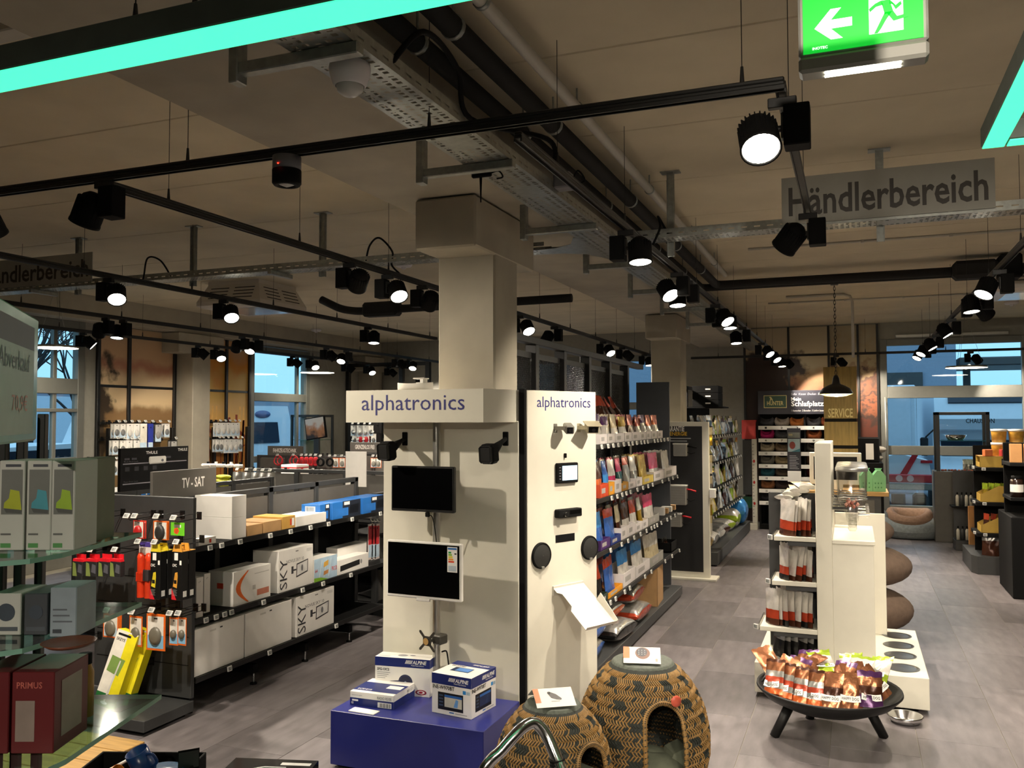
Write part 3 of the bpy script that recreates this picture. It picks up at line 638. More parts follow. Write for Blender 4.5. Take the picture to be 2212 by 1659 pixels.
for u, v, nm in ((683, 714, 'above the bright caravan window'), (868, 666, 'beside the dark spotlight left of the pillar'), (90, 628, 'above the poster rack at the left edge'), (872, 573, 'near the cooling pipe by the pillar'), (2185, 655, 'near the right ceiling cassette')):
    p = A(u, v, z=CZ-.03); r = thing('smoke_detector', 'flat round white smoke detector %s' % nm, 'detector', (p.x, p.y, CZ+.002))
    MB().lathe([(.001, 0), (.10, 0), (.10, -.03), (.085, -.05), (.001, -.055)], 20, 'detector_white').build('housing', r); MB().lathe([(.03, -.05), (.025, -.075), (.001, -.078)], 12, 'detector_white').build('sensor_cap', r)
p = A(1102, 372, z=TRZ-.02); r = thing('radio_antenna', 'small black radio antenna rod hanging below the big cable tray', 'antenna', (-1.77, p.y, TRZ))
MB().box(-.05, .06, -.012, .012, -.03, 0.0, 'matt_black', .006).build('mount', r); MB().tube([(0, 0, -.025), (0, 0, -.16)], [.008, .003], 8, 'matt_black').build('rod', r)
MB().tube(ctrl([(.05, 0, -.015), (.09, .02, .0), (.11, .03, -.03), (.08, .02, -.04)]), .004, 6, 'matt_black').build('lead', r)
r = thing('junction_box', 'small grey junction box beside the track and big cable tray', 'junction box', (-1.5, 4.62, TRZ+.02)); MB().box(-.05, .05, -.05, .05, 0, .09, 'grey_plastic', .008).build('box', r); MB().tube(ctrl([(.05, 0, .05), (.09, -.03, .09), (.12, 0, .04), (.06, .02, .02)]), .005, 6, 'matt_black').build('lead', r)
# ceiling cassettes
mk('ac_white', '#c9c1b6', .35, var=.02)
def cassette(x, y, label):
    r = thing('ceiling_cassette', label, 'air conditioner', (x, y, CZ), 0); a, b, h = .40, .50, .38
    poly_ = [(-a, -.03), (a, -.03), (b, -.26), (b, -.31), (b-.05, -.34), (-b+.05, -.34), (-b, -.31), (-b, -.26)]
    mb = MB(); zs = [(a, -.0), (a, -.05), (b, -.27), (b, -.32), (b-.05, -.35)]
    vs = []
    for w, z in zs: vs += [(-w, -w, z), (w, -w, z), (w, w, z), (-w, w, z)]
    fs = [(i*4+k, (i+1)*4+k, (i+1)*4+(k+1) % 4, i*4+(k+1) % 4) for i in range(4) for k in range(4)]+[(19, 18, 17, 16)]
    mb.add(vs, fs, 'ac_white'); mb.build('casing', r)
    for s in range(4):
        T = Matrix.Rotation(s*pi/2, 4, 'Z')
        for h2 in (0, 1):
            for k in range(4):
                t = .16+.2*k; w = a+(b-a)*t; z = -.05-.22*t; x0, x1 = ((-.33, -.04), (.05, .36))[h2]
                MB().box(x0, x1, -w-.008, -w+.012, z-.03, z-.008, 'matt_black', T=T).build('louvre_slot', r)
    MB().box(-.34, .34, -.34, .34, -.355, -.348, mk('ac_gloss', '#c4c6cc', .08, var=0), .003).build('bottom_panel', r)
cassette(-7.42, 9.42, 'white ceiling air conditioner with slatted sides left of the pillar'); p = A(2235, 610, z=3.7); cassette(p.x, p.y, 'white ceiling air conditioner cut off at the right edge')
# exit sign
mk('exit_green', '#10b830', .4, var=0, emit=.3); mk('exit_white', '#f4fff4', .4, var=0, emit=.5); mk('sign_body', '#8f8f88', .5, var=.03)
YE = 2.32; a = A(1735, 90, y=YE); b = A(1995, 62, y=YE); zb = A(1865, 100, y=YE).z; xc = (a.x+b.x)/2; w = b.x-a.x
r = thing('exit_sign', 'green lit emergency exit sign with arrow and running figure, hung from the ceiling', 'exit sign', (xc, YE, zb)); h = w*.52
MB().box(-w/2-.012, w/2+.012, 0, .045, -.006, h+.012, 'sign_body', .006).build('housing', r)
MB().box(-w/2, w/2, -.004, 0.0, 0, h, 'exit_green').build('panel', r)
F = face(Vector((-w/2, -.004, 0)), (1, 0, 0), (0, -1, 0)); k = w
mb = MB(); poly(mb, [(k*.10, k*.22), (k*.24, k*.38), (k*.33, k*.38), (k*.24, k*.28), (k*.42, k*.28), (k*.42, k*.20), (k*.24, k*.20), (k*.34, k*.10), (k*.24, k*.10)], 'exit_white', F); mb.build('arrow', r)
mb = MB(); poly(mb, [(k*.56, k*.09), (k*.84, k*.09), (k*.84, k*.47), (k*.56, k*.47)], 'exit_white', F); mb.build('doorway', r)
mb = MB(); ellipse(mb, k*.72, k*.42, k*.03, k*.03, 'exit_green', F, .002)
for ps in ([(.66, .38), (.73, .38), (.76, .27), (.69, .25)], [(.69, .27), (.75, .27), (.70, .20), (.66, .13), (.62, .13), (.66, .21)], [(.70, .27), (.76, .27), (.79, .22), (.87, .23), (.88, .20), (.76, .18)], [(.66, .38), (.68, .34), (.62, .33), (.57, .29), (.56, .32), (.61, .36)], [(.73, .38), (.73, .34), (.78, .32), (.82, .35), (.83, .32), (.78, .28)], [(.62, .13), (.66, .13), (.63, .09), (.60, .09)]):
    poly(mb, [(k*x, k*y) for x, y in ps], 'exit_green', F, .002)
mb.build('running_figure', r)
mb = MB(); letters(mb, 'INOTEC', k*.08, k*.025, k*.21, k*.05, 'exit_white', 1, F); mb.build('lettering', r)
MB().box(-w/2-.012, w/2+.012, -.01, .055, -.05, -.008, 'sign_body', .008).build('lamp_base', r)
for t in (.004, .03): MB().box(-w*.32, w*.32, t, t+.008, -.0525, -.049, 'led_white').build('light_strip', r)
MB().cyl((-.1, .02, h), (-.1, .02, CZ-zb+.005), .006, n=8, m='sign_body').build('drop_rod', r); MB().cyl((.1, .02, h), (.1, .02, CZ-zb+.005), .006, n=8, m='sign_body').build('drop_rod', r)
# green light lines
mk('profile_grey', '#56605a', .5, .3)
def lines(label, z, bars, wires):
    r = thing('light_line', label, 'light line')
    for (x0, x1, y0, y1) in bars:
        MB().box(x0, x1, y0, y1, z+.004, z+.07, 'profile_grey', .003).build('profile', r); MB().box(x0+.004, x1-.004, y0+.004, y1-.004, z, z+.006, 'led_green').build('diffuser', r)
    for x, y in wires: MB().cyl((x, y, z+.068), (x, y, z+.13), .01, .004, 8, 'black_metal').cyl((x, y, z+.13), (x, y, CZ), .002, n=5, m='black_metal').build('suspension_wire', r)
lines('long green light line across the top left', 3.0, [(-3.3, .1, 1.56, 1.67), (-3.3, -3.2, .1, 1.56), (-.0, .1, .1, 1.56)], [(-1.635, 1.615), (-1.45, 1.615), (-.5, 1.615)])
lines('corner of a green light line frame at the right edge', 3.0, [(.412, .484, .6, 3.24), (.484, 2.2, 3.165, 3.24)], [(.448, 2.2), (1.6, 3.2)])
for k, (x0, x1, y) in enumerate(((-3.4, -1.55, 1.9),)):
    r = thing('ceiling_duct', 'grey channel along the ceiling behind the long green light line', 'duct'); p = A(100, 40, z=CZ-.05)
    MB().box(-5.2, -2.9, p.y-.05, p.y+.05, CZ-.09, CZ+.002, 'pipe_white', .006).build('channel', r)
    MB().cyl((-5.0, p.y, CZ-.1), (-5.0, p.y, CZ-.085), .02, n=10, m=mk('copper_red', '#a04a28', .5)).build('end_plug', r)
# pendants
r = thing('pendant_lamp', 'dark enamel industrial pendant with wire guard hanging on a chain over the service desk', 'pendant lamp', (-.2, 11.9, 2.42))
MB().lathe([(.205, 0), (.2, .02), (.17, .07), (.1, .11), (.05, .13), (.04, .2), (.025, .24), (.001, .245)], 28, 'black_metal').build('shade', r)
MB().lathe([(.198, .004), (.16, .06), (.09, .1), (.001, .11)], 24, mk('enamel_white', '#e8dfb8', .4, var=0)).build('reflector', r)
g = MB()
for z, q in ((0, .195), (-.02, .14), (-.03, .07)): g.tube([(q*cos(a*pi/10), q*sin(a*pi/10), z) for a in range(21)], .003, 5, 'enamel_white')
for a in range(8): g.tube([(.195*cos(a*pi/4), .195*sin(a*pi/4), 0), (.12*cos(a*pi/4), .12*sin(a*pi/4), -.025), (0, 0, -.035)], .003, 5, 'enamel_white')
g.build('wire_guard', r)
MB().lathe([(.001, .09), (.03, .08), (.045, .05), (.03, .015), (.001, .0)], 16, mk('bulb_warm', '#ffe2a0', .4, var=0, emit=18)).build('bulb', r)
g = MB()
n = 26
for k in range(n):
    z = .25+k*(CZ-2.42-.3)/n; T = Matrix.Translation((0, 0, z+.025)) @ Matrix.Rotation(pi/2*(k % 2), 4, 'Z')
    g.tube([(.012*cos(a), 0, .03*sin(a)) for a in [i*pi/5 for i in range(11)]], .004, 4, 'black_metal', T=T)
g.build('chain', r); MB().box(-.05, .05, -.05, .05, CZ-2.42-.07, CZ-2.42+.003, 'black_metal', .01).build('ceiling_rose', r)
bl = bpy.data.lights.new('bulb_lamp', 'POINT'); bl.energy = 22; bl.color = (1, .8, .5); bl.shadow_soft_size = .05; o = bpy.data.objects.new('bulb_lamp', bl); COL.objects.link(o); o.parent = r; o.location = (0, 0, -.01)
def disc(x, y, z, d, label):
    r = thing('disc_pendant', label, 'pendant lamp', (x, y, z), 0, 'white disc pendants'); MB().lathe([(.001, .03), (d/2, .03), (d/2+.005, .015), (d/2, 0)], 32, 'aluminium').build('rim', r); MB().lathe([(d/2-.005, .002), (.001, 0)], 32, mk('disc_glow', '#fff4dc', .4, var=0, emit=7)).build('diffuser', r)
    for k in range(3):
        a = 2*pi*k/3; MB().tube([(d*.4*cos(a), d*.4*sin(a), .03), (0, 0, CZ-z-.03)], .003, 4, 'aluminium').build('suspension_wire', r)
    MB().cyl((0, 0, CZ-z-.04), (0, 0, CZ-z+.003), .05, n=14, m='aluminium').build('ceiling_rose', r)
disc(-9.85, 14.5, 3.03, .66, 'flat white disc pendant before the bright caravan window'); disc(-9.85, 8.45, 3.06, .56, 'flat white disc pendant at the window beside the poster rack'); disc(1.78, 16.3, 2.95, .64, 'flat white disc pendant before the glass door')
# ================================================================ electronics display round the central pillar
r = thing('display_stand', 'white electronics display stand with sign header wrapped round the central concrete pillar', 'display stand')
MB().box(-2.965, -1.985, 5.15, 5.19, .0, 2.09, 'white_lacquer', .004).build('back_panel', r)
hdr = MB().prism([(-3.06, 4.83), (-2.09, 4.83), (-1.99, 5.2), (-3.06, 5.2)], 2.083, 2.289, 'white_lacquer', axis='z').build('sign_header', r)
Fh = face(Vector((-3.06, 4.83, 2.083)), (1, 0, 0), (0, -1, 0))
mb = MB(); letters(mb, 'alphatronics', .118, .045, .845, .175, 'print_navy', 0, Fh); mb.build('lettering', hdr)
MB().box(-1.985, -1.945, 5.155, 5.19, 0, 2.295, 'matt_black', .003).build('slotted_post', r)
P0, P1 = Vector((-1.945, 5.2, 0)), Vector((-1.66, 5.80, 0)); dS = (P1-P0).normalized(); nS = Vector((dS.y, -dS.x, 0)); wS = (P1-P0).length
FS = face(P0, dS, nS)
def onp(u, v):
    d = ray(u, v); t = (P0-Vector((0, 0, CAMH))).dot(nS)/d.dot(nS); q = Vector((0, 0, CAMH))+d*t; return (q-P0).dot(dS), q.z
TS = FS                                         # local frame: x along the panel, y up, z out
MB().box(0, wS, 0, 2.289, -.035, 0, 'white_lacquer', .003, T=TS).build('side_panel', r)
o = bpy.data.objects['side_panel']; a = onp(1160, 887); b = onp(1275, 859); mb = MB(); letters(mb, 'alphatronics', a[0], a[1], b[0], b[1], 'print_navy', 0, FS); mb.build('lettering', o)
xp = A(943, 1100, y=5.06).x
mk('steel_pole', '#b9b7b0', .28, .85, var=0)
mb = MB().cyl((xp, 5.06, .343), (xp, 5.06, 2.084), .025, n=20, m='steel_pole').cyl((xp, 5.06, .343), (xp, 5.06, .36), .05, n=20, m='steel_pole'); mb.build('chrome_pole', r)
def speaker(u, v, ub, vb, label):
    p = A(u, v, y=4.86); q = A(ub, vb, y=5.13); t = thing('bracket_speaker', label, 'speaker', p, 0, 'black bracket speakers')
    T = Matrix.Rotation(rd(-8), 4, 'Z') @ Matrix.Rotation(rd(6), 4, 'X')
    MB().box(-.05, .05, -.05, .04, -.06, .06, 'matt_black', .018, T=T).build('cabinet', t)
    MB().box(-.042, .042, -.054, -.048, -.052, .052, 'black_metal', .012, T=T).build('grille', t)
    e = q-p; MB().tube([(0.0, .03, .0), e*.45+Vector((0, 0, .0)), e*.75, e+Vector((0, .022, 0))], [.03, .028, .016, .014], 8, 'matt_black').box(e.x-.02, e.x+.02, e.y+.012, e.y+.022, e.z-.045, e.z+.045, 'matt_black', .004).build('wall_bracket', t)
speaker(838, 974, 872, 948, 'black box speaker on a bracket above the black television, left one'); speaker(1058, 980, 1090, 948, 'black box speaker on a bracket near the slotted post, right of the chrome pole')
def tv(cs, y, rz, bez, frame, label, name):
    a = A(*cs[0], y=y); b = A(*cs[1], y=y); c = A(*cs[2], y=y); w = (b.x-a.x)/cos(rz); h = a.z-c.z; cx = (a.x+b.x)/2; t = thing(name, label, 'television', (cx, y, c.z), rz, 'televisions on the chrome pole')
    MB().box(-w/2, w/2, 0, .035, 0, h, frame, .006).build('casing', t); MB().box(-w/2+bez, w/2-bez, -.0015, .002, bez*1.6, h-bez, mk('screen_black', '#050506', .12, var=0)).build('screen', t)
    MB().box(-.06, .06, .03, 5.06-y-.036, h*.35, h*.65, 'matt_black', .006).build('wall_mount', t); return t, w, h
t1, w, h = tv([(843, 1006), (982, 1011), (841, 1103)], 4.93, rd(-3), .011, 'black_metal', 'black flat television on the chrome pole, upper one', 'television')
mb = MB().tube(ctrl([(.04, -.002, .0), (.04, .0, -.02), (.05, .05, -.04), (.05, .1, -.2), (.03, .12, -.25)]), .003, 6, 'matt_black').box(.025, .055, -.005, .01, -.03, .0, 'matt_black', .004); mb.build('cable', t1)
mb = MB(); letters(mb, 'alphatronics gmbh', -.03, .011, .03, .016, 'aluminium', 0, face(Vector((0, 0, 0)), (1, 0, 0), (0, -1, 0)), lift=.002); mb.build('lettering', t1)
t2, w, h = tv([(833, 1166), (998, 1169), (826, 1287)], 4.88, rd(-3), .012, 'white_card', 'white framed flat television with energy sticker, lower one on the chrome pole', 'television')
mb = MB(); F = face(Vector((w/2-.095, -.0016, h-.175)), (1, 0, 0), (0, -1, 0)); patch(mb, 0, 0, .07, .155, 'print_white', F); patch(mb, .004, .138, .066, .15, hx('#3a6fb0'), F, .0012)
for k, (c, l) in enumerate((('#2a9a4a', .02), ('#8ac03a', .025), ('#e8d83a', .03), ('#f0a030', .035), ('#e05028', .04))): patch(mb, .008, .115-.014*k, .008+l, .126-.014*k, hx(c), F, .0012)
patch(mb, .05, .11, .064, .118, 'print_black', F, .0012); patch(mb, .008, .006, .062, .04, hx('#b8c4cc'), F, .0012); mb.build('energy_sticker', t2)
MB().box(-.05, .05, -.004, .01, -.014, .004, 'white_card', .004).build('sensor_bar', t2)
# bare screen bracket on the pole
p = A(922, 1385, y=4.96); t = thing('screen_bracket', 'bare grey screen mounting bracket clamped low on the chrome pole', 'bracket', p, rd(-12))
mb = MB(); arms = [(-.062, .062), (-.05, .062), (-.02, .03), (.02, .03), (.05, .062), (.062, .062), (.062, .05), (.032, .02), (.032, -.02), (.062, -.05), (.062, -.062), (.05, -.062), (.02, -.03), (-.02, -.03), (-.05, -.062), (-.062, -.062), (-.062, -.05), (-.032, -.02), (-.032, .02), (-.062, .05)]
mk('bracket_grey', '#4a4842', .4, .5, var=.05); mb.prism(arms, 0, .004, 'bracket_grey'); mb.build('plate', t)
MB().cyl((0, -.012, 0), (0, .03, 0), .022, n=14, m='chrome').cyl((0, .03, 0), (.0, .09, 0), .016, n=12, m='bracket_grey').build('ball_joint', t)
MB().box(.0, .07, .05, .13, -.03, .03, 'bracket_grey', .008).build('pole_clamp', t)
solo(MB().tube(ctrl([(xp+.03, 5.08, A(955, 1408, y=5.08).z), (xp+.07, 5.06, .62), (xp+.11, 5.0, .60), (xp+.13, 4.98, .52), (xp+.13, 5.0, .348)]), .005, 7, 'matt_black'), 'cable', 'thin black cable bending from the chrome pole to the blue plinth', 'cable', group='loose black cables')
# model boat antenna on the header
p = A(897, 836, y=5.0); t = thing('boat_antenna', 'white boat shaped antenna dummy on top of the sign header', 'antenna', (p.x, 5.0, 2.289), 0)
mb = MB(); L = .13
def hull(u, v):
    x = -L+2*L*u; w = .06*max(0.02, (1-abs(2*u-1)**2.6)); a = pi*v; k = (.0, 1)[1]
    return (x, -w*cos(a)*(1-.45*sin(a)), .045-(.045-.002)*sin(a)**.6+.008*(2*u-1)**2*(1-sin(a)))
mb.grid(hull, 14, 8, 'white_card'); mb.grid(lambda u, v: (-L+2*L*u, (v-.5)*2*.06*max(0.02, (1-abs(2*u-1)**2.6)), .045+.008*(2*u-1)**2), 14, 2, 'white_card'); mb.build('hull', t)
MB().box(.02, .075, -.03, .03, .044, .075, 'white_card', .004).build('cabin', t); MB().box(.018, .05, -.031, -.0, .052, .07, 'screen_black').build('cabin_window', t); MB().box(.0, .085, -.036, .036, .074, .082, 'white_card', .004).build('cabin_roof', t)
# things on the side panel
def pt(u, v): s, z = onp(u, v); return Vector((s, z, 0))
def rootp(u, v): s, z = onp(u, v); return TS @ Vector((s, z, 0))
RZ = math.atan2(dS.y, dS.x)
def panel_thing(name, u, v, label, cat, group=None): return thing(name, label, cat, rootp(u, v), RZ, group)   # local x along the panel, -y out of it
def cam_(u, v, label, col, w, hood):
    t = panel_thing('reversing_camera', u, v, label, 'camera', 'cameras on the side panel')
    MB().box(-.05, -.042, -.10, .0, -.012, .014, col, .002).box(-.055, -.02, -.003, .001, -.03, .03, col, .002).build('bracket', t)
    T = Matrix.Translation((0, -.085, .0)) @ Matrix.Rotation(rd(-35), 4, 'Z') @ Matrix.Rotation(rd(14), 4, 'X')
    MB().box(-w/2, w/2, -.05, .045, -.028, .028, col, .008, T=T).build('housing', t)
    if hood: MB().box(-w/2-.01, w/2+.01, -.085, .05, .029, .036, col, .002, T=T).build('sun_shield', t)
    MB().box(-w/2+.01, w/2-.01, -.054, -.049, -.02, .02, 'matt_black', .002, T=T).cyl((0, -.05, 0), (0, -.062, 0), .013, n=14, m='screen_black', T=T).build('lens', t)
cam_(1208, 925, 'small grey reversing camera on a bracket, left one on the white side panel', hx('#77756c', .4, .3), .06, False); cam_(1258, 924, 'larger beige reversing camera with sun shield at the right of the side panel', hx('#a39a80', .4, .2), .085, True)
t = panel_thing('sensor_knob', 1219, 983, 'tiny dark sensor knob above the navigation unit', 'sensor'); MB().box(-.006, .006, -.02, .001, -.018, .012, 'matt_black', .003).build('knob', t)
a = onp(1199, 1044); b = onp(1243, 998); w = b[0]-a[0]; h = b[1]-a[1]
t = panel_thing('navigation_unit', 1221, 1021, 'black double height navigation unit with a lit blue map screen', 'car radio'); MB().box(-w/2, w/2, -.03, .001, -h/2, h/2, 'matt_black', .006).build('casing', t)
mk('screen_lit', '#9fc0d4', .3, var=.5, scale=25, emit=.45); MB().box(-w*.3, w*.42, -.032, -.029, -h*.36, h*.36, 'screen_lit').build('screen', t)
for k in range(5): MB().box(-w*.45, -w*.38, -.033, -.029, h*(.28-.14*k)-.003, h*(.28-.14*k)+.003, 'grey_plastic').build('button', t)
a = onp(1200, 1120); b = onp(1249, 1092); w = b[0]-a[0]; h = .055
t = panel_thing('car_radio', 1222, 1107, 'black single height car radio with volume knob sticking out of the side panel', 'car radio'); MB().box(-w/2, w/2, -.05, .001, -h/2, h/2, 'matt_black', .006).build('casing', t)
MB().cyl((-w*.25, -.05, -.004), (-w*.25, -.065, -.004), .016, n=16, m='chrome').cyl((-w*.25, -.064, -.004), (-w*.25, -.067, -.004), .012, n=16, m='matt_black').build('knob', t); MB().box(-w*.05, w*.42, -.052, -.049, -.006, .018, 'screen_black').build('screen', t)
a = onp(1200, 1174); b = onp(1241, 1149); w = b[0]-a[0]; h = .05
MB().box((a[0]), b[0], onp(1220, 1162)[1]-h/2, onp(1220, 1162)[1]+h/2, -.02, .0015, 'matt_black', T=TS).build('radio_slot', r)
for u, v, rx, nm in ((1168, 1200, .085, 'left of the radio slot'), (1272, 1183, .082, 'right of the radio slot')):
    t = panel_thing('round_speaker', u, v, 'black round car speaker %s' % nm, 'speaker', 'round car speakers'); T = Matrix.Rotation(pi/2, 4, 'X')
    MB().lathe([(rx, 0), (rx, .012), (rx*.93, .02), (rx*.88, .016)], 32, 'matt_black', T=T).build('rim', t); MB().lathe([(rx*.9, .014), (rx*.5, .022), (.001, .024)], 32, mk('speaker_mesh', '#242422', .6, var=.3, scale=200), T=T).build('grille', t)
    MB().box(-.012, .012, -.026, -.012, -rx*.97, -rx*.8, 'aluminium', .002).build('badge', t)
# tilted white leaflet tray
t = panel_thing('leaflet_tray', 1226, 1264, 'white folded sheet metal tray sloping out from the side panel', 'tray')
mk('sheet_white', '#cfcbc0', .4, var=.02)
T = Matrix.Rotation(rd(0), 4, 'X'); wv = .145
poly_ = [(-wv, 0), (wv, 0), (wv, -.30), (wv, -.30), (wv, -.30), (-wv, -.30), (-wv, -.14), (-wv+.03, -.11), (-wv+.03, -.03), (-wv, -.0)]
sl = rd(38)
def sp(x, d, off=0): return (x, -d*cos(sl)-off*sin(sl)-.01, -d*sin(sl)+off*cos(sl))
out = [(-wv, 0), (wv, 0), (wv, .36), (-wv, .36), (-wv, .2), (-wv+.035, .165), (-wv+.035, .06), (-wv, .04)]
vs = [sp(x, d) for x, d in out]+[sp(x, d, -.003) for x, d in out]; n = len(out)
mb = MB(); mb.add(vs, [tuple(range(n)), tuple(range(2*n-1, n-1, -1))]+[(i, n+i, n+(i+1) % n, (i+1) % n) for i in range(n)], 'sheet_white'); mb.build('sloping_sheet', t)
MB().box(-wv, wv, -.012, .0, -.05, .012, 'sheet_white', .001).build('rear_flange', t)
mb = MB(); mb.add([sp(-wv, .36), sp(wv, .36), sp(wv, .36, .022), sp(-wv, .36, .022), sp(-wv, .357), sp(wv, .357), sp(wv, .357, .022), sp(-wv, .357, .022)], [(0, 1, 2, 3), (7, 6, 5, 4), (3, 2, 6, 7), (0, 3, 7, 4), (1, 5, 6, 2)], 'sheet_white'); mb.build('front_lip', t)
mb = MB(); mb.add([sp(wv, .15), sp(wv, .36), sp(wv, .36, .03), sp(wv, .15, .06), sp(wv-.003, .15), sp(wv-.003, .36), sp(wv-.003, .36, .03), sp(wv-.003, .15, .06)], [(0, 1, 2, 3), (7, 6, 5, 4), (3, 2, 6, 7), (0, 3, 7, 4), (1, 5, 6, 2), (0, 4, 5, 1)], 'sheet_white'); mb.build('side_lip', t)
# blue plinth and its cartons
mk('plinth_blue', '#262c78', .32, var=.03)
r = thing('plinth', 'low blue plinth in front of the white electronics display', 'plinth', (-2.475, 4.835, 0))
MB().box(-.505, .505, -.285, .283, .02, .342, 'plinth_blue', .003).build('body', r); MB().box(-.47, .47, -.25, .25, 0, .02, 'matt_black').build('toe_base', r)
mk('box_navy', '#1d2a6a', .35, var=.03); mk('box_white', '#e9e6df', .4, var=.02)
def carton(label, pos, rz, w, d, h, m='box_white', fm=None, deco=None, name='carton', cat='box', group=None, bev=.002, lid=True):
    r = thing(name, label, cat, pos, rz, group); MB().box(-w/2, w/2, -d/2, d/2, 0, h, m, bev, fm=fm).build('body', r)
    mb = MB(); F = lambda f: bface(f, w, d, h)
    if lid: patch(mb, w*.02, d*.49, w*.98, d*.51, hx('#8a867c'), F('+z'))
    if deco: deco(mb, F, w, d, h)
    if mb.f: mb.build('printed_design', r)
    return r
def alpine(mb, F, x, y, w):                    # slanted bars and the name
    for k in range(6): mb.add([(x+k*w*.055, y, .0014), (x+k*w*.055+w*.03, y, .0014), (x+k*w*.055+w*.10, y+w*.16, .0014), (x+k*w*.055+w*.07, y+w*.16, .0014)], [(0, 1, 2, 3)], 'print_white', F)
    letters(mb, 'ALPINE', x+w*.36, y, x+w, y+w*.16, 'print_white', 1, F, lift=.0016, shear=w*.03); letters(mb, 'Mobile Media Solutions', x+w*.3, y-w*.09, x+w*.9, y-w*.03, 'print_white', 0, F, lift=.0016)
ZT = .342
h = A(806, 1420, y=4.903).z-ZT
def d_spg(mb, F, w, d, h):
    f = F('-y'); patch(mb, 0, h*.76, w, h, 'box_navy', f); alpine(mb, f, w*.55, h*.86, w*.38); letters(mb, 'SPG-13C2', w*.04, h*.64, w*.26, h*.71, 'print_black', 1, f)
    for k in range(4): patch(mb, w*.04, h*(.58-.05*k), w*(.28-.03*k), h*(.595-.05*k), hx('#9a9a98'), f)
    ellipse(mb, w*.56, h*.36, w*.13, w*.13, hx('#23284a'), f, .0012); ellipse(mb, w*.56, h*.36, w*.10, w*.10, hx('#151a38'), f, .0015); ellipse(mb, w*.56, h*.36, w*.022, w*.02, hx('#8088a0'), f, .0018); poly(mb, [(w*.28, h*.30), (w*.44, h*.33), (w*.44, h*.40), (w*.28, h*.37)], hx('#2a2f4c'), f, .0012)
    ellipse(mb, w*.84, h*.12, w*.10, h*.07, hx('#8a1a30'), f, .0012); ellipse(mb, w*.84, h*.12, w*.07, h*.045, 'box_white', f, .0015); ellipse(mb, w*.84, h*.12, w*.035, h*.03, hx('#8a1a30'), f, .0018)
    for g in ('-x', '+x'): patch(mb, 0, h*.76, d, h, 'box_navy', F(g))
    patch(mb, w*.03, d*.2, w*.25, d*.3, hx('#b0b0ac'), F('+z'), .001); ellipse(mb, w*.45, d*.5, w*.09, d*.18, hx('#8c8c90'), F('+z'), .001); ellipse(mb, w*.62, d*.6, w*.05, d*.1, hx('#8c8c90'), F('+z'), .001)
R15 = rd(12); carton('white and navy speaker carton standing at the back left of the blue plinth', (-2.716+.055*sin(-R15)*-0+.0, 4.953+.06, ZT), R15*.55, .375, .12, h, deco=d_spg)
h = A(934, 1452, y=4.74).z-ZT
def d_ine(mb, F, w, d, h):
    for g, L in (('-y', w), ('+x', d)):
        f = F(g); patch(mb, 0, h*.74, L, h, 'box_navy', f); alpine(mb, f, L*.42, h*.84, L*.5); letters(mb, 'INE-W970BT', L*.03, h*.62, L*.58, h*.72, 'print_black', 1, f)
        patch(mb, L*.16, h*.12, L*.80, h*.55, 'print_black', f); patch(mb, L*.33, h*.2, L*.77, h*.5, hx('#c9c6b4' if g == '-y' else '#1c2a4c'), f, .0012); patch(mb, L*.33, h*.44, L*.77, h*.5, hx('#2a62a8'), f, .0014)
        poly(mb, [(L*.56, h*.22), (L*.62, h*.42), (L*.68, h*.4), (L*.66, h*.22)], hx('#6aa0d8' if g == '-y' else '#203458'), f, .0014)
        for k in range(4): patch(mb, L*.19, h*(.45-.08*k), L*.29, h*(.49-.08*k), hx('#3a4a60'), f, .0012)
        patch(mb, L*.79, h*.58, L*.87, h*.67, hx('#2f86c8'), f); patch(mb, L*.88, h*.58, L*.97, h*.66, hx('#a8bcc4'), f); patch(mb, L*.45, h*.06, L*.57, h*.09, hx('#3a6fb0'), f); patch(mb, L*.60, h*.06, L*.9, h*.08, hx('#a0a09c'), f)
    f = F('+z'); patch(mb, 0, d*.72, w, d, 'box_navy', f); patch(mb, w*.25, d*.3, w*.72, d*.58, hx('#20304c'), f); patch(mb, w*.36, d*.33, w*.7, d*.55, hx('#5c8ccc'), f, .0012); letters(mb, 'INE-W970BT', w*.1, d*.62, w*.45, d*.69, 'print_black', 1, f); alpine(mb, f, w*.5, d*.84, w*.4)
carton('white and navy navigation carton standing at the right of the blue plinth', (-2.232, 4.862, ZT), rd(-8), .28, .285, h, deco=d_ine, lid=False)
h = .085
def d_rs(mb, F, w, d, h):
    for g, L in (('-y', w), ('+x', d)):
        f = F(g); patch(mb, 0, 0, L, h*.55, 'box_navy', f); letters(mb, 'RADIO RS105', L*.63, h*.62, L*.95, h*.82, hx('#55555c'), 0, f)
        if g == '-y':
            patch(mb, L*.64, h*.06, L*.95, h*.42, 'print_white', f, .0012); letters(mb, 'CE', L*.03, h*.12, L*.08, h*.26, 'print_white', 1, f); patch(mb, L*.05, h*.32, L*.19, h*.44, 'print_white', f, .0012); letters(mb, 'alphatronics gmbh', L*.04, h*.7, L*.28, h*.8, hx('#8a8a90'), 0, f)
            for k in range(12): patch(mb, L*(.67+.022*k), h*.08, L*(.678+.022*k+.004*(k % 3)), h*.38, 'print_black', f, .0014)
        else: patch(mb, L*.7, h*.5, L*.95, h*.92, 'print_white', f, .0012)
    f = F('+z'); patch(mb, 0, d*.12, w, d*.72, 'box_navy', f); letters(mb, 'RADIO RS105', w*.08, d*.16, w*.4, d*.26, 'print_white', 0, f); patch(mb, w*.62, d*.4, w*.95, d*.62, 'print_white', f, .0012)
carton('flat white and navy radio carton lying at the front left of the blue plinth', (-2.775, 4.822, ZT), rd(1), .303, .277, h, deco=d_rs, lid=False)
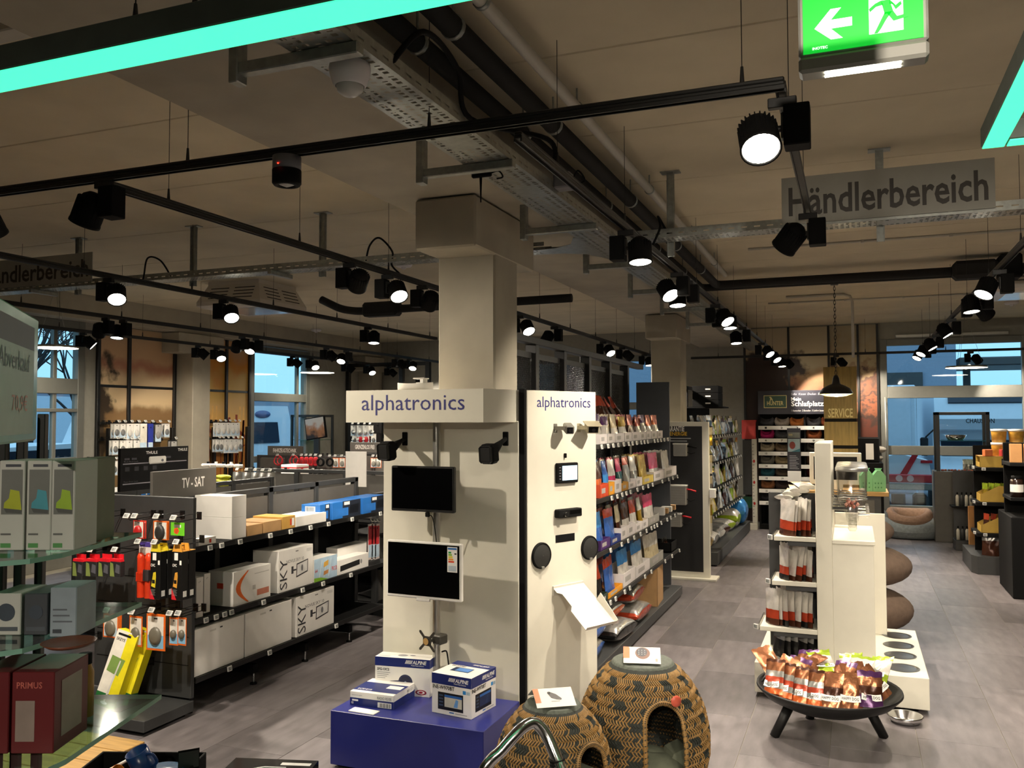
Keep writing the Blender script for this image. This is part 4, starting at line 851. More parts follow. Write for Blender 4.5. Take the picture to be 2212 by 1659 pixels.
p = A(790, 1535, z=ZT); solo(MB().box(-.09, .09, -.035, .035, 0, .006, 'white_card', .001), 'price_card', 'small white card lying on the blue plinth under the flat radio carton', 'card', (p.x, 4.60, ZT), rd(-3))
# ================================================================ woven dog caves
mk('rattan_tan', '#96733f', .6, var=.25, scale=30); mk('rattan_dark', '#2c302a', .7, var=.3, scale=40); mk('cushion_green', '#7b806c', .9, var=.1, scale=20, bump=.2)
def dog_cave(label, x, y, R_, H_, rz, hw, hh, top):
    t = thing('dog_cave', label, 'pet bed', (x, y, 0), rz, 'woven dog caves')
    prof = [(0, .80), (.12, .93), (.3, 1.0), (.48, 1.0), (.65, .93), (.78, .82), (.88, .69), (.95, .56), (1.0, .47)]
    def rad(z):
        z = min(max(z/H_, 0), 1)
        for (a, ra), (b, rb) in zip(prof, prof[1:]):
            if z <= b: s = (z-a)/(b-a); return R_*(ra+(rb-ra)*s)
        return R_*prof[-1][1]
    def sur(th, z, off=0): q = rad(z)+off; return Vector((q*sin(th), -q*cos(th), z))
    def inside(th, z):                        # the arched opening faces local -y
        xx = abs((th+pi) % (2*pi)-pi)*R_
        return xx < hw and (z < hh-hw*.8 or (xx/hw)**2+((z-(hh-hw*.8))/(hw*.8))**2 < 1)
    mb = MB(); nt, nz = 96, 28; vs = [sur(2*pi*i/nt-pi, H_*j/nz) for j in range(nz+1) for i in range(nt)]
    fs = [(j*nt+i, j*nt+(i+1) % nt, (j+1)*nt+(i+1) % nt, (j+1)*nt+i) for j in range(nz) for i in range(nt) if not inside(2*pi*(i+.5)/nt-pi, H_*(j+.5)/nz)]
    mb.add(vs, fs, 'rattan_dark', None, True); mb.build('shell', t)
    mb = MB(); rows = int(H_/.024)
    for j in range(rows):
        z = .014+j*.024
        if z > H_*.975: break
        q = rad(z); n = int(2*pi*R_*.93/.0185)
        for i in range(n):
            th = 2*pi*(i+.5*(j % 2))/n-pi
            if inside(th, z) or inside(th+.06, z) or inside(th-.06, z): continue
            blk = (i+(n//12)*0+6*((j//4) % 2)) % 12
            col = 'rattan_dark' if (blk < 4 and j % 4 in (1, 2)) or (i*7+j*5) % 11 == 0 else 'rattan_tan'
            sg = 1 if j % 2 else -1; dth = .0105/q; dz = .0135*sg
            p0 = sur(th-dth, z-dz, -.002); p1 = sur(th, z, .007); p2 = sur(th+dth, z+dz, -.002)
            mb.tube([p0, p1, p2], .0041 if col == 'rattan_tan' else .0034, 5, col, caps=False)
    o = mb.build('weave', t); o['kind'] = 'stuff'
    mb = MB(); arch = []
    for k in range(41):
        f = k/40
        if f < .25: xx, zz = -hw, (hh-hw*.8)*f/.25
        elif f > .75: xx, zz = hw, (hh-hw*.8)*(1-f)/.25
        else: a = pi*(f-.25)/.5; xx, zz = -hw*cos(a), hh-hw*.8+hw*.8*sin(a)
        arch.append(sur(xx/R_, max(zz, .01), .002))
    mb.tube(arch, .013, 8, 'rattan_tan')
    for k in range(120):
        s = k/120*39.9; i = int(s); p = arch[i].lerp(arch[i+1], s-i); d = (arch[i+1]-arch[i]).normalized(); n_ = Vector((p.x, p.y, 0)).normalized(); e = d.cross(n_)
        mb.tube([p-e*.014-d*.006, p+n_*.013, p+e*.014+d*.006], .004, 4, 'rattan_dark' if k % 2 else 'rattan_tan', caps=False)
    mb.build('opening_rim', t)
    rt = rad(H_)
    mb = MB().lathe([(rt+.01, H_-.012), (rt, H_+.004)]+[(rt*(1-k/16), H_+.004+.006*(k % 2)+.012*k/16) for k in range(1, 16)]+[(.001, H_+.018)], 40, mk('rattan_grey', '#565c52', .7, var=.25, scale=60)); mb.build('coiled_top', t)
    mb = MB().grid(lambda u, v: (R_*.7*cos(2*pi*u)*sin(pi*v*.5), R_*.7*sin(2*pi*u)*sin(pi*v*.5)-.02, .05+.13*cos(pi*v*.5)**.6+.015*sin(9*u)), 28, 8, 'cushion_green'); mb.build('cushion', t)
    MB().box(.05, R_*.62, -R_*.45, R_*.25, .1, .30, 'cushion_green', .06, T=Matrix.Rotation(rd(24), 4, 'Y')).build('bolster', t)
    return t
c1 = (-1.16, 5.0, .37, .70); c2 = (-1.505, 4.40, .305, .60)
g1 = dog_cave('larger woven rattan dog cave with arched opening, right one', *c1[:2], c1[2], c1[3], rd(33), .118, .555, 0); g2 = dog_cave('smaller woven rattan dog cave with opening turned right, left one', *c2[:2], c2[2], c2[3], rd(64), .105, .455, 0)
mb = MB().lathe([(.001, .004), (.03, .004), (.03, 0)], 20, hx('#d8604a', .4)); p = A(1464, 1517, y=4.70)
v = Vector((p.x-c1[0], p.y-c1[1], 0)).normalized(); q = Vector((c1[0], c1[1], p.z))+v*(c1[2]+.008)
o = mb.build('round_sticker', g1); mz = v.to_track_quat('Z', 'Y').to_matrix().to_4x4(); mz.translation = q; o.matrix_parent_inverse = Matrix(); o.matrix_local = g1.matrix_world.inverted() @ mz if False else (Matrix.Translation(g1.location) @ Matrix.Rotation(rd(33), 4, 'Z')).inverted() @ mz
def tent(label, x, y, z, rz, deco):
    t = thing('tent_card', label, 'card', (x, y, z), rz, 'folded cards on the dog caves'); w, h = .105, .125
    for s, nm in ((-1, 'front_leaf'), (1, 'rear_leaf')):
        T = Matrix.Translation((0, 0, .062)) @ Matrix.Rotation(rd(60)*s, 4, 'X'); o = MB().box(-w, w, -.0007, .0007, -h, 0, 'white_card', T=T).build(nm, t)
        if s < 0: mb = MB(); deco(mb, T @ face(Vector((-w, -.0008, -h)), (1, 0, 0), (0, -1, 0)), 2*w, h); mb.build('printed_design', o)
def dk1(mb, F, w, h):
    poly(mb, [(0, h*.3), (w*.17, h*.3), (w*.17, h*.92), (w*.14, h), (0, h)], hx('#e8702a'), F); ellipse(mb, w*.52, h*.62, w*.2, h*.36, hx('#6a4028'), F); ellipse(mb, w*.5, h*.68, w*.14, h*.27, hx('#1c1c28'), F, .0012); patch(mb, w*.86, h*.12, w*.92, h*.3, hx('#d89080'), F)
    for k in range(9): ellipse(mb, w*(.42+.08*(k % 3)), h*(.55+.12*(k//3)), .002, .002, 'print_white', F, .0015)
def dk2(mb, F, w, h):
    poly(mb, [(0, h*.25), (w*.14, h*.25), (w*.14, h), (0, h)], hx('#e8702a'), F); poly(mb, [(w*.36, h*.72), (w*.42, h*.8), (w*.56, h*.66), (w*.68, h*.42), (w*.66, h*.34), (w*.6, h*.36), (w*.5, h*.42), (w*.42, h*.48)], hx('#2a2420'), F); patch(mb, w*.4, h*.28, w*.62, h*.31, hx('#888880'), F)
    ellipse(mb, w*.39, h*.75, .009, .008, hx('#2a2420'), F)
tent('white folded card with a patterned cave picture on the larger dog cave', c1[0]+.0, c1[1]-.02, c1[3]+.022, rd(14), dk1); tent('white folded card with a dark dog picture on the smaller dog cave', c2[0]+.0, c2[1]-.02, c2[3]+.022, rd(34), dk2)
# chrome push handle in the foreground
t = thing('push_handle', 'bent chrome push handle with black ribbed grip at the bottom edge', 'handle', A(1130, 1659, y=2.6)-Vector((0, 0, A(1130, 1659, y=2.6).z)))
o0 = t.location
pts = [A(u, v, y=y)-o0 for u, v, y in ((1040, 1680, 2.5), (1085, 1620, 2.55), (1120, 1580, 2.6), (1138, 1566, 2.63), (1152, 1562, 2.65), (1167, 1570, 2.66), (1185, 1597, 2.66), (1205, 1645, 2.64), (1216, 1672, 2.62))]
a = pts[0]; b = pts[-1]
MB().tube([(a.x-.12, a.y-.05, .02), (a.x-.1, a.y-.04, .3)]+ctrl([Vector((a.x-.06, a.y-.02, .7))]+pts[0:], 5)+[(b.x+.04, b.y, .7), (b.x+.06, b.y, .02)], .019, 14, 'chrome').build('tube_frame', t)
g = MB(); e = pts[-2].lerp(pts[-1], -.2); d = Vector((.05, -.02, -.30)); g.tube([e, e+d], .023, 16, 'matt_black')
for k in range(26): q = e+d*(k/26); g.tube([q, q+d/60], .026, 16, 'matt_black')
g.build('grip', t); MB().box(a.x-.2, b.x+.14, -.16, .1, 0, .03, 'matt_black', .01).build('base', t)
# dark carton on the floor and the platform at the bottom edge
p = A(603, 1648, z=.12); q = A(625, 1620, z=.12)
def d_blk(mb, F, w, d, h):
    f = F('+z'); mb.tube([Vector((w*.15, d*.2, .001)), Vector((w*.25, d*.45, .001)), Vector((w*.45, d*.62, .001)), Vector((w*.7, d*.62, .001))], .008, 4, hx('#b8bcb8'), T=f); patch(mb, w*.6, d*.75, w*.95, d*.86, hx('#b0b0ac'), f)
carton('glossy black flat carton with pale arc print lying on the floor at the bottom edge', (p.x, p.y-.12, 0), rd(16), .50, .34, .12, m=mk('gloss_black', '#0c0c0d', .15, var=0), deco=d_blk, lid=False)
# ================================================================ products shared by the shelves
mk('tag_white', '#e8e6e0', .4, var=.02); mk('tag_screen', '#9a9c98', .4, var=.05); mk('wire_black', '#1a1a19', .4, .4, var=0)
_tagm = MB().box(-.024, .024, -.006, .004, -.038, .0, 'tag_white', .002); F = face(Vector((-.024, -.006, -.038)), (1, 0, 0), (0, -1, 0))
patch(_tagm, .005, .006, .043, .032, 'tag_screen', F)
for k in range(3): patch(_tagm, .008, .010+.007*k, .03-.004*k, .0125+.007*k, 'print_black', F, .001)
M_TAG = _tagm.mesh('price_tag')
def price_tag(par, loc, rz=0, rx=0):
    o = put(M_TAG, 'price_tag', par, loc); o.rotation_euler = (rx, 0, rz); return o
_hm = {}
def hook(par, loc, L, rz=0, tagged=True):
    """wire hook of length L out of the panel (towards local -y) with a tilted price tag on its tip"""
    k = round(L, 2)
    if k not in _hm: _hm[k] = MB().tube([(0, 0, .0), (0, -k*.92, -.004), (0, -k, .012)], .003, 5, 'wire_black').tube([(0, 0, .035), (0, -k*.9, .035), (0, -k, .03)], .0022, 5, 'wire_black').box(-.02, .02, -.004, .004, -.01, .045, 'wire_black').mesh('hook')
    h = put(_hm[k], 'hook', par, loc, rz)
    if tagged: price_tag(h, (0, -k-.002, .045), 0, rd(-35))
    return h
def crumple(w, h, d, seed=1, nx=10, nz=12, lean=0.):
    """pouch surface: gusset at the foot, flat seam at the top"""
    rng = random.Random(seed); ph = rng.uniform(0, 6)
    def half(sg):
        def f(u, v):
            x = (u-.5)*2; ed = (1-abs(x)**3); t = d/2*(1-v**1.6)**.8*ed+.0015
            t += (.10*sin(7*v+3*x+ph)+.06*sin(17*v-9*x+2*ph)+.05*sin(23*x+11*v))*d*ed*(1-v**3); ww = w/2*(1-.05*sin(pi*v))
            return (x*ww, sg*t-lean*v*h, v*h*(1+.018*sin(9*x+ph)*v))
        return f
    return half, nx, nz
def pouch_mesh(w, h, d, bands, seed=1, deco=None):
    """bands = [(from fraction, material)] from the foot up"""
    half, nx, nz = crumple(w, h, d, seed); mb = MB()
    def mf(u, v):
        m = bands[0][1]
        for f, c in bands:
            if v >= f: m = c
        return m
    mb.grid(half(-1), nx, nz, None, mf=mf); mb.grid(lambda u, v: half(1)(1-u, v), nx, nz, None, mf=lambda u, v: mf(1-u, v))
    mb.add([half(-1)(i/nx, 0) for i in range(nx+1)]+[half(1)(i/nx, 0) for i in range(nx, -1, -1)], [list(range(2*nx+2))[::-1]], bands[0][1])
    if deco: deco(mb, w, h, d)
    return mb.mesh('pouch')
for nm, c in dict(foil_white='#d9d5cc', foil_silver='#b9b7b2', foil_copper='#a86e4c', foil_red='#b4442a', foil_orange='#c8602c', foil_purple='#55305e', foil_gold='#c8a63a', foil_pink='#d23a6a', foil_green='#9cb52c', foil_black='#1e1d1c',
                   foil_blue='#3a66b4', foil_brown='#4a2a1c', foil_teal='#2e5a5a', foil_cream='#cdbf9c', foil_skyblue='#3f8ed6').items():
    mk(nm, c, .26, .7 if nm in ('foil_copper', 'foil_silver', 'foil_gold') else .3, var=.2, scale=14, bump=.5)
def hang_card(w, h, border, field, prod, blob=True, seed=0):
    """hanging pack: printed card with hole tab, window and a clear bubble holding the product"""
    mb = MB().box(-w/2, w/2, -.002, .002, -h, 0, border, .0008); F = face(Vector((-w/2, -.002, -h)), (1, 0, 0), (0, -1, 0))
    patch(mb, w*.07, h*.06, w*.93, h*.94, field, F); patch(mb, w*.07, h*.06, w*.93, h*.42, hx(('#b8cfe0', '#c8c8c0', '#7fb4d8')[seed % 3]), F, .001)
    patch(mb, w*.4, h*.86, w*.6, h*.9, 'print_black', F, .0012)
    if blob: mb.lathe([(w*.33, 0), (w*.31, .012), (w*.2, .02), (.001, .022)], 14, prod, T=F @ Matrix.Translation((w*.5, h*.4, .001)) @ Matrix.Diagonal((1, 1.25, 1, 1)))
    return mb.mesh('card')
# ================================================================ TV and satellite gondola
SPX, SFX = -4.88, -4.42
r = thing('gondola', 'low dark gondola shelf of television and satellite goods left of the white electronics display', 'gondola shelf')
gon = r
MB().box(-5.33, -4.415, 4.965, 5.0, .12, 1.543, 'anthracite', .003).build('end_panel', r)
for k, z in enumerate((.35, .55, .75, .95, 1.15)): MB().box(-5.30, -4.44, 4.962, 4.966, z, z+.004, 'matt_black').build('panel_groove', r)
MB().box(-5.36, -4.405, 4.52, 4.985, .03, .105, 'anthracite', .003).build('end_plinth', r)
MB().box(-5.3, -4.45, 4.56, 4.95, 0, .03, 'matt_black').build('plinth_foot', r)
ups = [A(u, v, x=SPX+.02).y for u, v in ((469, 1100), (584, 1080), (683, 1060), (769, 1050))]
for y in [5.02]+ups:
    MB().box(SPX-.03, SPX+.03, y-.03, y+.03, .1, 1.5, 'anthracite', .003).build('upright', r)
    MB().box(SPX-.42, SPX+.42, y-.025, y+.025, .09, .16, 'matt_black', .003).cyl((SPX+.40, y, 0), (SPX+.40, y, .1), .008, n=8, m='chrome').cyl((SPX+.40, y, 0), (SPX+.40, y, .012), .028, n=10, m='matt_black').cyl((SPX-.40, y, 0), (SPX-.40, y, .1), .012, n=8, m='chrome').build('foot', r)
MB().box(SPX-.03, SPX+.03, 5.0, ups[-1]+.03, 1.455, 1.5, 'anthracite', .003).build('top_rail', r)
for a, b in zip([5.02]+ups, ups):
    MB().box(SPX+.0, SPX+.012, a+.03, b-.03, 1.17, 1.43, 'grey_panel').build('upper_back_panel', r); MB().box(SPX+.0, SPX+.012, a+.03, b-.03, .16, 1.165, 'matt_black').build('back_panel', r)
shs = []
for z, y1, d in ((1.18, 8.0, .42), (.665, 7.9, .44), (.255, 7.7, .46)):
    s = MB().box(SPX+.012, SPX+d+.012, 5.0, y1, z-.03, z, 'matt_black', .003).build('shelf', r)
    MB().box(SPX+d+.008, SPX+d+.02, 5.0, y1, z-.036, z+.004, 'black_metal', .002).build('shelf_edge', s); shs.append((s, z, SPX+d+.02))
    s2 = MB().box(SPX-d-.012, SPX-.0, 5.0, y1, z-.03, z, 'matt_black', .003).build('shelf', r)
for (s, z, x), us in zip(shs, ((452, 477, 517, 582, 626, 669, 708, 759, 820), (445, 467, 485, 500, 569, 653, 697, 757), (497, 583, 726))):
    for u in us: price_tag(s, (x+.004, A(u, 1200, x=x).y, z-.002), rd(90), rd(-8))
# TV - SAT board
a, b = A(327, 1017, x=SPX), A(465, 1009, x=SPX); t = thing('header_board', 'grey television department board standing on the low gondola rail', 'sign', (SPX, (a.y+b.y)/2, 1.5), rd(90), 'grey header boards'); w = b.y-a.y; h = .215
MB().box(-w/2, w/2, -.012, .012, 0, h, 'grey_panel', .002).build('board', t)
mb = MB(); letters(mb, 'TV - SAT', -w*.06+0*w, h*.33, w*.3, h*.7, 'print_white', 1, face(Vector((0, -.012, 0)), (1, 0, 0), (0, -1, 0))); mb.build('lettering', t)
# cartons on its shelves: near edge u0, far edge u1 on the shelf front
def shelf_box(si, u0, u1, dep, h, label, m='box_white', deco=None, z0=0, inset=.0, lid=True):
    s, z, x = shs[si]; xf = x-.03-inset; a = A(u0, 1250, x=xf).y; b = A(u1, 1250, x=xf).y
    return carton(label, (xf-dep/2, (a+b)/2, z+z0+.0005), rd(90), b-a-.004, dep, h, m=m, deco=deco, lid=lid, group='cartons on the low television gondola')
def scuff(mb, F, w, d, h): patch(mb, w*.3, h*.86, w*.42, h*.9, hx('#c8c4bc'), F('-y')); patch(mb, w*.5, h*.88, w*.55, h*.91, 'print_black', F('-y'))
hb = .165
shelf_box(0, 499, 531, .36, hb, 'plain white carton on the top shelf beside the end panel, lower of two'); shelf_box(0, 499, 531, .36, hb, 'plain white carton on the top shelf beside the end panel, upper of two', z0=hb+.001)
def red_lab(mb, F, w, d, h): patch(mb, w*.6, h*.25, w*.72, h*.75, hx('#d8402c'), F('-y')); patch(mb, w*.74, h*.2, w*.92, h*.8, 'print_white', F('-y'))
shelf_box(0, 428, 466, .1, .055, 'small white carton with red sticker at the shelf edge before the double white cartons', deco=red_lab, inset=-.02)
shelf_box(0, 533, 566, .30, .085, 'low brown carton next to the double white cartons', m='cardboard'); shelf_box(0, 567, 607, .30, .09, 'low brown carton between another brown one and the yellow one', m='cardboard')
shelf_box(0, 608, 637, .30, .105, 'yellowish low carton with red and white stickers on the top shelf', m=mk('card_yellow', '#c79a4c', .7, var=.06), deco=red_lab); shelf_box(0, 638, 704, .26, .085, 'long flat white carton between yellow carton and blue cartons', lid=False)
def d_blue(mb, F, w, d, h):
    f = F('-y'); patch(mb, w*.35, 0, w, h, hx('#232a38'), f); patch(mb, w*.03, h*.12, w*.55, h*.6, hx('#2f74c4'), f, .001); poly(mb, [(w*.58, h*.2), (w*.62, h*.7), (w*.94, h*.75), (w*.92, h*.22)], hx('#0e131c'), f, .0012); patch(mb, w*.4, h*.76, w*.6, h*.95, 'print_white', f, .001)
    g = F('-x'); patch(mb, d*.2, h*.55, d*.75, h*.9, hx('#b8c4d0'), g); patch(mb, d*.3, h*.08, d*.65, h*.45, 'print_white', g)
    for k in range(8): patch(mb, d*(.25+.055*k), h*.6, d*(.27+.055*k), h*.85, 'print_black', g, .001)
mk('box_blue', '#2a70be', .4, var=.03)
shelf_box(0, 690, 722, .2, .15, 'bright blue carton on the top shelf, nearest of three blue', m='box_blue', deco=d_blue, inset=.03); shelf_box(0, 717, 778, .2, .155, 'bright blue carton with dark device picture, middle of three blue', m='box_blue', deco=d_blue); shelf_box(0, 783, 832, .22, .155, 'bright blue carton at the far end beside the white display', m='box_blue', deco=d_blue)
def d_arc(mb, F, w, d, h):
    f = F('-y'); n = 10; o = [(w*(.36-.30*sin(pi*k/n)), h*(.96-.92*k/n)) for k in range(n+1)]; i_ = [(w*(.40-.22*sin(pi*k/n)), h*(.96-.92*k/n)) for k in range(n, -1, -1)]
    for k in range(n): poly(mb, [o[k], o[k+1], i_[n-k-1], i_[n-k]], hx('#e06a28'), f)
    patch(mb, w*.62, h*.14, w*.95, h*.32, hx('#c07a62'), f); patch(mb, w*.5, h*.35, w*.58, h*.48, hx('#b8b4ac'), f); patch(mb, w*.55, h*.8, w*.95, h*.82, hx('#b8b4ac'), f)
    g = F('-x'); patch(mb, d*.35, h*.5, d*.6, h*.66, hx('#e04a2c'), g)
mk('box_grey_green', '#9ca394', .5, var=.03)
def d_sky(mb, F, w, d, h):
    f = F('-y'); T = f @ Matrix.Translation((w*.24, h*.06, 0)) @ Matrix.Rotation(pi/2, 4, 'Z'); letters(mb, 'SKY', 0, 0, h*.72, w*.2, hx('#3a3a3c'), 0, T); letters(mb, 'NOVUS SKY 10', w*.22, h*.66, w*.72, h*.74, hx('#77777a'), 0, f)
    poly(mb, [(w*.5, h*.26), (w*.84, h*.34), (w*.85, h*.66), (w*.51, h*.60)], hx('#3a3a3c'), f); poly(mb, [(w*.52, h*.30), (w*.82, h*.37), (w*.83, h*.63), (w*.53, h*.57)], hx('#d8d6d2'), f, .0012); ellipse(mb, w*.67, h*.47, w*.03, h*.08, hx('#77777a'), f, .0015); patch(mb, w*.36, h*.38, w*.42, h*.56, hx('#444446'), f); patch(mb, w*.42, h*.44, w*.5, h*.48, hx('#444446'), f)
    patch(mb, w*.8, h*.84, w*.96, h*.92, hx('#d4d2cc'), f, .001); patch(mb, w*.48, h*.9, w*.56, h*.93, hx('#8a8884'), f)
shelf_box(1, 504, 585, .24, .265, 'white carton with a big orange arc on the middle shelf', deco=d_arc); shelf_box(1, 601, 676, .26, .345, 'white carton with thin sky lettering and screen picture on the middle shelf', deco=d_sky)
def d_pro(mb, F, w, d, h):
    f = F('-y'); patch(mb, 0, 0, w, h, hx('#b4cfe2'), f); poly(mb, [(0, 0), (w*.6, 0), (w*.3, h*.14), (0, h*.18)], hx('#8ac03a'), f, .001); letters(mb, 'PRO 20', w*.76, h*.3, w*.99, h*.5, hx('#c8282c'), 1, f); letters(mb, '64', w*.04, h*.4, w*.14, h*.56, hx('#c8282c'), 1, f)
    poly(mb, [(w*.4, h*.55), (w*.6, h*.62), (w*.62, h*.85), (w*.42, h*.78)], hx('#d8a848'), f, .001); poly(mb, [(w*.4, h*.2), (w*.6, h*.25), (w*.62, h*.42), (w*.42, h*.38)], hx('#c88a50'), f, .001)
    for k in range(3): poly(mb, [(w*(.2+.2*k), h*.1), (w*(.24+.2*k), h*.1), (w*(.34+.2*k), h*.9), (w*(.32+.2*k), h*.9)], hx('#d8e6ee'), f, .0009)
shelf_box(1, 678, 728, .2, .2, 'sky blue printed carton with red lettering on the middle shelf', deco=d_pro, lid=False)
def d_bar(mb, F, w, d, h): f = F('-y'); poly(mb, [(w*.08, h*.2), (w*.7, h*.34), (w*.7, h*.7), (w*.08, h*.58)], hx('#1c1c1c'), f); ellipse(mb, w*.75, h*.52, w*.03, h*.16, hx('#8a8a8a'), f)
shelf_box(1, 729, 796, .13, .135, 'white carton with black bar picture on the middle shelf', deco=d_bar, lid=False); shelf_box(1, 729, 792, .13, .21, 'taller plain white carton behind the black bar carton on the middle shelf', inset=.14, lid=False)
shelf_box(1, 424, 440, .26, .29, 'narrow white carton standing beside the end panel on the middle shelf, nearer', deco=scuff, lid=False); shelf_box(1, 441, 455, .26, .29, 'narrow pale carton standing beside the end panel on the middle shelf, farther', deco=scuff, inset=.06, lid=False)
shelf_box(2, 420, 529, .34, .335, 'big plain white carton on the bottom shelf beside the end panel', deco=scuff); shelf_box(2, 531, 631, .34, .335, 'big plain white carton on the bottom shelf before the sky carton', deco=scuff)
shelf_box(2, 640, 722, .3, .335, 'white carton with thin sky lettering on the bottom shelf', deco=d_sky)
# hanging packs on the end panel
YE_, HL = 4.962, .24
def hang(me, name, u, v, label, cat, n=1, depth=.014, hookat=True, grp='hanging packs on the end panel', tagv=None):
    p = A(u, v, y=YE_-HL+.03)
    if hookat: hook(gon, (p.x, YE_, p.z+.012), HL)
    for k in range(n):
        q = ('front', 'second', 'third', 'fourth')[k]
        solo(me, name, label+(', %s of its hook' % q if n > 1 else ''), cat, (p.x+.002*k, YE_-HL+.03+depth*k, p.z+.0042), rd(random.uniform(-4, 4)), grp)
OR_ = hx('#e06a22', .4); WH = hx('#dfdcd4', .4)
hang(hang_card(.125, .19, OR_, WH, hx('#c02a22', .4), seed=1), 'blister_pack', 216, 1122, 'orange bordered pack with red gadget beside the poster rack', 'blister pack', 3)
hang(hang_card(.105, .125, hx('#c83020', .4), WH, hx('#b02020', .4), seed=1), 'blister_pack', 300, 1126, 'small red and white pack left of the black and orange one', 'blister pack', 2)
hang(hang_card(.13, .13, OR_, WH, hx('#2c2c2a', .5), seed=1), 'blister_pack', 347, 1127, 'orange bordered pack with black part beside the green card', 'blister pack', 2)
mb = MB().box(-.06, .06, -.001, .001, -.09, 0, hx('#6cc42c', .4)); F = face(Vector((-.06, -.001, -.09)), (1, 0, 0), (0, -1, 0)); patch(mb, .03, .055, .09, .075, WH, F)
for k in range(5): ellipse(mb, .05+.012*cos(k*1.26), .032+.012*sin(k*1.26), .012, .011, hx('#e2582a'), F)
hang(mb.mesh('card'), 'seed_card', 384, 1130, 'bright green tilted card with orange flower picture', 'card', 1)
mb = MB().box(-.048, .048, -.002, .002, -.03, 0, hx('#d8202c', .4)).prism([(-.048, -.03), (.048, -.03), (.052, -.05), (-.052, -.05)], -.03, .002, hx('#d8202c', .4)).box(-.05, .05, -.03, .01, -.155, -.05, hx('#2b2b2c', .4), .002); F = face(Vector((-.05, -.031, -.155)), (1, 0, 0), (0, -1, 0)); poly(mb, [(0, 0), (.045, 0), (.03, .09), (0, .1)], hx('#7a8a4a'), F); patch(mb, .01, .01, .03, .03, 'print_white', F); poly(mb, [(.05, .03), (.095, .02), (.095, .08), (.06, .09)], hx('#5a5a62'), F)
M_ = mb.mesh('red_box')
for k, u in enumerate((176, 205, 232, 257)): hang(M_, 'hanging_box', u, 1198, 'red topped hanging box, %s from the poster rack' % ORD[k], 'box', 1, hookat=(k != 2))
mb = MB()
for s, c in ((-.035, 0), (.035, 1)): mb.cyl((s, 0, -.09), (s, 0, -.36), .028, n=14, m=hx('#e8421e', .35)).lathe([(.001, .035), (.02, .03), (.03, 0), (.02, -.03), (.012, -.04)], 12, hx('#e8421e', .35), T=Matrix.Translation((s, 0, -.08)))
mb.box(-.06, .0, -.03, .03, -.25, -.18, hx('#d83818', .35), .006).box(.01, .06, -.035, .03, -.24, -.16, hx('#3a3436', .4), .004)
mesh1 = mb.mesh('lamp'); p = A(312, 1180, y=YE_-HL+.05); t = thing('emergency_lamp_bag', 'clear hanging bag with bright orange red emergency lamps', 'lamp bag', (p.x, YE_-HL+.06, p.z), 0, 'hanging packs on the end panel'); put(mesh1, 'lamps', t)
MB().grid(lambda u, v: ((u-.5)*.17*(1+.15*v), -.045*sin(pi*u)*min(1, 5*v), -.04-.36*v), 10, 10, 'clear_plastic').grid(lambda u, v: ((.5-u)*.17*(1+.15*v), .045*sin(pi*u)*min(1, 5*v), -.04-.36*v), 10, 10, 'clear_plastic').build('bag', t); MB().box(-.055, .055, -.003, .003, -.06, .02, hx('#d8d2cc', .5)).box(-.05, .05, -.006, .006, -.005, .03, hx('#4a3a8a', .5), .002).build('header_card', t); hook(gon, (p.x, YE_, p.z+.012), HL)
def cwc(u, prod, label):
    mb = MB().box(-.045, .045, -.03, .03, -.36, -.03, hx('#161616', .35), .002).prism([(-.045, -.03), (.045, -.03), (.03, .02), (-.03, .02)], -.028, -.02, prod).box(-.045, .045, -.03, .03, -.032, -.028, prod); F = face(Vector((-.045, -.031, -.36)), (1, 0, 0), (0, -1, 0))
    letters(mb, 'CWC', .006, .225, .045, .245, 'print_white', 1, F); patch(mb, .022, .27, .055, .32, 'print_white', F); poly(mb, [(.012, .09), (.048, .08), (.055, .16), (.052, .19), (.03, .185)], prod, F); patch(mb, .02, .11, .045, .135, 'print_black', F, .0012); poly(mb, [(0, 0), (.045, 0), (0, .08)], hx('#c8202c'), F)
    for k in range(5): patch(mb, .01, .03+.009*k, .05-.006*(k % 2), .032+.009*k, hx('#a0a09c'), F, .0012)
    patch(mb, .07, .24, .087, .27, 'print_white', face(Vector((-.045, -.031, -.36)), (1, 0, 0), (0, -1, 0))); patch(mb, .012, .02, .045, .06, 'print_white', face(Vector((.045, -.03, -.36)), (0, 1, 0), (1, 0, 0)))
    hang(mb.mesh('cwc'), 'tester_box', u, 1182, label, 'box', 2, .065)
cwc(343, hx('#d8c430', .4), 'tall black hanging box with yellow tester picture beside the orange lamps'); cwc(390, hx('#d89a3c', .4), 'tall black hanging box with orange tester picture at the panel edge')
for u, v, w, h, s, n, nm in ((240, 1328, .14, .165, 0, 3, 'with a round grey part, lower row left'), (294, 1332, .12, .21, 1, 1, 'with yellow and grey part, lower row second'), (337, 1328, .155, .25, 2, 2, 'with long grey blade, lower row third'), (376, 1335, .075, .19, 2, 1, 'narrow, lower row fourth'), (394, 1335, .075, .19, 2, 1, 'narrow, lower row at the panel edge')):
    hang(hang_card(w, h, OR_, WH, hx('#6e6a5e', .4), seed=s), 'blister_pack', u, v, 'orange bordered pack '+nm, 'blister pack', n, .012)
for u, v in ((157, 1394), (255, 1167), (276, 1123), (272, 1453)): p = A(u, v, y=YE_-HL); hook(gon, (p.x, YE_, p.z), HL)
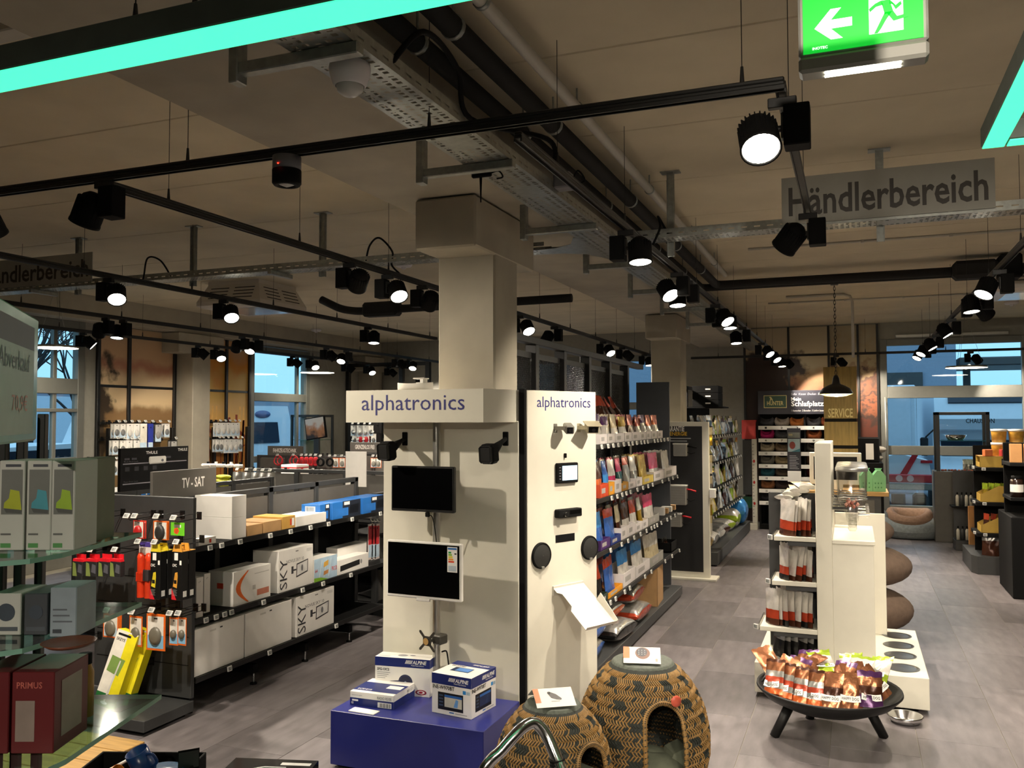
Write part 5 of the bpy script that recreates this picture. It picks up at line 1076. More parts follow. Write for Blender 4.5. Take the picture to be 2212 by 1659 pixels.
def d_skeye(mb, F, w, d, h):
    f = F('-y'); patch(mb, 0, 0, w, h*.17, hx('#1e6a34'), f); patch(mb, 0, h*.17, w, h, hx('#e8e6dc'), f, .0008); patch(mb, w*.55, h*.17, w, h*.98, hx('#e8dc20'), f, .001); letters(mb, 'SKEYE', w*.08, h*.86, w*.5, h*.9, 'print_black', 1, f); patch(mb, w*.1, h*.93, w*.7, h*.96, 'print_black', f, .0012)
    poly(mb, [(w*.1, h*.45), (w*.7, h*.42), (w*.8, h*.64), (w*.15, h*.66)], hx('#7a9a50'), f, .0012); poly(mb, [(w*.42, h*.06), (w*.5, h*.06), (w*.62, h*.62), (w*.56, h*.62)], hx('#d4d4d0'), f, .0015); ellipse(mb, w*.46, h*.05, w*.16, h*.02, hx('#e8e8e4'), f, .0016); patch(mb, 0, 0, d, h*.17, hx('#1e6a34'), F('+x')); 
mk('box_yellow', '#e2d61e', .4, var=.03)
for k, (u, dx) in enumerate(((231, 0), (262, .035))):
    p = A(u, 1532, y=4.66+.10*k); t = carton('tall yellow white and green carton leaning on the end plinth, %s one' % ('front', 'rear')[k], (p.x, 4.66+.09*k, .112), 0, .17, .085, .52, m='box_yellow', deco=d_skeye, group='tall leaning cartons', lid=False); t.rotation_euler = (rd(-10), rd(14), rd(8))
MB().box(-4.78, -4.70, 4.6, 4.9, .105, .109, 'matt_black').build('floor_bracket', gon)
# ================================================================ poster rack in the left foreground (frame turned with the aisle it lines)
RA = YAW
def LC(u, v, d):                                # local rack coordinates: x right, y deep, z up
    q = ray(u, v); h = q.x*-sin(YAW)+q.y*cos(YAW); q = q*(d/h); return Vector((q.x*cos(YAW)+q.y*sin(YAW), d, CAMH+q.z))
r = thing('glass_rack', 'foreground shop rack with green tinted glass shelves and poster frame at the left edge', 'rack', (0, 0, 0), RA)
mk('acrylic_green', '#86b3a2', .25, var=.05); mk('poster_white', '#aebbb4', .5, var=.05); mk('poster_grey', '#4c4c50', .5, var=.05)
pf = LC(84, 690, 2.3); dr = Vector((-.329, .944, 0)); pn = pf-dr*.66; zb = LC(82, 952, 2.3).z; zt = pf.z+.0
Fp = face(Vector((pn.x, pn.y, zb)), dr, Vector((dr.y, -dr.x, 0))); Lp = .66; Hp = zt-zb
po = MB().box(0, Lp, 0, Hp, -.03, 0, 'acrylic_green', .006, T=Fp).build('poster_frame', r)
mb = MB(); patch(mb, .05, .02, Lp-.06, Hp-.09, 'poster_white', Fp, .001); patch(mb, .05, Hp-.09, Lp-.06, Hp-.03, 'poster_grey', Fp, .001); letters(mb, 'Abverkauf', .2, Hp*.54, Lp-.12, Hp*.68, hx('#5a6460'), 0, Fp, lift=.002); letters(mb, '70,9€', .34, Hp*.22, Lp-.14, Hp*.36, hx('#c88a80'), 0, Fp, lift=.002); mb.build('printed_poster', po)
for u, d in ((8, 2.5), (48, 2.55), (92, 2.62)): p = LC(u, 960, d); MB().box(p.x-.012, p.x+.012, d-.012, d+.012, 0, 2.12, 'black_metal', .002).build('upright', r)
shl = []
for z, x1, y0, y1 in ((1.772, -1.085, 2.02, 2.55), (1.58, -1.06, 1.95, 2.5), (1.335, -.98, 1.85, 2.45), (1.02, -.95, 1.85, 2.45), (.5, -.95, 1.85, 2.45)):
    MB().prism([(-1.75, y0), (x1-.13, y0), (x1-.06, y0+.05), (x1-.03, y0+.14), (x1, y1), (-1.75, y1)], z-.012, z, 'shelf_glass', axis='z', side='acrylic_green').build('glass_shelf', r)
    MB().box(-1.75, x1-.16, y0-.006, y0-.001, z-.05, z+.003, mk('rail_grey', '#75777c', .5, var=.04), .001).build('price_rail', r)
def rack_box(u0, u1, vb, d, dep, h, label, m, deco=None, rz=0, z=None):
    a = LC(u0, vb, d); b = LC(u1, vb, d); T = Matrix.Rotation(RA, 4, 'Z') @ Vector(((a.x+b.x)/2, d+dep/2, 0)); return carton(label, (T.x, T.y, (z if z else a.z)+.0005), RA+rz, b.x-a.x-.003, dep, h, m=m, deco=deco, lid=False, group='cartons on the glass rack')
mk('box_dim_white', '#b9bab4', .5, var=.04)
def lampdeco(col):
    def f_(mb, F, w, d, h):
        f = F('-y'); patch(mb, w*.1, h*.4, w*.92, h*.9, hx('#6a6c68'), f); patch(mb, w*.25, h*.93, w*.85, h*.96, hx('#3a3e48'), f)
        poly(mb, [(w*.2, h*.47), (w*.9, h*.45), (w*.85, h*.56), (w*.8, h*.66), (w*.45, h*.68), (w*.4, h*.58), (w*.22, h*.53)], hx(col), f, .001); poly(mb, [(w*.2, h*.47), (w*.9, h*.45), (w*.88, h*.41), (w*.3, h*.42)], hx('#4a4c4a'), f, .001); patch(mb, w*.1, h*.17, w*.5, h*.19, hx('#5a5c5a'), f); patch(mb, w*.1, h*.03, w*.5, h*.08, hx('#4a8a4a'), f)
    return f_
for k, (a, b, c, nm) in enumerate(((-6, 52, '#a8b020', 'leftmost with a lime lamp picture'), (54, 110, '#3f93a4', 'middle with a blue lamp picture'), (108, 161, '#93b424', 'right with a lime lamp picture'))):
    rack_box(a, b, 1180, 2.2, .12, .226, 'tall white lamp carton on the glass rack, '+nm, 'box_dim_white', lampdeco(c), z=1.772)
rack_box(150, 196, 1180, 2.33, .14, .225, 'tall olive grey carton behind the right lamp carton', hx('#6a6d58', .6), z=1.772)
def rnd(mb, F, w, d, h): f = F('-y'); ellipse(mb, w*.5, h*.55, w*.3, w*.3, hx('#39424e'), f); patch(mb, w*.1, h*.1, w*.9, h*.2, hx('#4a5058'), f)
def txt(mb, F, w, d, h):
    f = F('-y')
    for k in range(3): patch(mb, w*.12, h*(.3+.12*k), w*(.85-.1*k), h*(.33+.12*k), hx('#5a6068'), f)
    patch(mb, w*.12, h*.08, w*.45, h*.16, hx('#3a4048'), f)
rack_box(-20, 46, 1345, 2.12, .12, .10, 'grey white carton at the left edge of the second glass shelf', 'box_dim_white', rnd, z=1.58); rack_box(50, 104, 1343, 2.12, .12, .10, 'dark carton with round device on the second glass shelf', hx('#3c4046', .5), rnd, z=1.58); rack_box(106, 166, 1340, 2.1, .1, .118, 'blue white carton with text on the second glass shelf', hx('#8d9aa4', .5), txt, z=1.58)
q = LC(150, 1360, 2.02); T = Matrix.Rotation(RA, 4, 'Z') @ q; solo(MB().lathe([(.001, 0), (.045, 0), (.06, .010), (.056, .010), (.044, .004), (.001, .004)], 24, hx('#6a3a26', .4)), 'reflection_disc', 'small terracotta plate at the rounded end of the second glass shelf', 'plate', (T.x, T.y, 1.581))  # orange reflection at the shelf end, put in as a coloured disc
def pri(mb, F, w, d, h): f = F('-y'); letters(mb, 'PRIMUS', w*.12, h*.8, w*.72, h*.88, hx('#b05a50'), 1, f); patch(mb, w*.1, h*.15, w*.55, h*.65, hx('#8a7a72'), f); g = F('+x'); patch(mb, d*.2, h*.15, d*.8, h*.85, hx('#8d8478'), g)
mk('box_maroon', '#5e1519', .45, var=.05)
rack_box(22, 117, 1588, 2.02, .16, .185, 'dark red stove carton on the third glass shelf', 'box_maroon', pri, z=1.335); rack_box(-60, 19, 1588, 2.02, .16, .185, 'dark red carton cut off at the left edge of the third glass shelf', 'box_maroon', z=1.335)
def bottle(u, vb, d, h, rad_, col, z, label):
    q = Matrix.Rotation(RA, 4, 'Z') @ LC(u, vb, d); t = thing('bottle', label, 'bottle', (q.x, q.y, z), 0, 'bottles on the glass rack'); MB().lathe([(.001, 0), (rad_, 0), (rad_, h*.7), (rad_*.7, h*.8), (rad_*.7, h*.84)], 18, col).build('body', t); MB().cyl((0, 0, h*.83), (0, 0, h), rad_*.75, n=16, m='matt_black').build('cap', t)
bottle(155, 1500, 2.22, .16, .02, hx('#20284a', .4), 1.335, 'navy flask on the third glass shelf'); bottle(183, 1500, 2.28, .16, .022, hx('#b0813a', .4), 1.335, 'amber flask on the third glass shelf beside the navy one')
for k, (u, c, w) in enumerate(((90, '#3c4450', 50), (150, '#8d959a', 60), (188, '#48607c', 44), (40, '#6a7278', 60))): rack_box(u-w/2, u+w/2, 1655, 2.06+.04*k, .12, .16+.03*(k == 1), '%s carton on the lowest visible glass shelf' % ('dark slate', 'pale grey', 'steel blue', 'mid grey')[k], hx(c, .5), txt, rz=.2*(k-1), z=1.02)
# wooden platform with a crate of camping crockery
c = A(310, 1603, z=.1); r = thing('wooden_platform', 'low pale wooden platform before the end plinth', 'platform', (c.x-.75, c.y-.62, 0), 0)
for k in range(7): MB().box(-.75, .75, -.62+k*.18, -.62+k*.18+.172, .075, .1, 'wood_oak', .003).build('plank', r)
for s in (-.6, 0, .6): MB().box(s-.04, s+.04, -.6, .6, 0, .075, 'wood_oak', .003).build('bearer', r)
q = A(312, 1640, z=.42); cx, cy = q.x, q.y-.05
t = thing('crate', 'black open crate of camping crockery at the bottom left', 'crate', (cx, cy, .1), rd(20)); cr_ = t; W_, D_, H_ = .27, .2, .30
for a in ((-W_, W_, -D_, -D_+.012), (-W_, W_, D_-.012, D_), (-W_, -W_+.012, -D_, D_), (W_-.012, W_, -D_, D_)): MB().box(*a, 0, H_, 'matt_black', .003).build('side_wall', t)
MB().box(-W_, W_, -D_, D_, 0, .012, 'matt_black').build('bottom', t)
def in_crate(x, y, z): return Matrix.Translation((cx, cy, .1)) @ Matrix.Rotation(rd(20), 4, 'Z') @ Vector((x, y, z))
def mug(x, y, z, rot, col, label, nm='mug', rad_=.045, h=.10, hc=None):
    t = thing(nm, label, 'mug', in_crate(x, y, z)); t.rotation_euler = rot; MB().lathe([(.001, 0), (rad_*.95, 0), (rad_, .01), (rad_, h), (rad_*.94, h), (rad_*.92, .012), (.001, .008)], 24, col).build('cup', t); MB().tube(ctrl([(rad_, 0, h*.8), (rad_+.035, 0, h*.75), (rad_+.04, 0, h*.4), (rad_, 0, h*.2)]), .007, 8, hc or col).build('handle', t)
mug(.04, .02, .27, (rd(20), rd(-14), 0), hx('#1c3a6c', .25), 'tilted dark blue mug on top of the crate', h=.12, rad_=.055); mug(-.14, -.05, .24, (rd(10), rd(60), .4), hx('#d07a24', .3), 'orange mug lying in the crate with white handle', hc='box_white', rad_=.05); mug(-.02, -.1, .25, (rd(70), 0, 1), hx('#d8d6cc', .3), 'white mug lying in the crate')
for k in range(3): solo(MB().lathe([(.001, 0), (.06, 0), (.10, .02), (.098, .024), (.058, .006), (.001, .006)], 28, hx(('#1c5a78', '#2a86a0', '#1e4c70')[k], .2)), 'plate', 'teal camping plate in the crate, %s of the stack' % ('lowest', 'middle', 'topmost')[k], 'plate', in_crate(.14, -.03, .25+.014*k), .3, 'plates in the crate')
solo(MB().box(-.05, .05, -.001, .001, 0, .14, 'matt_black').box(-.047, .047, -.0015, -.001, .05, .13, hx('#3a3c3c')), 'price_sign', 'dark price sign sticking out of the crate at its right', 'sign', in_crate(.25, .02, .24), rd(50))
o = MB().tube([in_crate(x, y, z) for x, y, z in ((-.2, .0, .25), (-.1, .1, .29), (.0, .14, .29))], .008, 6, 'box_white'); solo(o, 'ladle', 'white plastic ladle handle lying across the crate', 'ladle')
# ================================================================ far left shelves
def low_gondola(label, p, q, h, dep, bays):
    """double sided low gondola with spine from p to q"""
    p, q = Vector((*p, 0)), Vector((*q, 0)); L = (q-p).length; ang = math.atan2(q.y-p.y, q.x-p.x); r = thing('gondola', label, 'gondola shelf', p, ang)
    for k in range(bays+1): x = L*k/bays; MB().box(x-.03, x+.03, -.03, .03, 0, h, 'anthracite', .003).build('upright', r)
    MB().box(0, L, -.025, .025, h-.045, h, 'anthracite', .003).build('top_rail', r)
    for k in range(bays): MB().box(L*k/bays+.03, L*(k+1)/bays-.03, -.006, .006, .1, h-.06, 'grey_panel').build('back_panel', r)
    for z in (.12, .5, .85): MB().box(0, L, -dep, dep, z-.03, z, 'matt_black', .003).build('shelf', r)
    return r
gd = low_gondola('low grey gondola carrying the black door lock board', (-6.9, 6.2), (-6.9, 9.15), 1.38, .42, 4)
a, b = A(258, 972, x=-6.9), A(404, 963, x=-6.9); zb = 1.38; w = b.y-a.y; h = b.z-zb
t = thing('product_board', 'black door lock display board with white brand lettering on the far low gondola', 'display board', (-6.9, (a.y+b.y)/2, zb), rd(90))
MB().box(-w/2, w/2, -.02, .02, 0, h, mk('board_black', '#101011', .5), .002).build('board', t)
mb = MB(); F = face(Vector((-w/2, -.02, 0)), (1, 0, 0), (0, -1, 0)); letters(mb, 'THULE', w*.35, h*.84, w*.52, h*.91, 'print_white', 1, F); letters(mb, 'THULE', w*.83, h*.88, w*.98, h*.95, 'print_white', 1, F)
patch(mb, w*.03, h*.62, w*.97, h*.645, hx('#9a98a0'), F); patch(mb, w*.03, h*.15, w*.5, h*.175, hx('#9a98a0'), F); letters(mb, 'Thule Door Lock', w*.04, h*.67, w*.24, h*.70, hx('#6a6a70'), 0, F); letters(mb, 'Thule Door Lock', w*.04, h*.2, w*.24, h*.23, hx('#6a6a70'), 0, F)
for x in (.05, .15, .65): patch(mb, w*x, h*.72, w*(x+.07), h*.77, hx('#4a4a50'), F); 
for k in range(4): patch(mb, w*(.06+.13*k), h*.46, w*(.12+.13*k), h*.56, hx('#3c3c40'), F)
mb.build('printed_design', t)
MB().box(-.12*w, .13*w, -.05, -.02, h*.6, h*.78, 'box_white', .012).build('lock_sample', t); MB().cyl((.06*w, -.05, h*.68), (.06*w, -.056, h*.68), .014, n=14, m='grey_plastic').build('lock_cylinder', t)
x = MB().box(-.01, .01, -.15, .15, 0, .16, 'grey_panel', .002); p = A(415, 990, x=-6.9); solo(x, 'divider_panel', 'small grey divider panel beside the black door lock board', 'panel', (-6.9, p.y, 1.38))
# goods on top: bags, a yellow bundle, white fittings
yB2 = 9.64; gb = low_gondola('low black gondola with clear plastic bags hung on its front, behind the television gondola', (-7.6, yB2), (-4.6, yB2), 1.45, .4, 4)
mk('bag_grey', '#77756e', .3, var=.3, scale=20); 
for k, u in enumerate((513, 533, 552, 568, 584)):
    p = A(u, 1030, y=yB2-.33); t = thing('hanging_bag', 'clear plastic bag with grey contents hanging behind the television gondola, %s from the left' % ORD[k], 'bag', (p.x, yB2-.33, 1.42), 0, 'clear hanging bags')
    put(bpy.data.meshes.get('bag_mesh') or MB().grid(lambda u, v: ((u-.5)*.15*(1+.3*v), -.05*sin(pi*u)*min(1, 4*v)*(1+.1*sin(9*u+7*v)), -.33*v), 10, 8, 'bag_grey').grid(lambda u, v: ((.5-u)*.15*(1+.3*v), .05*sin(pi*u)*min(1, 4*v), -.33*v), 8, 6, 'bag_grey').mesh('bag_mesh'), 'contents', t)
    mb = MB(); letters(mb, '20', -.05, -.27, .05, -.2, 'print_black', 1, face(Vector((0, -.075, 0)), (1, 0, 0), (0, -1, 0))); mb.build('print', t); hook(gb, (p.x+7.6, -.006, 1.425), .32)
p = A(483, 1038, y=9.3)
for k in range(3): solo(MB().grid(lambda u, v: (.10*cos(2*pi*u)*sin(pi*v)*1.25, .06*sin(2*pi*u)*sin(pi*v), .025+.025*cos(pi*v)+.006*sin(23*u)), 24, 6, mk('strap_yellow', '#cfd030', .5, var=.3, scale=40)), 'strap_bundle', 'yellow webbing bundle on the shelf behind the department board, %s of its stack' % ('lowest', 'middle', 'topmost')[k], 'strap', (p.x, 9.29, .851+.0+.052*k+(A(483, 1038, y=9.3).z-.93)), 0, 'yellow strap bundles')
MB().box(2.0+p.x+7.6-2.3, p.x+7.6+.3, -.38, -.2, A(483, 1038, y=9.3).z-.1, A(483, 1038, y=9.3).z-.08, 'matt_black').build('shelf', gb)
rng = random.Random(9)
for k, u in enumerate((445, 462, 478, 497, 515)):
    p = A(u, 1000, y=yB2); solo(MB().box(-.06, .06, -.04, .04, 0, .05, 'box_white', .015).cyl((.03, 0, .05), (.03, 0, .075), .02, n=12, m='box_white' if k % 2 else 'matt_black'), 'plastic_fitting', 'small white plastic fitting lying on the black gondola rail, %s from the left' % ORD[k], 'fitting', (p.x, yB2, 1.4505), rng.uniform(0, 2), 'white plastic fittings')
gs = low_gondola('short low gondola between the television gondola and the white display', (-4.88, 8.3), (-4.88, 9.1), 1.3, .42, 1)
for k, u in enumerate((806, 813, 820)):
    p = A(u, 1130, x=-4.55); hook(gs, (p.y-8.3, -.006, p.z), .3); solo(hang_card(.10, .36, hx('#d8ccc8', .4), hx('#c83038', .4), hx('#d8d0cc', .4), blob=False), 'hanging_pack', 'red and white long pack beside the white display edge, %s from the left' % ORD[k], 'pack', (-4.58, p.y, p.z-.0078), rd(90), 'red and white packs')
def d_head(mb, F, w, d, h):
    for g, L in (('-y', w), ('-x', d)): f = F(g); patch(mb, 0, 0, L, h*.25, 'box_navy', f); patch(mb, L*.3, h*.06, L*.7, h*.2, 'print_white', f, .001); mb.tube([Vector((L*(.5-.3*cos(t)), h*(.45+.35*sin(t)), .002)) for t in [i*pi/8 for i in range(9)]], .012, 4, 'print_black', T=f)
carton('white and navy headphone carton on the shelf beside the white display', (-4.60, 8.62, .1205), rd(90), .24, .2, .42, deco=d_head, lid=False)
# cross gondolas at the back with department boards
def board(u0, v0, u1, v1, y, s, label, tx):
    a, b = A(u0, v0, y=y), A(u1, v1, y=y); w = b.x-a.x; h = a.z-b.z; t = thing('header_board', label, 'sign', ((a.x+b.x)/2, y, b.z), 0, 'grey header boards'); MB().box(-w/2, w/2, -.012, .012, 0, h, 'grey_panel', .002).build('board', t)
    mb = MB(); letters(mb, s, w*(tx[0]-.5), h*.3, w*(tx[1]-.5), h*.74, 'print_white', 1, face(Vector((0, -.012, 0)), (1, 0, 0), (0, -1, 0))); mb.build('lettering', t); return b.z
YC = 13.3; zc = board(579, 963, 655, 984, YC, 'FAHRZEUGTECHNIK', 'grey vehicle technology department board before the bright window', (.16, .82)); 
a = A(560, 985, y=YC); b = A(745, 985, y=YC); gc = low_gondola('black cross gondola with red hanging straps below the vehicle technology board', (a.x, YC), (b.x, YC), zc, .35, 3)
a2 = A(757, 985, y=YC); zc2 = board(757, 955, 823, 977, YC, 'GRENZENLOS FREI', 'grey department board at the right beside the white display', (.17, .8)); b2 = A(830, 985, y=YC); gf = low_gondola('black cross gondola below the department board beside the white display', (b.x+.08, YC), (b2.x+.3, YC), zc2, .35, 2)
def chook(g, gx, u, v, y, L=.3): p = A(u, v, y=y-L); hook(g, (p.x-gx, 0, p.z), L); return p
RED = hx('#c0202a', .5)
for k, u in enumerate((600, 634)):
    p = chook(gc, a.x, u, 986, YC, .36); solo(MB().tube([(.085*cos(t), .01*sin(3*t), -.09+.085*sin(t)) for t in [i*pi/10 for i in range(21)]], .012, 6, RED).tube([(.06*cos(t)+.03, .02, -.1+.06*sin(t)) for t in [i*pi/10 for i in range(21)]], .01, 6, RED), 'cable_coil', 'red cable coil hanging below the vehicle technology board, %s one' % ('left', 'right')[k], 'cable coil', (p.x, YC-.35, p.z+.02), 0, 'red cable coils')
for k, u in enumerate((652, 662, 672, 682)):
    p = chook(gc, a.x, u, 986, YC, .36); solo(MB().box(-.04, .04, -.03, .03, -.16, 0, RED, .02).box(-.03, .03, -.04, .04, -.12, -.05, hx('#8a1018', .5), .01), 'strap_pack', 'red strap pack hanging on the black cross gondola, %s from the left' % ORD[k], 'strap', (p.x, YC-.36, p.z-.0078), 0, 'red strap packs')
for k, (u, v) in enumerate(((692, 988), (712, 988), (662, 1018), (676, 1017), (694, 1019), (704, 1022))):
    p = A(u, v, y=YC-.37); z = p.z; hook(gc, (p.x-a.x, 0, z), .36); solo(MB().lathe([(.05, -.02), (.075, -.02), (.08, 0), (.075, .02), (.05, .02), (.045, 0), (.05, -.02)], 18, 'matt_black', T=Matrix.Translation((0, 0, -.075)) @ Matrix.Rotation(pi/2, 4, 'X')), 'hose_coil', 'black hose coil on the cross gondola hooks, %s' % ('upper left one', 'upper right one', 'lower row first', 'lower row second', 'lower row third', 'lower row last')[k], 'hose', (p.x, YC-.36, z-.0078), 0, 'black hose coils')
for k, u in enumerate((724, 738, 760, 806, 816)):
    p = A(u, 988, y=YC-.37); hook(gc if u < 745 else gf, (p.x-(a.x if u < 745 else b.x+.08), 0, p.z), .36); solo(hang_card(.12, .17, OR_, WH, hx('#8a887e', .4), seed=k), 'blister_pack', 'orange bordered pack hanging on a back cross gondola, %s from the left' % ORD[k], 'blister pack', (p.x, YC-.35, p.z-.0078), 0, 'orange packs on the cross gondolas')
def d_strap(mb, F, w, d, h):
    for g, L in (('-y', w), ('+x', d)): patch(mb, 0, h*.72, L, h*.82, hx('#c03a3a'), F(g)); patch(mb, L*.35, h*.55, L*.55, h*.75, hx('#c03a3a'), F(g), .001)
for k in range(2):
    p = A(637, 1030, y=11.7); zs_ = p.z-.2; carton('white carton with red stripe behind the television gondola rail, %s of two' % ('lower', 'upper')[k], (p.x, 11.7, zs_+.001+.2*k), rd(-8), .33, .28, .198, deco=d_strap, group='red striped cartons')
low_gondola('low black gondola holding the red striped cartons', (A(600, 1030, y=11.7).x, 11.7), (A(700, 1030, y=11.7).x, 11.7), zs_, .3, 2)
p = A(769, 1012, y=8.6); a = A(747, 975, y=8.6); b = A(791, 1052, y=8.6)
t = thing('info_board', 'blank white information board on a stand behind the end of the television gondola', 'display board', (p.x, 8.6, 0)); w = b.x-a.x; MB().box(-w/2, w/2, -.006, .006, b.z, a.z, 'white_card', .001).build('board', t); MB().box(-.02, .02, .006, .03, 0, b.z+.2, 'anthracite', .003).box(-.15, .15, -.1, .14, 0, .015, 'anthracite', .003).build('stand', t)
# tilted demo screen in a black frame before the window
Yd = 15.0; a = A(631, 896, y=Yd); b = A(688, 985, y=Yd); t = thing('frame_stand', 'tall open black frame stand with glass shelf before the bright window', 'display stand', ((a.x+b.x)/2, Yd, 0)); w = b.x-a.x
for s in (-1, 1):
    for d in (0, .5): MB().box(s*w/2-.025, s*w/2+.025, d-.02, d+.02, 0, a.z, 'black_metal', .003).build('post', t)
MB().box(-w/2, w/2, -.02, .02, a.z-.05, a.z, 'black_metal', .003).box(-w/2, w/2, .48, .52, a.z-.05, a.z, 'black_metal', .003).build('top_bar', t); MB().box(-w/2, w/2, .0, .5, A(660, 951, y=Yd).z, A(660, 951, y=Yd).z+.012, 'shelf_glass').build('glass_shelf', t)
MB().box(-w/2, w/2, 0, .5, .3, .34, 'matt_black').box(-w/2, w/2, 0, .5, .9, .94, 'matt_black').build('lower_shelf', t)
p = A(683, 945, y=14.4); a = A(664, 903, y=14.4); b = A(703, 946, y=14.4); t = thing('demo_screen', 'tilted landscape picture screen on a stand before the window wall', 'screen', (p.x, 14.4, 0)); w = b.x-a.x; h = a.z-b.z
T = Matrix.Translation((0, 0, b.z)) @ Matrix.Rotation(rd(-8), 4, 'Y'); MB().box(-w/2-.02, w/2+.02, 0, .05, -.02, h+.02, 'matt_black', .004, T=T).build('casing', t)
mural('screen_picture', [(0, '#3a3230'), (1.75, '#3a3230'), (1.9, '#c8885a'), (2.05, '#e8e0d8'), (3, '#e8e0d8')], .6, 5); MB().box(-w/2, w/2, -.003, .001, 0, h, 'screen_picture', T=T).build('picture', t); MB().box(-.06, .06, 0, .04, .02, b.z+.1, 'anthracite', .004).box(-.25, .25, -.15, .2, 0, .02, 'anthracite', .004).build('stand', t)
t = thing('post_rack', 'tall black shelf frame posts standing free at the back left', 'shelf frame', (0, 0, 0))
for u in (713, 752, 868, 925): p = A(u, 800, y=16.6); MB().box(p.x-.05, p.x+.05, 16.55, 16.65, 0, 3.35, 'black_metal', .004).build('post', t)
p = A(713, 800, y=16.6).x; q = A(925, 800, y=16.6).x; MB().box(p, q, 16.57, 16.63, 3.27, 3.35, 'black_metal').box(p, q, 16.57, 16.63, 1.7, 1.78, 'black_metal').build('cross_bar', t)
# hook walls in front of the murals
def hook_wall(label, segs, rows, x=XL+.1):
    y0, y1 = segs; r = thing('hook_rack', label, 'hook rack', (x, 0, 0), 0)
    for y in (y0, (y0+y1)/2, y1): MB().box(-.04, .02, y-.03, y+.03, 0, 1.98, 'black_metal', .003).build('upright', r)
    for v, us, kind in rows:
        for k, (u, c) in enumerate(us):
            p = A(u, v, x=x+.32); MB().box(.0, .012, p.y-.05, p.y+.05, p.z-.02, p.z+.02, 'black_metal').build('hook_bar', r); hook(r, (.012, p.y, p.z), .3, rd(90))
            mesh_ = HW[c]
            for n in range(2): solo(mesh_, 'hanging_pack', '%s on the %s, %s hook, %s row%s' % (HN[c], kind[1], ORD[k], kind[0], (', front', ', behind')[n]), 'pack', (x+.28-.06*n, p.y, p.z-.0078), rd(90), 'packs on the %s' % kind[1])
    return r
HW = {'w': hang_card(.13, .24, WH, hx('#d8d6d0', .4), hx('#b8b6b0', .4)), 'c': hang_card(.12, .22, hx('#b8b4ac', .3), WH, hx('#6a6a68', .4)), 'b': hang_card(.11, .5, hx('#27348c', .4), hx('#27348c', .4), hx('#3a48a0', .4), blob=False), 'k': hang_card(.14, .3, hx('#1c1c1e', .4), hx('#a8a6a0', .4), hx('#8a8884', .4)), 'l': hang_card(.15, .5, WH, hx('#d4cec0', .4), hx('#c8c4ba', .4), blob=False)}
HN = {'w': 'white pack', 'c': 'clear pack with grey part', 'b': 'long blue pack', 'k': 'black headed pack', 'l': 'long white pack'}
k1 = 'meadow mural rack'; hook_wall('black hook rack full of white packs before the meadow mural', (9.9, 11.2), [(914, [(257, 'c'), (270, 'c'), (285, 'w'), (300, 'w'), (314, 'l'), (330, 'b'), (346, 'k'), (365, 'c')], ('top', k1)), (950, [(254, 'c'), (270, 'c'), (284, 'w'), (300, 'w'), (380, 'k')], ('middle', k1)), (994, [(225, 'w'), (240, 'w'), (252, 'c')], ('low', k1))])
k2 = 'bicycle mural rack'; hook_wall('black hook rack with small white packs before the bicycle mural', (12.2, 13.1), [(912, [(476, 'w'), (487, 'w'), (497, 'w'), (508, 'w'), (517, 'w')], ('top', k2)), (948, [(474, 'c'), (482, 'c'), (493, 'w'), (504, 'w'), (514, 'w'), (523, 'c')], ('middle', k2))])
# white goods by the department board at the right
xw = 15.4; r = thing('hook_rack', 'black hook rack with white and red packs beside the white display header', 'hook rack', (0, xw, 0)); a = A(752, 940, y=xw).x; b = A(826, 940, y=xw).x
MB().box(a, b, -.02, .02, 0, 2.15, 'matt_black', .004).build('back_panel', r)
for v, us in ((918, (762, 775, 788, 800)), (936, (765, 778, 790, 806)), (952, (763, 774, 786))):
    for k, u in enumerate(us):
        p = A(u, v, y=xw-.3); hook(r, (p.x, -.02, p.z), .28); c = 'w' if (k+v) % 3 else 'c'; solo(HW[c] if not (v == 936 and k in (1, 2)) else hang_card(.16, .2, RED, WH, RED), 'hanging_pack', 'pack on the hook rack beside the white header, %s of the %s row' % (ORD[k], {918: 'top', 936: 'middle', 952: 'low'}[v]), 'pack', (p.x, xw-.28, p.z-.0078), 0, 'packs beside the white header')
r = thing('carton_shelf', 'low shelf stacked with blue and white cartons below the meadow mural', 'shelf', (-9.4, 9.4, 0)); MB().box(-.3, .3, -.75, .75, 0, .9, 'matt_black', .004).build('body', r)
for k in range(4): p = A(212+9*k, 1030, x=-9.2); carton('blue and white carton on the low shelf at the meadow mural, %s from the camera' % ORD[k], (-9.3, 8.95+.28*k, .901), rd(90), .26, .3, .24+.04*(k % 2), m='box_white', fm={'-y': 'box_blue'}, group='blue and white cartons')
# ================================================================ pet food gondola
GX, GFX, GY0, GY1 = -2.45, -1.97, 6.25, 10.42
r = thing('gondola', 'tall dark pet food gondola with five levels beside the white electronics display', 'gondola shelf'); pg = r
MB().box(GX-.05, -1.93, GY0, GY1, .02, .12, 'anthracite', .004).build('plinth', r); MB().box(GX-.05, -1.97, GY0+.05, GY1+.15, 0, .02, 'matt_black').build('plinth_foot', r)
ys = [6.3, 6.95, 7.72, 8.54, 9.34, 10.16]
for y in ys: MB().box(GX-.15, GX-.05, y-.04, y+.04, 0, 2.74, 'black_metal', .004).build('upright', r)
MB().box(GX-.14, GX-.06, ys[0], 11.0, 2.74, 2.8, 'anthracite', .004).build('top_rail', r)
me = MB(); wp = .66
for s in (-1, 1):
    for k in range(-30, 60):
        z0 = k*.035; a = max(0, -z0); b = min(wp, 1.0-z0)
        if b-a > .02:
            p0, p1 = (a, z0+a), (b, z0+b)
            if s < 0: p0, p1 = (wp-p0[0], p0[1]), (wp-p1[0], p1[1])
            me.tube([(0, p0[0], p0[1]), (0, p1[0], p1[1])], .0055, 4, 'black_metal', caps=False)
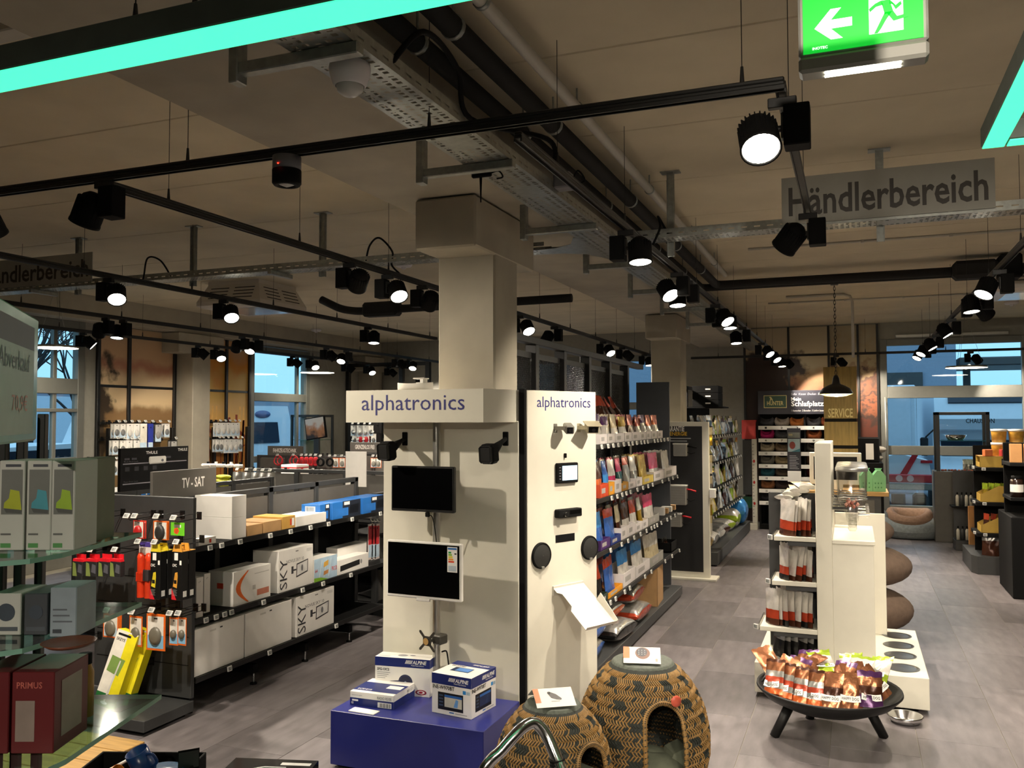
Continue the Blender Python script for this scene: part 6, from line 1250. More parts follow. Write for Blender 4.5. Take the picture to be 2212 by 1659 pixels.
me.box(-.01, .01, 0, wp, -.03, 0, 'anthracite').box(-.01, .01, 0, wp, 1.0, 1.05, 'anthracite'); me = me.mesh('mesh_panel')
for a, b in zip(ys, ys[1:]): o = put(me, 'mesh_panel', r, (GX-.1, a+.05, 1.62)); o.scale.y = (b-a-.1)/wp
for a, b in zip(ys, ys[1:]): MB().box(GX-.03, GX-.02, a+.04, b-.04, .12, 1.6, 'anthracite').build('back_panel', r)
MB().box(GX-.02, A(1447, 1000, y=GY1).x, GY1, GY1+.03, .12, 2.55, mk('blue_grey', '#50545a', .5, var=.04), .003).build('end_panel', r)
PS = []
for z, y1, us in ((1.89, 9.95, (1298, 1312, 1323, 1334, 1346, 1357, 1365, 1374, 1384, 1391, 1398, 1413, 1420, 1427, 1434, 1442)), (1.44, 10.35, (1319, 1331, 1342, 1351, 1360, 1375, 1387, 1398, 1408, 1429, 1443, 1452, 1462)), (1.0, 10.3, (1316, 1340, 1354, 1367, 1381, 1394, 1405, 1411, 1417, 1426, 1439, 1447, 1456)), (.56, 10.4, (1303, 1315, 1326, 1346, 1357, 1390, 1404, 1434, 1449, 1465))):
    s = MB().box(GX-.02, GFX, GY0, y1, z-.025, z, 'matt_black', .003).build('shelf', r); MB().box(GFX, GFX+.012, GY0, y1, z-.035, z+.004, 'black_metal', .002).build('shelf_edge', s); PS.append((s, z))
    for u in us:
        y = A(u, 1100, x=GFX+.012).y
        if y < y1: price_tag(s, (GFX+.018, y, z+.0), rd(90), rd(-12))
for u, v in ((1316, 1395), (1373, 1349), (1421, 1300)): p = A(u, v, z=.12); price_tag(bpy.data.objects['plinth'], (p.x, p.y, .16), rd(90), rd(-60))
_pm = {}
def pm(w, h, d, bands, seed):
    k = (w, h, d, tuple(bands), seed)
    if k not in _pm: _pm[k] = pouch_mesh(w, h, d, bands, seed)
    return _pm[k]
def srp(si, u0, u1, h, col, dep, pcs, label, plabel, full=None):
    """shelf tray with sloping sides holding a file of pouches; pcs = (count, pouch height, bands)"""
    s, z = PS[si]; x1 = GFX-.008; y0 = A(u0, 1100, x=x1).y; y1 = A(u1, 1100, x=x1).y; w = y1-y0-.006; t = thing('shelf_tray', label, 'display tray', (x1-dep/2, (y0+y1)/2, z+.0005), rd(90), 'shelf trays on the pet food gondola')
    lo = h*.42
    for sx in (-1, 1): MB().prism([(-dep/2, 0), (-dep/2, lo), (-dep/2+.10, lo), (dep/2, h), (dep/2, 0)], -.0015, .0015, col, T=Matrix.Translation((sx*(w/2-.002), 0, 0)), axis='x').build('side_wall', t)
    MB().box(-w/2, w/2, -dep/2, -dep/2+.003, 0, lo, col).box(-w/2, w/2, dep/2-.003, dep/2, 0, h, col).box(-w/2, w/2, -dep/2, dep/2, 0, .002, col).build('tray_body', t)
    mb = MB(); F = face(Vector((-w/2, -dep/2, 0)), (1, 0, 0), (0, -1, 0)); patch(mb, w*.15, lo*.3, w*.6, lo*.7, hx('#a8a4a0', .5), F); mb.build('print', t)
    n, ph, bands = pcs
    for k in range(n):
        yy = -dep/2+.05+(dep-.09)*k/max(1, n-.5); o = solo(pm(math.floor(w*84)/100, ph, .05, bands, si*7+k), 'pouch', '%s, %s from the front of its tray' % (plabel, ORD[k]), 'pouch', (x1-dep/2-yy*1.0, (y0+y1)/2, z+.0065), rd(90), 'pouches on the pet food gondola'); o.rotation_euler.x = rd(-6+3*(k % 3)); o.rotation_euler.z = rd(90+((k*5+si*3+int(u0)) % 9)-4)
B = lambda *a: list(a)
Wt, Br = mk('tray_white', '#dcd6d4', .55, var=.04), mk('tray_grey', '#9a9890', .6, var=.05)
up = (3, .26, B((0, 'foil_white'), (.7, 'foil_purple')))
for k, (u0, u1, b) in enumerate(((1297, 1313, B((0, 'foil_white'), (.75, 'foil_purple'))), (1314, 1330, B((0, 'foil_white'), (.7, 'foil_purple'))), (1331, 1350, B((0, 'foil_white'), (.5, 'foil_cream'))), (1351, 1366, B((0, 'foil_white'), (.6, 'foil_gold'))), (1367, 1384, B((0, 'foil_brown'), (.6, 'foil_red'))), (1385, 1397, B((0, 'foil_white'), (.6, 'foil_red'))), (1398, 1408, B((0, 'foil_white'), (.7, 'foil_purple'))), (1409, 1421, B((0, 'foil_white'), (.6, 'foil_orange'))), (1422, 1433, B((0, 'foil_white'), (.55, 'foil_orange'))))):
    srp(0, u0, u1, .20, Wt, .30, (3, .25-.02*(k % 2), b), 'white shelf tray on the top pet food shelf, %s from the display' % ORD[k], 'pouch in the %s top shelf tray' % ORD[k])
for k in range(4): o = solo(pm(.12, .25, .05, B((0, 'foil_brown'), (.5, 'foil_red')), k), 'pouch', 'dark red pouch lying on top of the top shelf trays, %s from the display' % ORD[k], 'pouch', (-2.22, 8.0+.22*k, 2.11), rd(60+20*k), 'pouches on the pet food gondola'); o.rotation_euler.x = rd(-28)
for k, (u0, u1, h, col, b, nm) in enumerate(((1297, 1315, .26, mk('tray_red', '#c2431e', .5), B((0, 'foil_orange'), (.5, 'foil_brown')), 'orange red'), (1316, 1328, .26, mk('tray_yellow', '#e0981e', .5), B((0, 'foil_skyblue'), (.6, 'foil_blue')), 'yellow'), (1329, 1343, .28, Wt, B((0, 'foil_pink'), (.5, 'foil_white')), 'pink and white'), (1344, 1358, .18, mk('tray_ochre', '#c08a2c', .5), B((0, 'foil_teal'), (.6, 'foil_pink')), 'ochre'), (1359, 1374, .16, Wt, B((0, 'foil_silver'), (.75, 'foil_red')), 'clear and red'), (1375, 1388, .2, Wt, B((0, 'foil_silver'), (.5, 'foil_white')), 'silver'), (1389, 1412, .18, mk('tray_gold', '#c8b04c', .5), B((0, 'foil_gold'), (.6, 'foil_gold')), 'gold'), (1413, 1435, .24, Wt, B((0, 'foil_white'), (.45, 'foil_pink')), 'pink filled'), (1436, 1462, .25, Wt, B((0, 'foil_white'), (.6, 'foil_white')), 'plain white end'))):
    srp(1, u0, u1, h, col, .32, (3, .29, b), '%s shelf tray on the second pet food shelf' % nm, 'pouch in the %s second shelf tray' % nm)
for k, (u0, u1, h, col, b, nm) in enumerate(((1297, 1318, .2, mk('tray_purple', '#4a2a66', .5), B((0, 'foil_blue'), (.6, 'foil_skyblue')), 'purple'), (1319, 1341, .16, mk('tray_blue', '#22367c', .5), B((0, 'foil_blue'), (.75, 'foil_red')), 'dark blue'), (1342, 1355, .26, Wt, B((0, 'foil_brown'), (.5, 'foil_cream')), 'tall white first'), (1356, 1372, .26, Wt, B((0, 'foil_white'), (.5, 'foil_brown')), 'tall white second'), (1373, 1387, .2, Wt, B((0, 'foil_white'), (.6, 'foil_red')), 'red filled'), (1388, 1400, .2, Wt, B((0, 'foil_gold'), (.6, 'foil_white')), 'yellow filled'), (1401, 1424, .2, Br, B((0, 'foil_white'), (.6, 'foil_pink')), 'grey slim'))):
    srp(2, u0, u1, h, col, .32, (3, .30, b), '%s shelf tray on the third pet food shelf' % nm, 'pouch in the %s third shelf tray' % nm)
for k in range(4): p = A(1404+7*k, 1100, x=GFX-.02); carton('slim upright printed carton at the end of the third pet food shelf, %s one' % ORD[k], (GFX-.12-.0*k, A(1428+8*k, 1100, x=GFX-.1).y, 1.0005), rd(90), .07, .12, .06 if k else .09, m='cardboard' if k % 2 else 'box_white', group='slim cartons')
for k, (u0, u1, h, col, b, nm) in enumerate(((1300, 1312, .16, mk('tray_green', '#26382c', .5), B((0, 'foil_black'), (.6, 'foil_red')), 'dark green'), (1313, 1344, .12, mk('tray_yellow', '#e0981e', .5), B((0, 'foil_blue'), (.75, 'foil_red')), 'orange'), (1345, 1372, .30, Wt, B((0, 'foil_white'), (.6, 'foil_skyblue')), 'big white first'), (1373, 1403, .26, Wt, B((0, 'foil_white'), (.7, 'foil_skyblue')), 'big white second'), (1404, 1432, .24, Br, B((0, 'foil_cream'), (.6, 'foil_white')), 'grey'))):
    srp(3, u0, u1, h, col, .36, (3, .31, b), '%s shelf tray on the fourth pet food shelf' % nm, 'pouch in the %s fourth shelf tray' % nm)
p = A(1449, 1200, x=GFX-.05); t = thing('wire_basket', 'small black basket with clear snack packs at the end of the fourth shelf', 'basket', (GFX-.13, p.y, .5605), rd(90)); MB().box(-.17, .17, -.12, .12, 0, .01, 'matt_black').box(-.17, .17, -.12, -.112, 0, .11, 'matt_black').box(-.17, .17, .112, .12, 0, .11, 'matt_black').box(-.17, -.162, -.12, .12, 0, .11, 'matt_black').box(.162, .17, -.12, .12, 0, .11, 'matt_black').build('body', t)
for k in range(3): solo(pm(.1, .14, .05, B((0, 'foil_brown'), (.6, 'clear_plastic')), k), 'snack_pack', 'clear brown snack pack in the black basket, %s one' % ORD[k], 'pouch', (GFX-.13, p.y-.1+.1*k, .572), rd(90), 'snack packs')
def sack(label, x, y, z, L, w, h, rz, c0, c1, tilt=0, grp='big feed sacks on the plinth'):
    t = thing('feed_sack', label, 'sack', (x, y, z), rz, grp); t.rotation_euler.y = tilt
    def f(u, v):
        a = 2*pi*u; e = (1-abs(2*v-1)**4); q = max(.04, e)
        return ((v-.5)*L, .5*w*(abs(cos(a))**.55*(1 if cos(a) > 0 else -1)), max(.001, h/2+h/2*q*(abs(sin(a))**.7*(1 if sin(a) > 0 else -1))*(1+(.06*sin(14*v+3*a) if sin(a) > 0 else 0))))
    MB().grid(f, 20, 16, None, mf=lambda u, v: c1 if abs((u % .5)-.25) < .19 and .05 < v < .95 else c0).build('bag_body', t)
    MB().box(-L/2-.012, -L/2+.006, -w*.47, w*.47, h*.42, h*.58, c0, .003).build('end_seam', t)
sack('white feed sack with navy edge nearest the display on the plinth', -2.16, 6.95, .121, .60, .36, .15, rd(96), 'foil_blue', 'foil_silver'); sack('white feed sack with navy edge lying on another one', -2.15, 6.98, .275, .58, .34, .14, rd(92), 'foil_blue', 'foil_silver')
sack('silver feed sack with dark blue edge and red print tilted on the plinth', -2.12, 7.72, .121, .62, .4, .17, rd(86), 'foil_black', 'foil_silver', rd(0)); sack('orange and grey feed sack lying on the dark edged sack', -2.2, 7.72, .295, .6, .36, .13, rd(90), 'foil_orange', 'foil_silver')
sack('silver feed sack with red edge, lower of the pair near the brown carton', -2.14, 8.5, .121, .62, .40, .17, rd(90), 'foil_red', 'foil_silver'); sack('silver feed sack with red edge, upper of the pair near the brown carton', -2.2, 8.5, .295, .62, .4, .17, rd(92), 'foil_red', 'foil_silver')
a = A(1452, 1293, z=.12); t = thing('open_carton', 'open brown cardboard carton standing at the end of the pet food plinth', 'box', (-2.16, 9.35, .1205), rd(4)); hh = .40
for q in ((-.19, .19, -.22, -.214), (-.19, .19, .214, .22), (-.19, -.184, -.22, .22), (.184, .19, -.22, .22)): MB().box(*q, 0, hh, 'cardboard').build('side_wall', t)
MB().box(-.19, .19, -.22, .22, 0, .005, 'cardboard').build('bottom', t)
# energy stand
YE2 = 11.55; x0, x1 = -2.85, A(1533, 1100, y=YE2).x; z1 = A(1490, 911, y=YE2).z; t = thing('battery_stand', 'white framed black energy display stand with chargers behind the pet food gondola', 'display stand', (x1, YE2, 0)); w = x1-x0
MB().box(-w, 0, -.02, .05, .03, z1, 'white_lacquer', .004).build('frame', t); MB().box(-w-.1, .09, -.12, .2, 0, .03, 'white_lacquer', .004).build('foot_plate', t); MB().box(-w+.05, -.085, -.024, -.018, .1, z1-.06, 'board_black').build('black_panel', t)
a, b = A(1437, 932, y=YE2-.03), A(1478, 921, y=YE2-.03); mb = MB(); F = face(Vector((0, -.024, 0)), (1, 0, 0), (0, -1, 0)); letters(mb, 'GARANTIE', a.x-x1, a.z, b.x-x1, b.z, 'print_white', 1, F); a, b = A(1447, 941, y=YE2-.03), A(1484, 933, y=YE2-.03); letters(mb, 'ENERGIE', a.x-x1, a.z, b.x-x1, b.z, hx('#e0b020', .4), 1, F)
a = A(1440, 948, y=YE2-.03)
for k in range(2): patch(mb, a.x-x1, a.z-.035*k, a.x-x1+.32-.05*k, a.z-.035*k+.014, hx('#a8a8a8'), F)
mb.build('lettering', t)
mk('amp_silver', '#a8a59c', .35, .5, var=.05)
for k, (u0, v0, u1, v1) in enumerate(((1457, 958, 1486, 985), (1440, 1047, 1485, 1090), (1436, 1107, 1475, 1137))):
    a, b = A(u0, v0, y=YE2-.05), A(u1, v1, y=YE2-.05); s = thing('battery_charger', 'silver battery charger on the energy stand, %s' % ('uppermost', 'middle one with red clamp', 'lowest')[k], 'charger', ((a.x+b.x)/2, YE2-.024, b.z), 0, 'chargers on the energy stand'); ww, h2 = b.x-a.x, a.z-b.z
    MB().box(-ww/2, ww/2, -.13, 0, 0, h2, 'amp_silver', .008).build('casing', s)
    for j in range(6): MB().box(-ww/2+.01, ww/2-.01, -.136, -.129, h2*(.12+.13*j), h2*(.16+.13*j), 'amp_silver').build('cooling_fin', s)
    MB().box(-ww/2-.004, ww/2+.004, -.14, 0, h2-.01, h2+.006, 'white_card', .002).build('top_edge', s)
    MB().tube([(ww/2, -.06, h2*.8), (ww/2+.05, -.07, h2*.78), (ww/2+.12, -.06, h2*.7)], .012, 6, RED if k else 'matt_black').tube([(ww/2, -.06, h2*.3), (ww/2+.05, -.08, h2*.2), (ww/2+.1, -.06, h2*.3)], .006, 6, 'matt_black').build('clamp_lead', s)
t = thing('wall_terminal', 'small white terminal fixed to the edge of the energy stand frame', 'terminal', (x1+.0, YE2-.0, 0)); p = A(1532, 1067, y=YE2); MB().box(.001, .08, -.04, .04, p.z-.05, p.z+.07, 'white_card', .006).build('housing', t)
# second pet gondola with hanging bags
GX2, GF2, Y20, Y21 = -2.6, -1.93, 12.62, 16.8
r = thing('gondola', 'black shelf of silver chew bags behind the energy stand', 'gondola shelf'); MB().box(GX2, -1.83, Y20, Y21, .02, .2, 'anthracite', .004).build('plinth', r); MB().box(GX2, -1.87, Y20+.04, Y21-.04, 0, .02, 'matt_black').build('plinth_foot', r)
MB().box(GX2, GX2+.04, Y20, Y21, .2, 2.3, 'matt_black').build('back_panel', r)
for k in range(5): y = Y20+.05+k*(Y21-Y20-.1)/4; MB().box(GX2-.08, GX2, y-.04, y+.04, 0, 2.65, 'black_metal', .004).build('upright', r)
MB().box(GX2-.08, GX2, Y20, Y21, 2.6, 2.66, 'anthracite').build('top_rail', r)
zs = [A(1565, v, x=GF2).z for v in (938, 993, 1045, 1098)]
foils = ['foil_silver', 'foil_white', 'foil_cream', 'foil_black', 'foil_silver', 'foil_gold', 'foil_white', 'foil_brown', 'foil_silver', 'foil_green']
for si, z in enumerate(zs):
    s = MB().box(GX2+.04, GF2, Y20+.1, Y21-.3, z-.03, z, 'matt_black', .003).build('shelf', r)
    for k in range(14): price_tag(s, (GF2+.008, Y20+.25+k*.26, z), rd(90), rd(-10))
    y = Y20+.24; k = 0
    while y < Y21-.5:
        c = foils[(k*3+si*2) % 10]; w_ = (.2, .24, .22)[k % 3]; y += w_/2; h_ = (.30, .31, .32, .33)[si]*(.85 if k % 4 == 3 else 1)
        for n in range(2): solo(pm(w_, h_, .09, B((0, c), (.75, foils[(k+si) % 10])), k % 4), 'chew_bag', '%s chew bag, shelf %s from the top behind the energy stand, %s along, %s' % (c[5:], ORD[si], ORD[k], ('front', 'rear')[n]), 'bag', (GF2-.1-.16*n, y, z+.001), rd(90+((k*37+si*53+n*11) % 31)-15), 'chew bags behind the energy stand').rotation_euler.x = rd((k*29+si*17) % 17-11)
        y += w_/2+.02; k += 1
for k, (y, c0, c1) in enumerate(((12.9, 'foil_gold', 'foil_brown'), (13.4, 'foil_silver', 'foil_white'), (14.0, 'foil_white', 'foil_silver'), (14.5, 'foil_brown', 'foil_silver'), (15.1, 'foil_green', 'foil_white'))): sack('%s feed sack lying on the plinth of the chew bag shelf, %s from the camera' % (c0[5:], ORD[k]), -2.15, y, .201, .55, .4, .2, rd(95-4*k), c0, c1, grp='sacks below the chew bags')
sack('green feed sack at the far end of the chew bag shelf', -2.1, 15.7, .201, .5, .42, .32, rd(90), 'foil_green', 'foil_white', grp='sacks below the chew bags'); sack('bright blue feed sack at the far end of the chew bag shelf', -2.05, 16.25, .201, .5, .46, .46, rd(90), 'foil_skyblue', 'foil_skyblue', grp='sacks below the chew bags')
for k in range(3): carton('black flat carton on top of the chew bag shelf, %s of the stack' % ('lowest', 'middle', 'topmost')[k], (-2.25, 14.6, 2.305+.115*k), 0, .42, .5, .11, m='matt_black', fm=None, group='black cartons on the chew bag shelf', deco=lambda mb, F, w, d, h: patch(mb, w*.5, h*.4, w*.7, h*.6, 'print_white', F('-y'))); 
MB().box(GX2, -1.95, 14.3, 14.9, 2.28, 2.304, 'matt_black').build('top_board', r)
for k, v in enumerate((925, 985, 1030, 1075, 1115)):
    p = A(1527, v, y=Y20-.12); MB().box(p.x-.06, p.x+.06, Y20-.005, Y20+.02, p.z-.03, p.z+.03, 'black_metal').build('hook_bar', r); hook(r, (p.x, Y20-.005, p.z), .2); solo(pm(.16, .26, .06, B((0, ('foil_gold', 'foil_white', 'foil_silver')[k % 3]), (.6, 'foil_cream')), k), 'chew_bag', 'pale chew bag hanging at the near shelf end, %s from the top' % ORD[k], 'bag', (p.x, Y20-.15, p.z-.245), rd(10), 'bags hanging at the shelf end')
# red height totem
p = A(1620, 1135, z=0); t = thing('measure_post', 'red and white height measuring post at the end of the chew bag shelf', 'post', (-1.86, 17.12, 0)); F = face(Vector((-.13, -.09, 0)), (1, 0, 0), (0, -1, 0))
MB().box(-.13, .13, -.09, .09, 0, .12, 'white_lacquer', .004).build('base', t); MB().box(.05, .13, -.085, .085, .12, 2.05, 'white_lacquer', .004).build('post', t); MB().box(-.13, .13, -.09, .09, 1.72, 2.08, hx('#b8281e', .4), .004).build('red_head', t); MB().box(-.13, .04, -.02, .02, .4, .62, hx('#1e5a34', .4), .003).build('green_panel', t); MB().box(-.12, .05, -.06, .06, .66, 1.7, 'anthracite', .003).build('dark_panel', t)
mb = MB()
for k in range(22): patch(mb, .19, .25+k*.065, .21+.015*(k % 3 == 0), .258+k*.065, 'print_black', F)
for k in range(3): ellipse(mb, .22, .5+.4*k, .02, .03, hx('#b8281e'), F)
mb.build('scale_marks', t)
# dog bed sample wall
XB0, YBF = -1.70, 17.2; XB1 = .0
r = thing('bed_rack', 'black sample wall of small dog beds with dark header board on the end wall', 'shelf'); MB().box(XB0, XB1, 17.54, 17.575, 0, 2.2, 'matt_black').build('back_panel', r); MB().box(XB0, XB1, YBF, 17.575, 0, .1, 'matt_black', .004).build('plinth', r)
for x in (XB0, -.87, XB1-.03): MB().box(x, x+.03, YBF+.02, 17.55, .1, 2.19, 'matt_black').build('side_wall', r)
hb = MB().box(XB0, XB1, YBF-.02, YBF+.02, 2.19, 2.64, mk('header_ink', '#2b2b34', .5, var=.04), .003).build('header_board', r)
mb = MB(); F = face(Vector((XB0, YBF-.02, 2.19)), (1, 0, 0), (0, -1, 0)); patch(mb, .11, .12, .53, .36, mk('gold_line', '#c8b878', .4, .2), F); patch(mb, .122, .132, .518, .348, hx('#2c4a38', .5), F, .0012); letters(mb, 'HUNTER', .17, .17, .47, .25, 'gold_line', 1, F, lift=.002); poly(mb, [(.22, .25), (.23, .31), (.21, .32), (.225, .335), (.25, .325), (.275, .28), (.275, .25), (.262, .25), (.26, .275), (.24, .275), (.235, .25)], 'gold_line', F, .002)
letters(mb, 'Mein', .61, .25, .79, .32, 'print_white', 1, F); letters(mb, 'Schlafplatz', .61, .12, 1.19, .245, 'print_white', 1, F); letters(mb, 'Sofas  Kissen  Decken  Betten', .61, .36, 1.22, .40, hx('#9a9aa0'), 0, F, shear=.008); letters(mb, '1 Aussuchen  2 Bestellen  3 Liefern lassen', .61, .05, 1.19, .085, 'print_white', 0, F, shear=.008); mb.build('lettering', hb)
beds = {}
def bed(col, inner):
    if (col, inner) in beds: return beds[col, inner]
    c, i_ = mk('plush_'+col.lstrip('#'), col, .95, var=.15, scale=30), mk('plush_'+inner.lstrip('#'), inner, .95, var=.15, scale=30)
    def ring(u, v):
        a = 2*pi*u; b_ = 2*pi*v; fr = (.5-.5*sin(a)); hgt = .045+.04*(1-fr**2)+.035*abs(cos(a))**3; q = .032
        R1 = .105+q*cos(b_); R2 = .075+q*cos(b_); return (R1*cos(a)*1.02, R2*sin(a), hgt*(.5+.5*sin(b_))+.001)
    m1 = MB().grid(ring, 24, 8, c).mesh('rim'); m2 = MB().grid(lambda u, v: (.09*v*cos(2*pi*u), .06*v*sin(2*pi*u), .045-.012*v), 16, 3, i_).mesh('cushion'); beds[col, inner] = (m1, m2); return m1, m2
rows = [(1.97, ['#3c3c40/#4a4a4e', '#8a7f74/#b0a090', '#b0682c/#e09a48', '#55565a/#77787c', '#a85a34/#b06a40']), (1.73, ['#b8246a/#5a5a64', '#55565c/#66676c', None, '#a0562c/#b06838']), (1.48, ['#b8ac94/#d8c8a0', '#7c6a54/#9a8468', None, '#6a6866/#7a7876']), (1.24, ['#7a786e/#8a887c', '#b0a07c/#c8b888', None, '#7a5c4c/#8a6c5a']), (1.01, ['#27606e/#c0542c', '#5c5248/#6c6258', None, '#6a2a34/#8a3038']), (.77, ['#a06a44/#b88660', '#4a3c38/#7a6458', None, '#44444a/#4c4c50']), (.54, ['#2c2c30/#8a8a8c', '#262628/#333336', None, None])]
cols = [-1.56, -1.27, -.99, -.70, -.43]; num = 1
for ri, (z, cs) in enumerate(rows):
    s = MB().box(XB0+.03, XB1-.03, YBF+.02, 17.54, z-.02, z-.002, 'matt_black').build('shelf', r); st = MB().box(XB0, XB1, YBF-.01, YBF+.012, z-.075, z-.002, 'print_white', .002).build('label_strip', s); mb = MB()
    for ci, c in enumerate(cs):
        if c:
            a, b = c.split('/'); m1, m2 = bed(a, b); t = thing('dog_bed', '%s dog bed sample, row %s from the top, %s in its row' % ({'#b': 'bright', '#a': 'warm', '#2': 'dark'}.get(a[:2], 'muted'), ORD[ri], ORD[ci]), 'pet bed', (cols[ci], YBF+.16, z-.0022), rd(random.uniform(-8, 8)), 'dog bed samples'); put(m1, 'rim', t); put(m2, 'cushion', t); t.scale = (1.04, 1.04, 1.5)
        letters(mb, str(min(num, 25)), cols[ci]-.02, .018, cols[ci]+.02, .056, 'print_black', 1, face(Vector((0, YBF-.01, z-.075)), (1, 0, 0), (0, -1, 0))); num += 1
    mb.build('numbers', s)
a, b = A(1700, 925, y=YBF-.02), A(1731, 1041, y=YBF-.02); t = thing('info_display', 'dark narrow information panel with white leaflet hung before the dog bed samples', 'display board', ((a.x+b.x)/2, YBF-.015, b.z)); w, h = b.x-a.x, a.z-b.z; MB().box(-w/2, w/2, -.012, 0, .2*h, h, 'header_ink', .002).build('panel', t); MB().box(-w/2, w/2, -.03, -.012, 0, h*.2, 'print_white', .002).build('leaflet', t)
mb = MB(); F = face(Vector((-w/2, -.012, 0)), (1, 0, 0), (0, -1, 0)); patch(mb, w*.06, h*.82, w*.94, h*.92, hx('#6a6c64'), F); letters(mb, 'HUNTER', w*.12, h*.86, w*.4, h*.89, 'gold_line', 1, F, lift=.002); patch(mb, w*.06, h*.56, w*.94, h*.8, hx('#9ab0b4'), F); ellipse(mb, w*.38, h*.68, w*.22, h*.07, hx('#8a3a30'), F, .0012); poly(mb, [(w*.3, h*.56), (w*.94, h*.62), (w*.94, h*.56)], hx('#38707c'), F, .0012)
for k in range(9): patch(mb, w*.15, h*(.24+.03*k), w*(.85-.1*(k % 3)), h*(.248+.03*k), hx('#b8b8bc'), F)
mb.build('printed_design', t)
carton('dark framed clear bag with folded blanket standing at the bottom of the bed wall', (-1.3, YBF+.16, .1005), 0, .5, .24, .30, m='matt_black', deco=lambda mb, F, w, d, h: (patch(mb, w*.04, h*.52, w*.96, h*.96, hx('#b0aca4'), F('-y')), patch(mb, w*.08, h*.72, w*.5, h*.84, hx('#6a90c0'), F('-y'), .001)), lid=False)
# ================================================================ white treat tower
BZ = .26
r = thing('treat_tower', 'white treat tower with shelves, counter and bowl plinth in the right aisle', 'display stand'); tw = r
MB().box(-.73, .47, 6.86, 8.36, .035, BZ, 'white_lacquer', .004).build('plinth', r); MB().box(-.66, .40, 6.93, 8.3, 0, .035, 'matt_black').build('toe_kick', r)
MB().box(-.28, -.165, 7.0, 7.95, BZ, 1.915, 'white_lacquer', .004).build('tower_wall', r)
cy1 = A(1800, 1122, z=1.18).y; MB().box(-.165, .125, 7.0, 8.0, BZ, 1.175, 'white_lacquer', .003).box(-.165, .135, 6.985, 8.0, 1.16, 1.19, 'white_lacquer', .003).build('counter', r)
xa = A(1913, 1200, y=8.12).x; MB().box(-.165, xa, 8.1, 8.13, BZ+.0, A(1900, 1110, y=8.1).z, 'white_lacquer', .003).build('rear_board', r)
MB().box(-.165, xa, 8.14, 8.3, BZ, BZ+.06, 'wood_oak', .004).build('wood_strip', r)
MB().box(-.66, -.28, 7.42, 7.46, BZ, 1.5, 'anthracite', .003).build('back_panel', r)
TS_ = []
for z, x0 in ((1.195, -.585), (.855, -.605), (.50, -.70)):
    s = MB().box(x0, -.28, 7.0, 7.42, z-.02, z, 'white_lacquer', .003).box(x0-.012, x0, 6.99, 7.42, z-.025, z+.02, 'clear_plastic').build('shelf', r); MB().box(x0, -.28, 6.985, 7.0, z-.03, z+.005, 'white_lacquer', .003).build('shelf_edge', s); MB().box(x0+.1, -.28, 7.03, 7.08, z-.07, z-.02, 'anthracite').build('bracket', s); price_tag(s, (x0-.03, 7.02, z+.01), rd(-40)); TS_.append((z, x0))
def treat_pouch(w, h, lab, win):
    def deco(mb, ww, hh, d):
        F = face(Vector((-ww/2, -d/2*.92, 0)), (1, 0, 0), (0, -1, .10)); patch(mb, ww*.3, hh*.82, ww*.7, hh*.9, 'print_black', face(Vector((-ww/2, -.004, 0)), (1, 0, 0), (0, -1, 0)), .001)
    return pouch_mesh(w, h, .036, [(0, win), (.2, lab), (.38, 'foil_white')], int(w*100+h*10), deco)
PO = [treat_pouch(.16, .27, 'foil_red', 'foil_brown'), treat_pouch(.14, .25, 'foil_white', 'foil_brown'), treat_pouch(.15, .26, 'foil_red', 'foil_black'), pouch_mesh(.15, .22, .036, [(0, 'foil_black'), (.6, 'foil_silver')], 5)]
rng = random.Random(5)
for si, (z, x0, n, pp, nm) in enumerate(((1.195, -.585, 5, (0, 0, 2), 'top'), (.855, -.605, 5, (2, 1, 0), 'second'), (.50, -.70, 7, (0, 1, 2), 'third'), (BZ, -.66, 5, (3, 3, 3), 'lowest'))):
    for row_, y in ((0, 7.095), (1, 7.26)):
        for k in range(n):
            x = x0+.085+(-.28-x0-.16)*k/(n-1); o = solo(PO[pp[(k+row_) % 3]], 'treat_pouch', 'treat pouch on the %s level of the white tower, %s from the left, %s row' % (nm, ORD[k], ('front', 'rear')[row_]), 'pouch', (x, y+rng.uniform(-.008, .008), z+.002), rd(-56+(10 if k == 0 and si in (0, 2) else 0)+rng.uniform(-5, 5)), 'treat pouches on the white tower'); o.rotation_euler.x = rd(rng.uniform(-6, 1)); o.rotation_euler.y = rd(rng.uniform(-5, 5)); o.scale.z = rng.uniform(.9, 1.08)
PW = pouch_mesh(.15, .26, .036, [(0, 'foil_white'), (.6, 'foil_cream')], 77)
for k in range(4): o = solo(PW, 'treat_pouch', 'white treat pouch lying on the highest row of the white tower, %s from the left' % ORD[k], 'pouch', (-.53+.062*k, 7.24, 1.475+.028*k), .2*k-.3, 'treat pouches on the white tower'); o.rotation_euler.x = rd(-84)
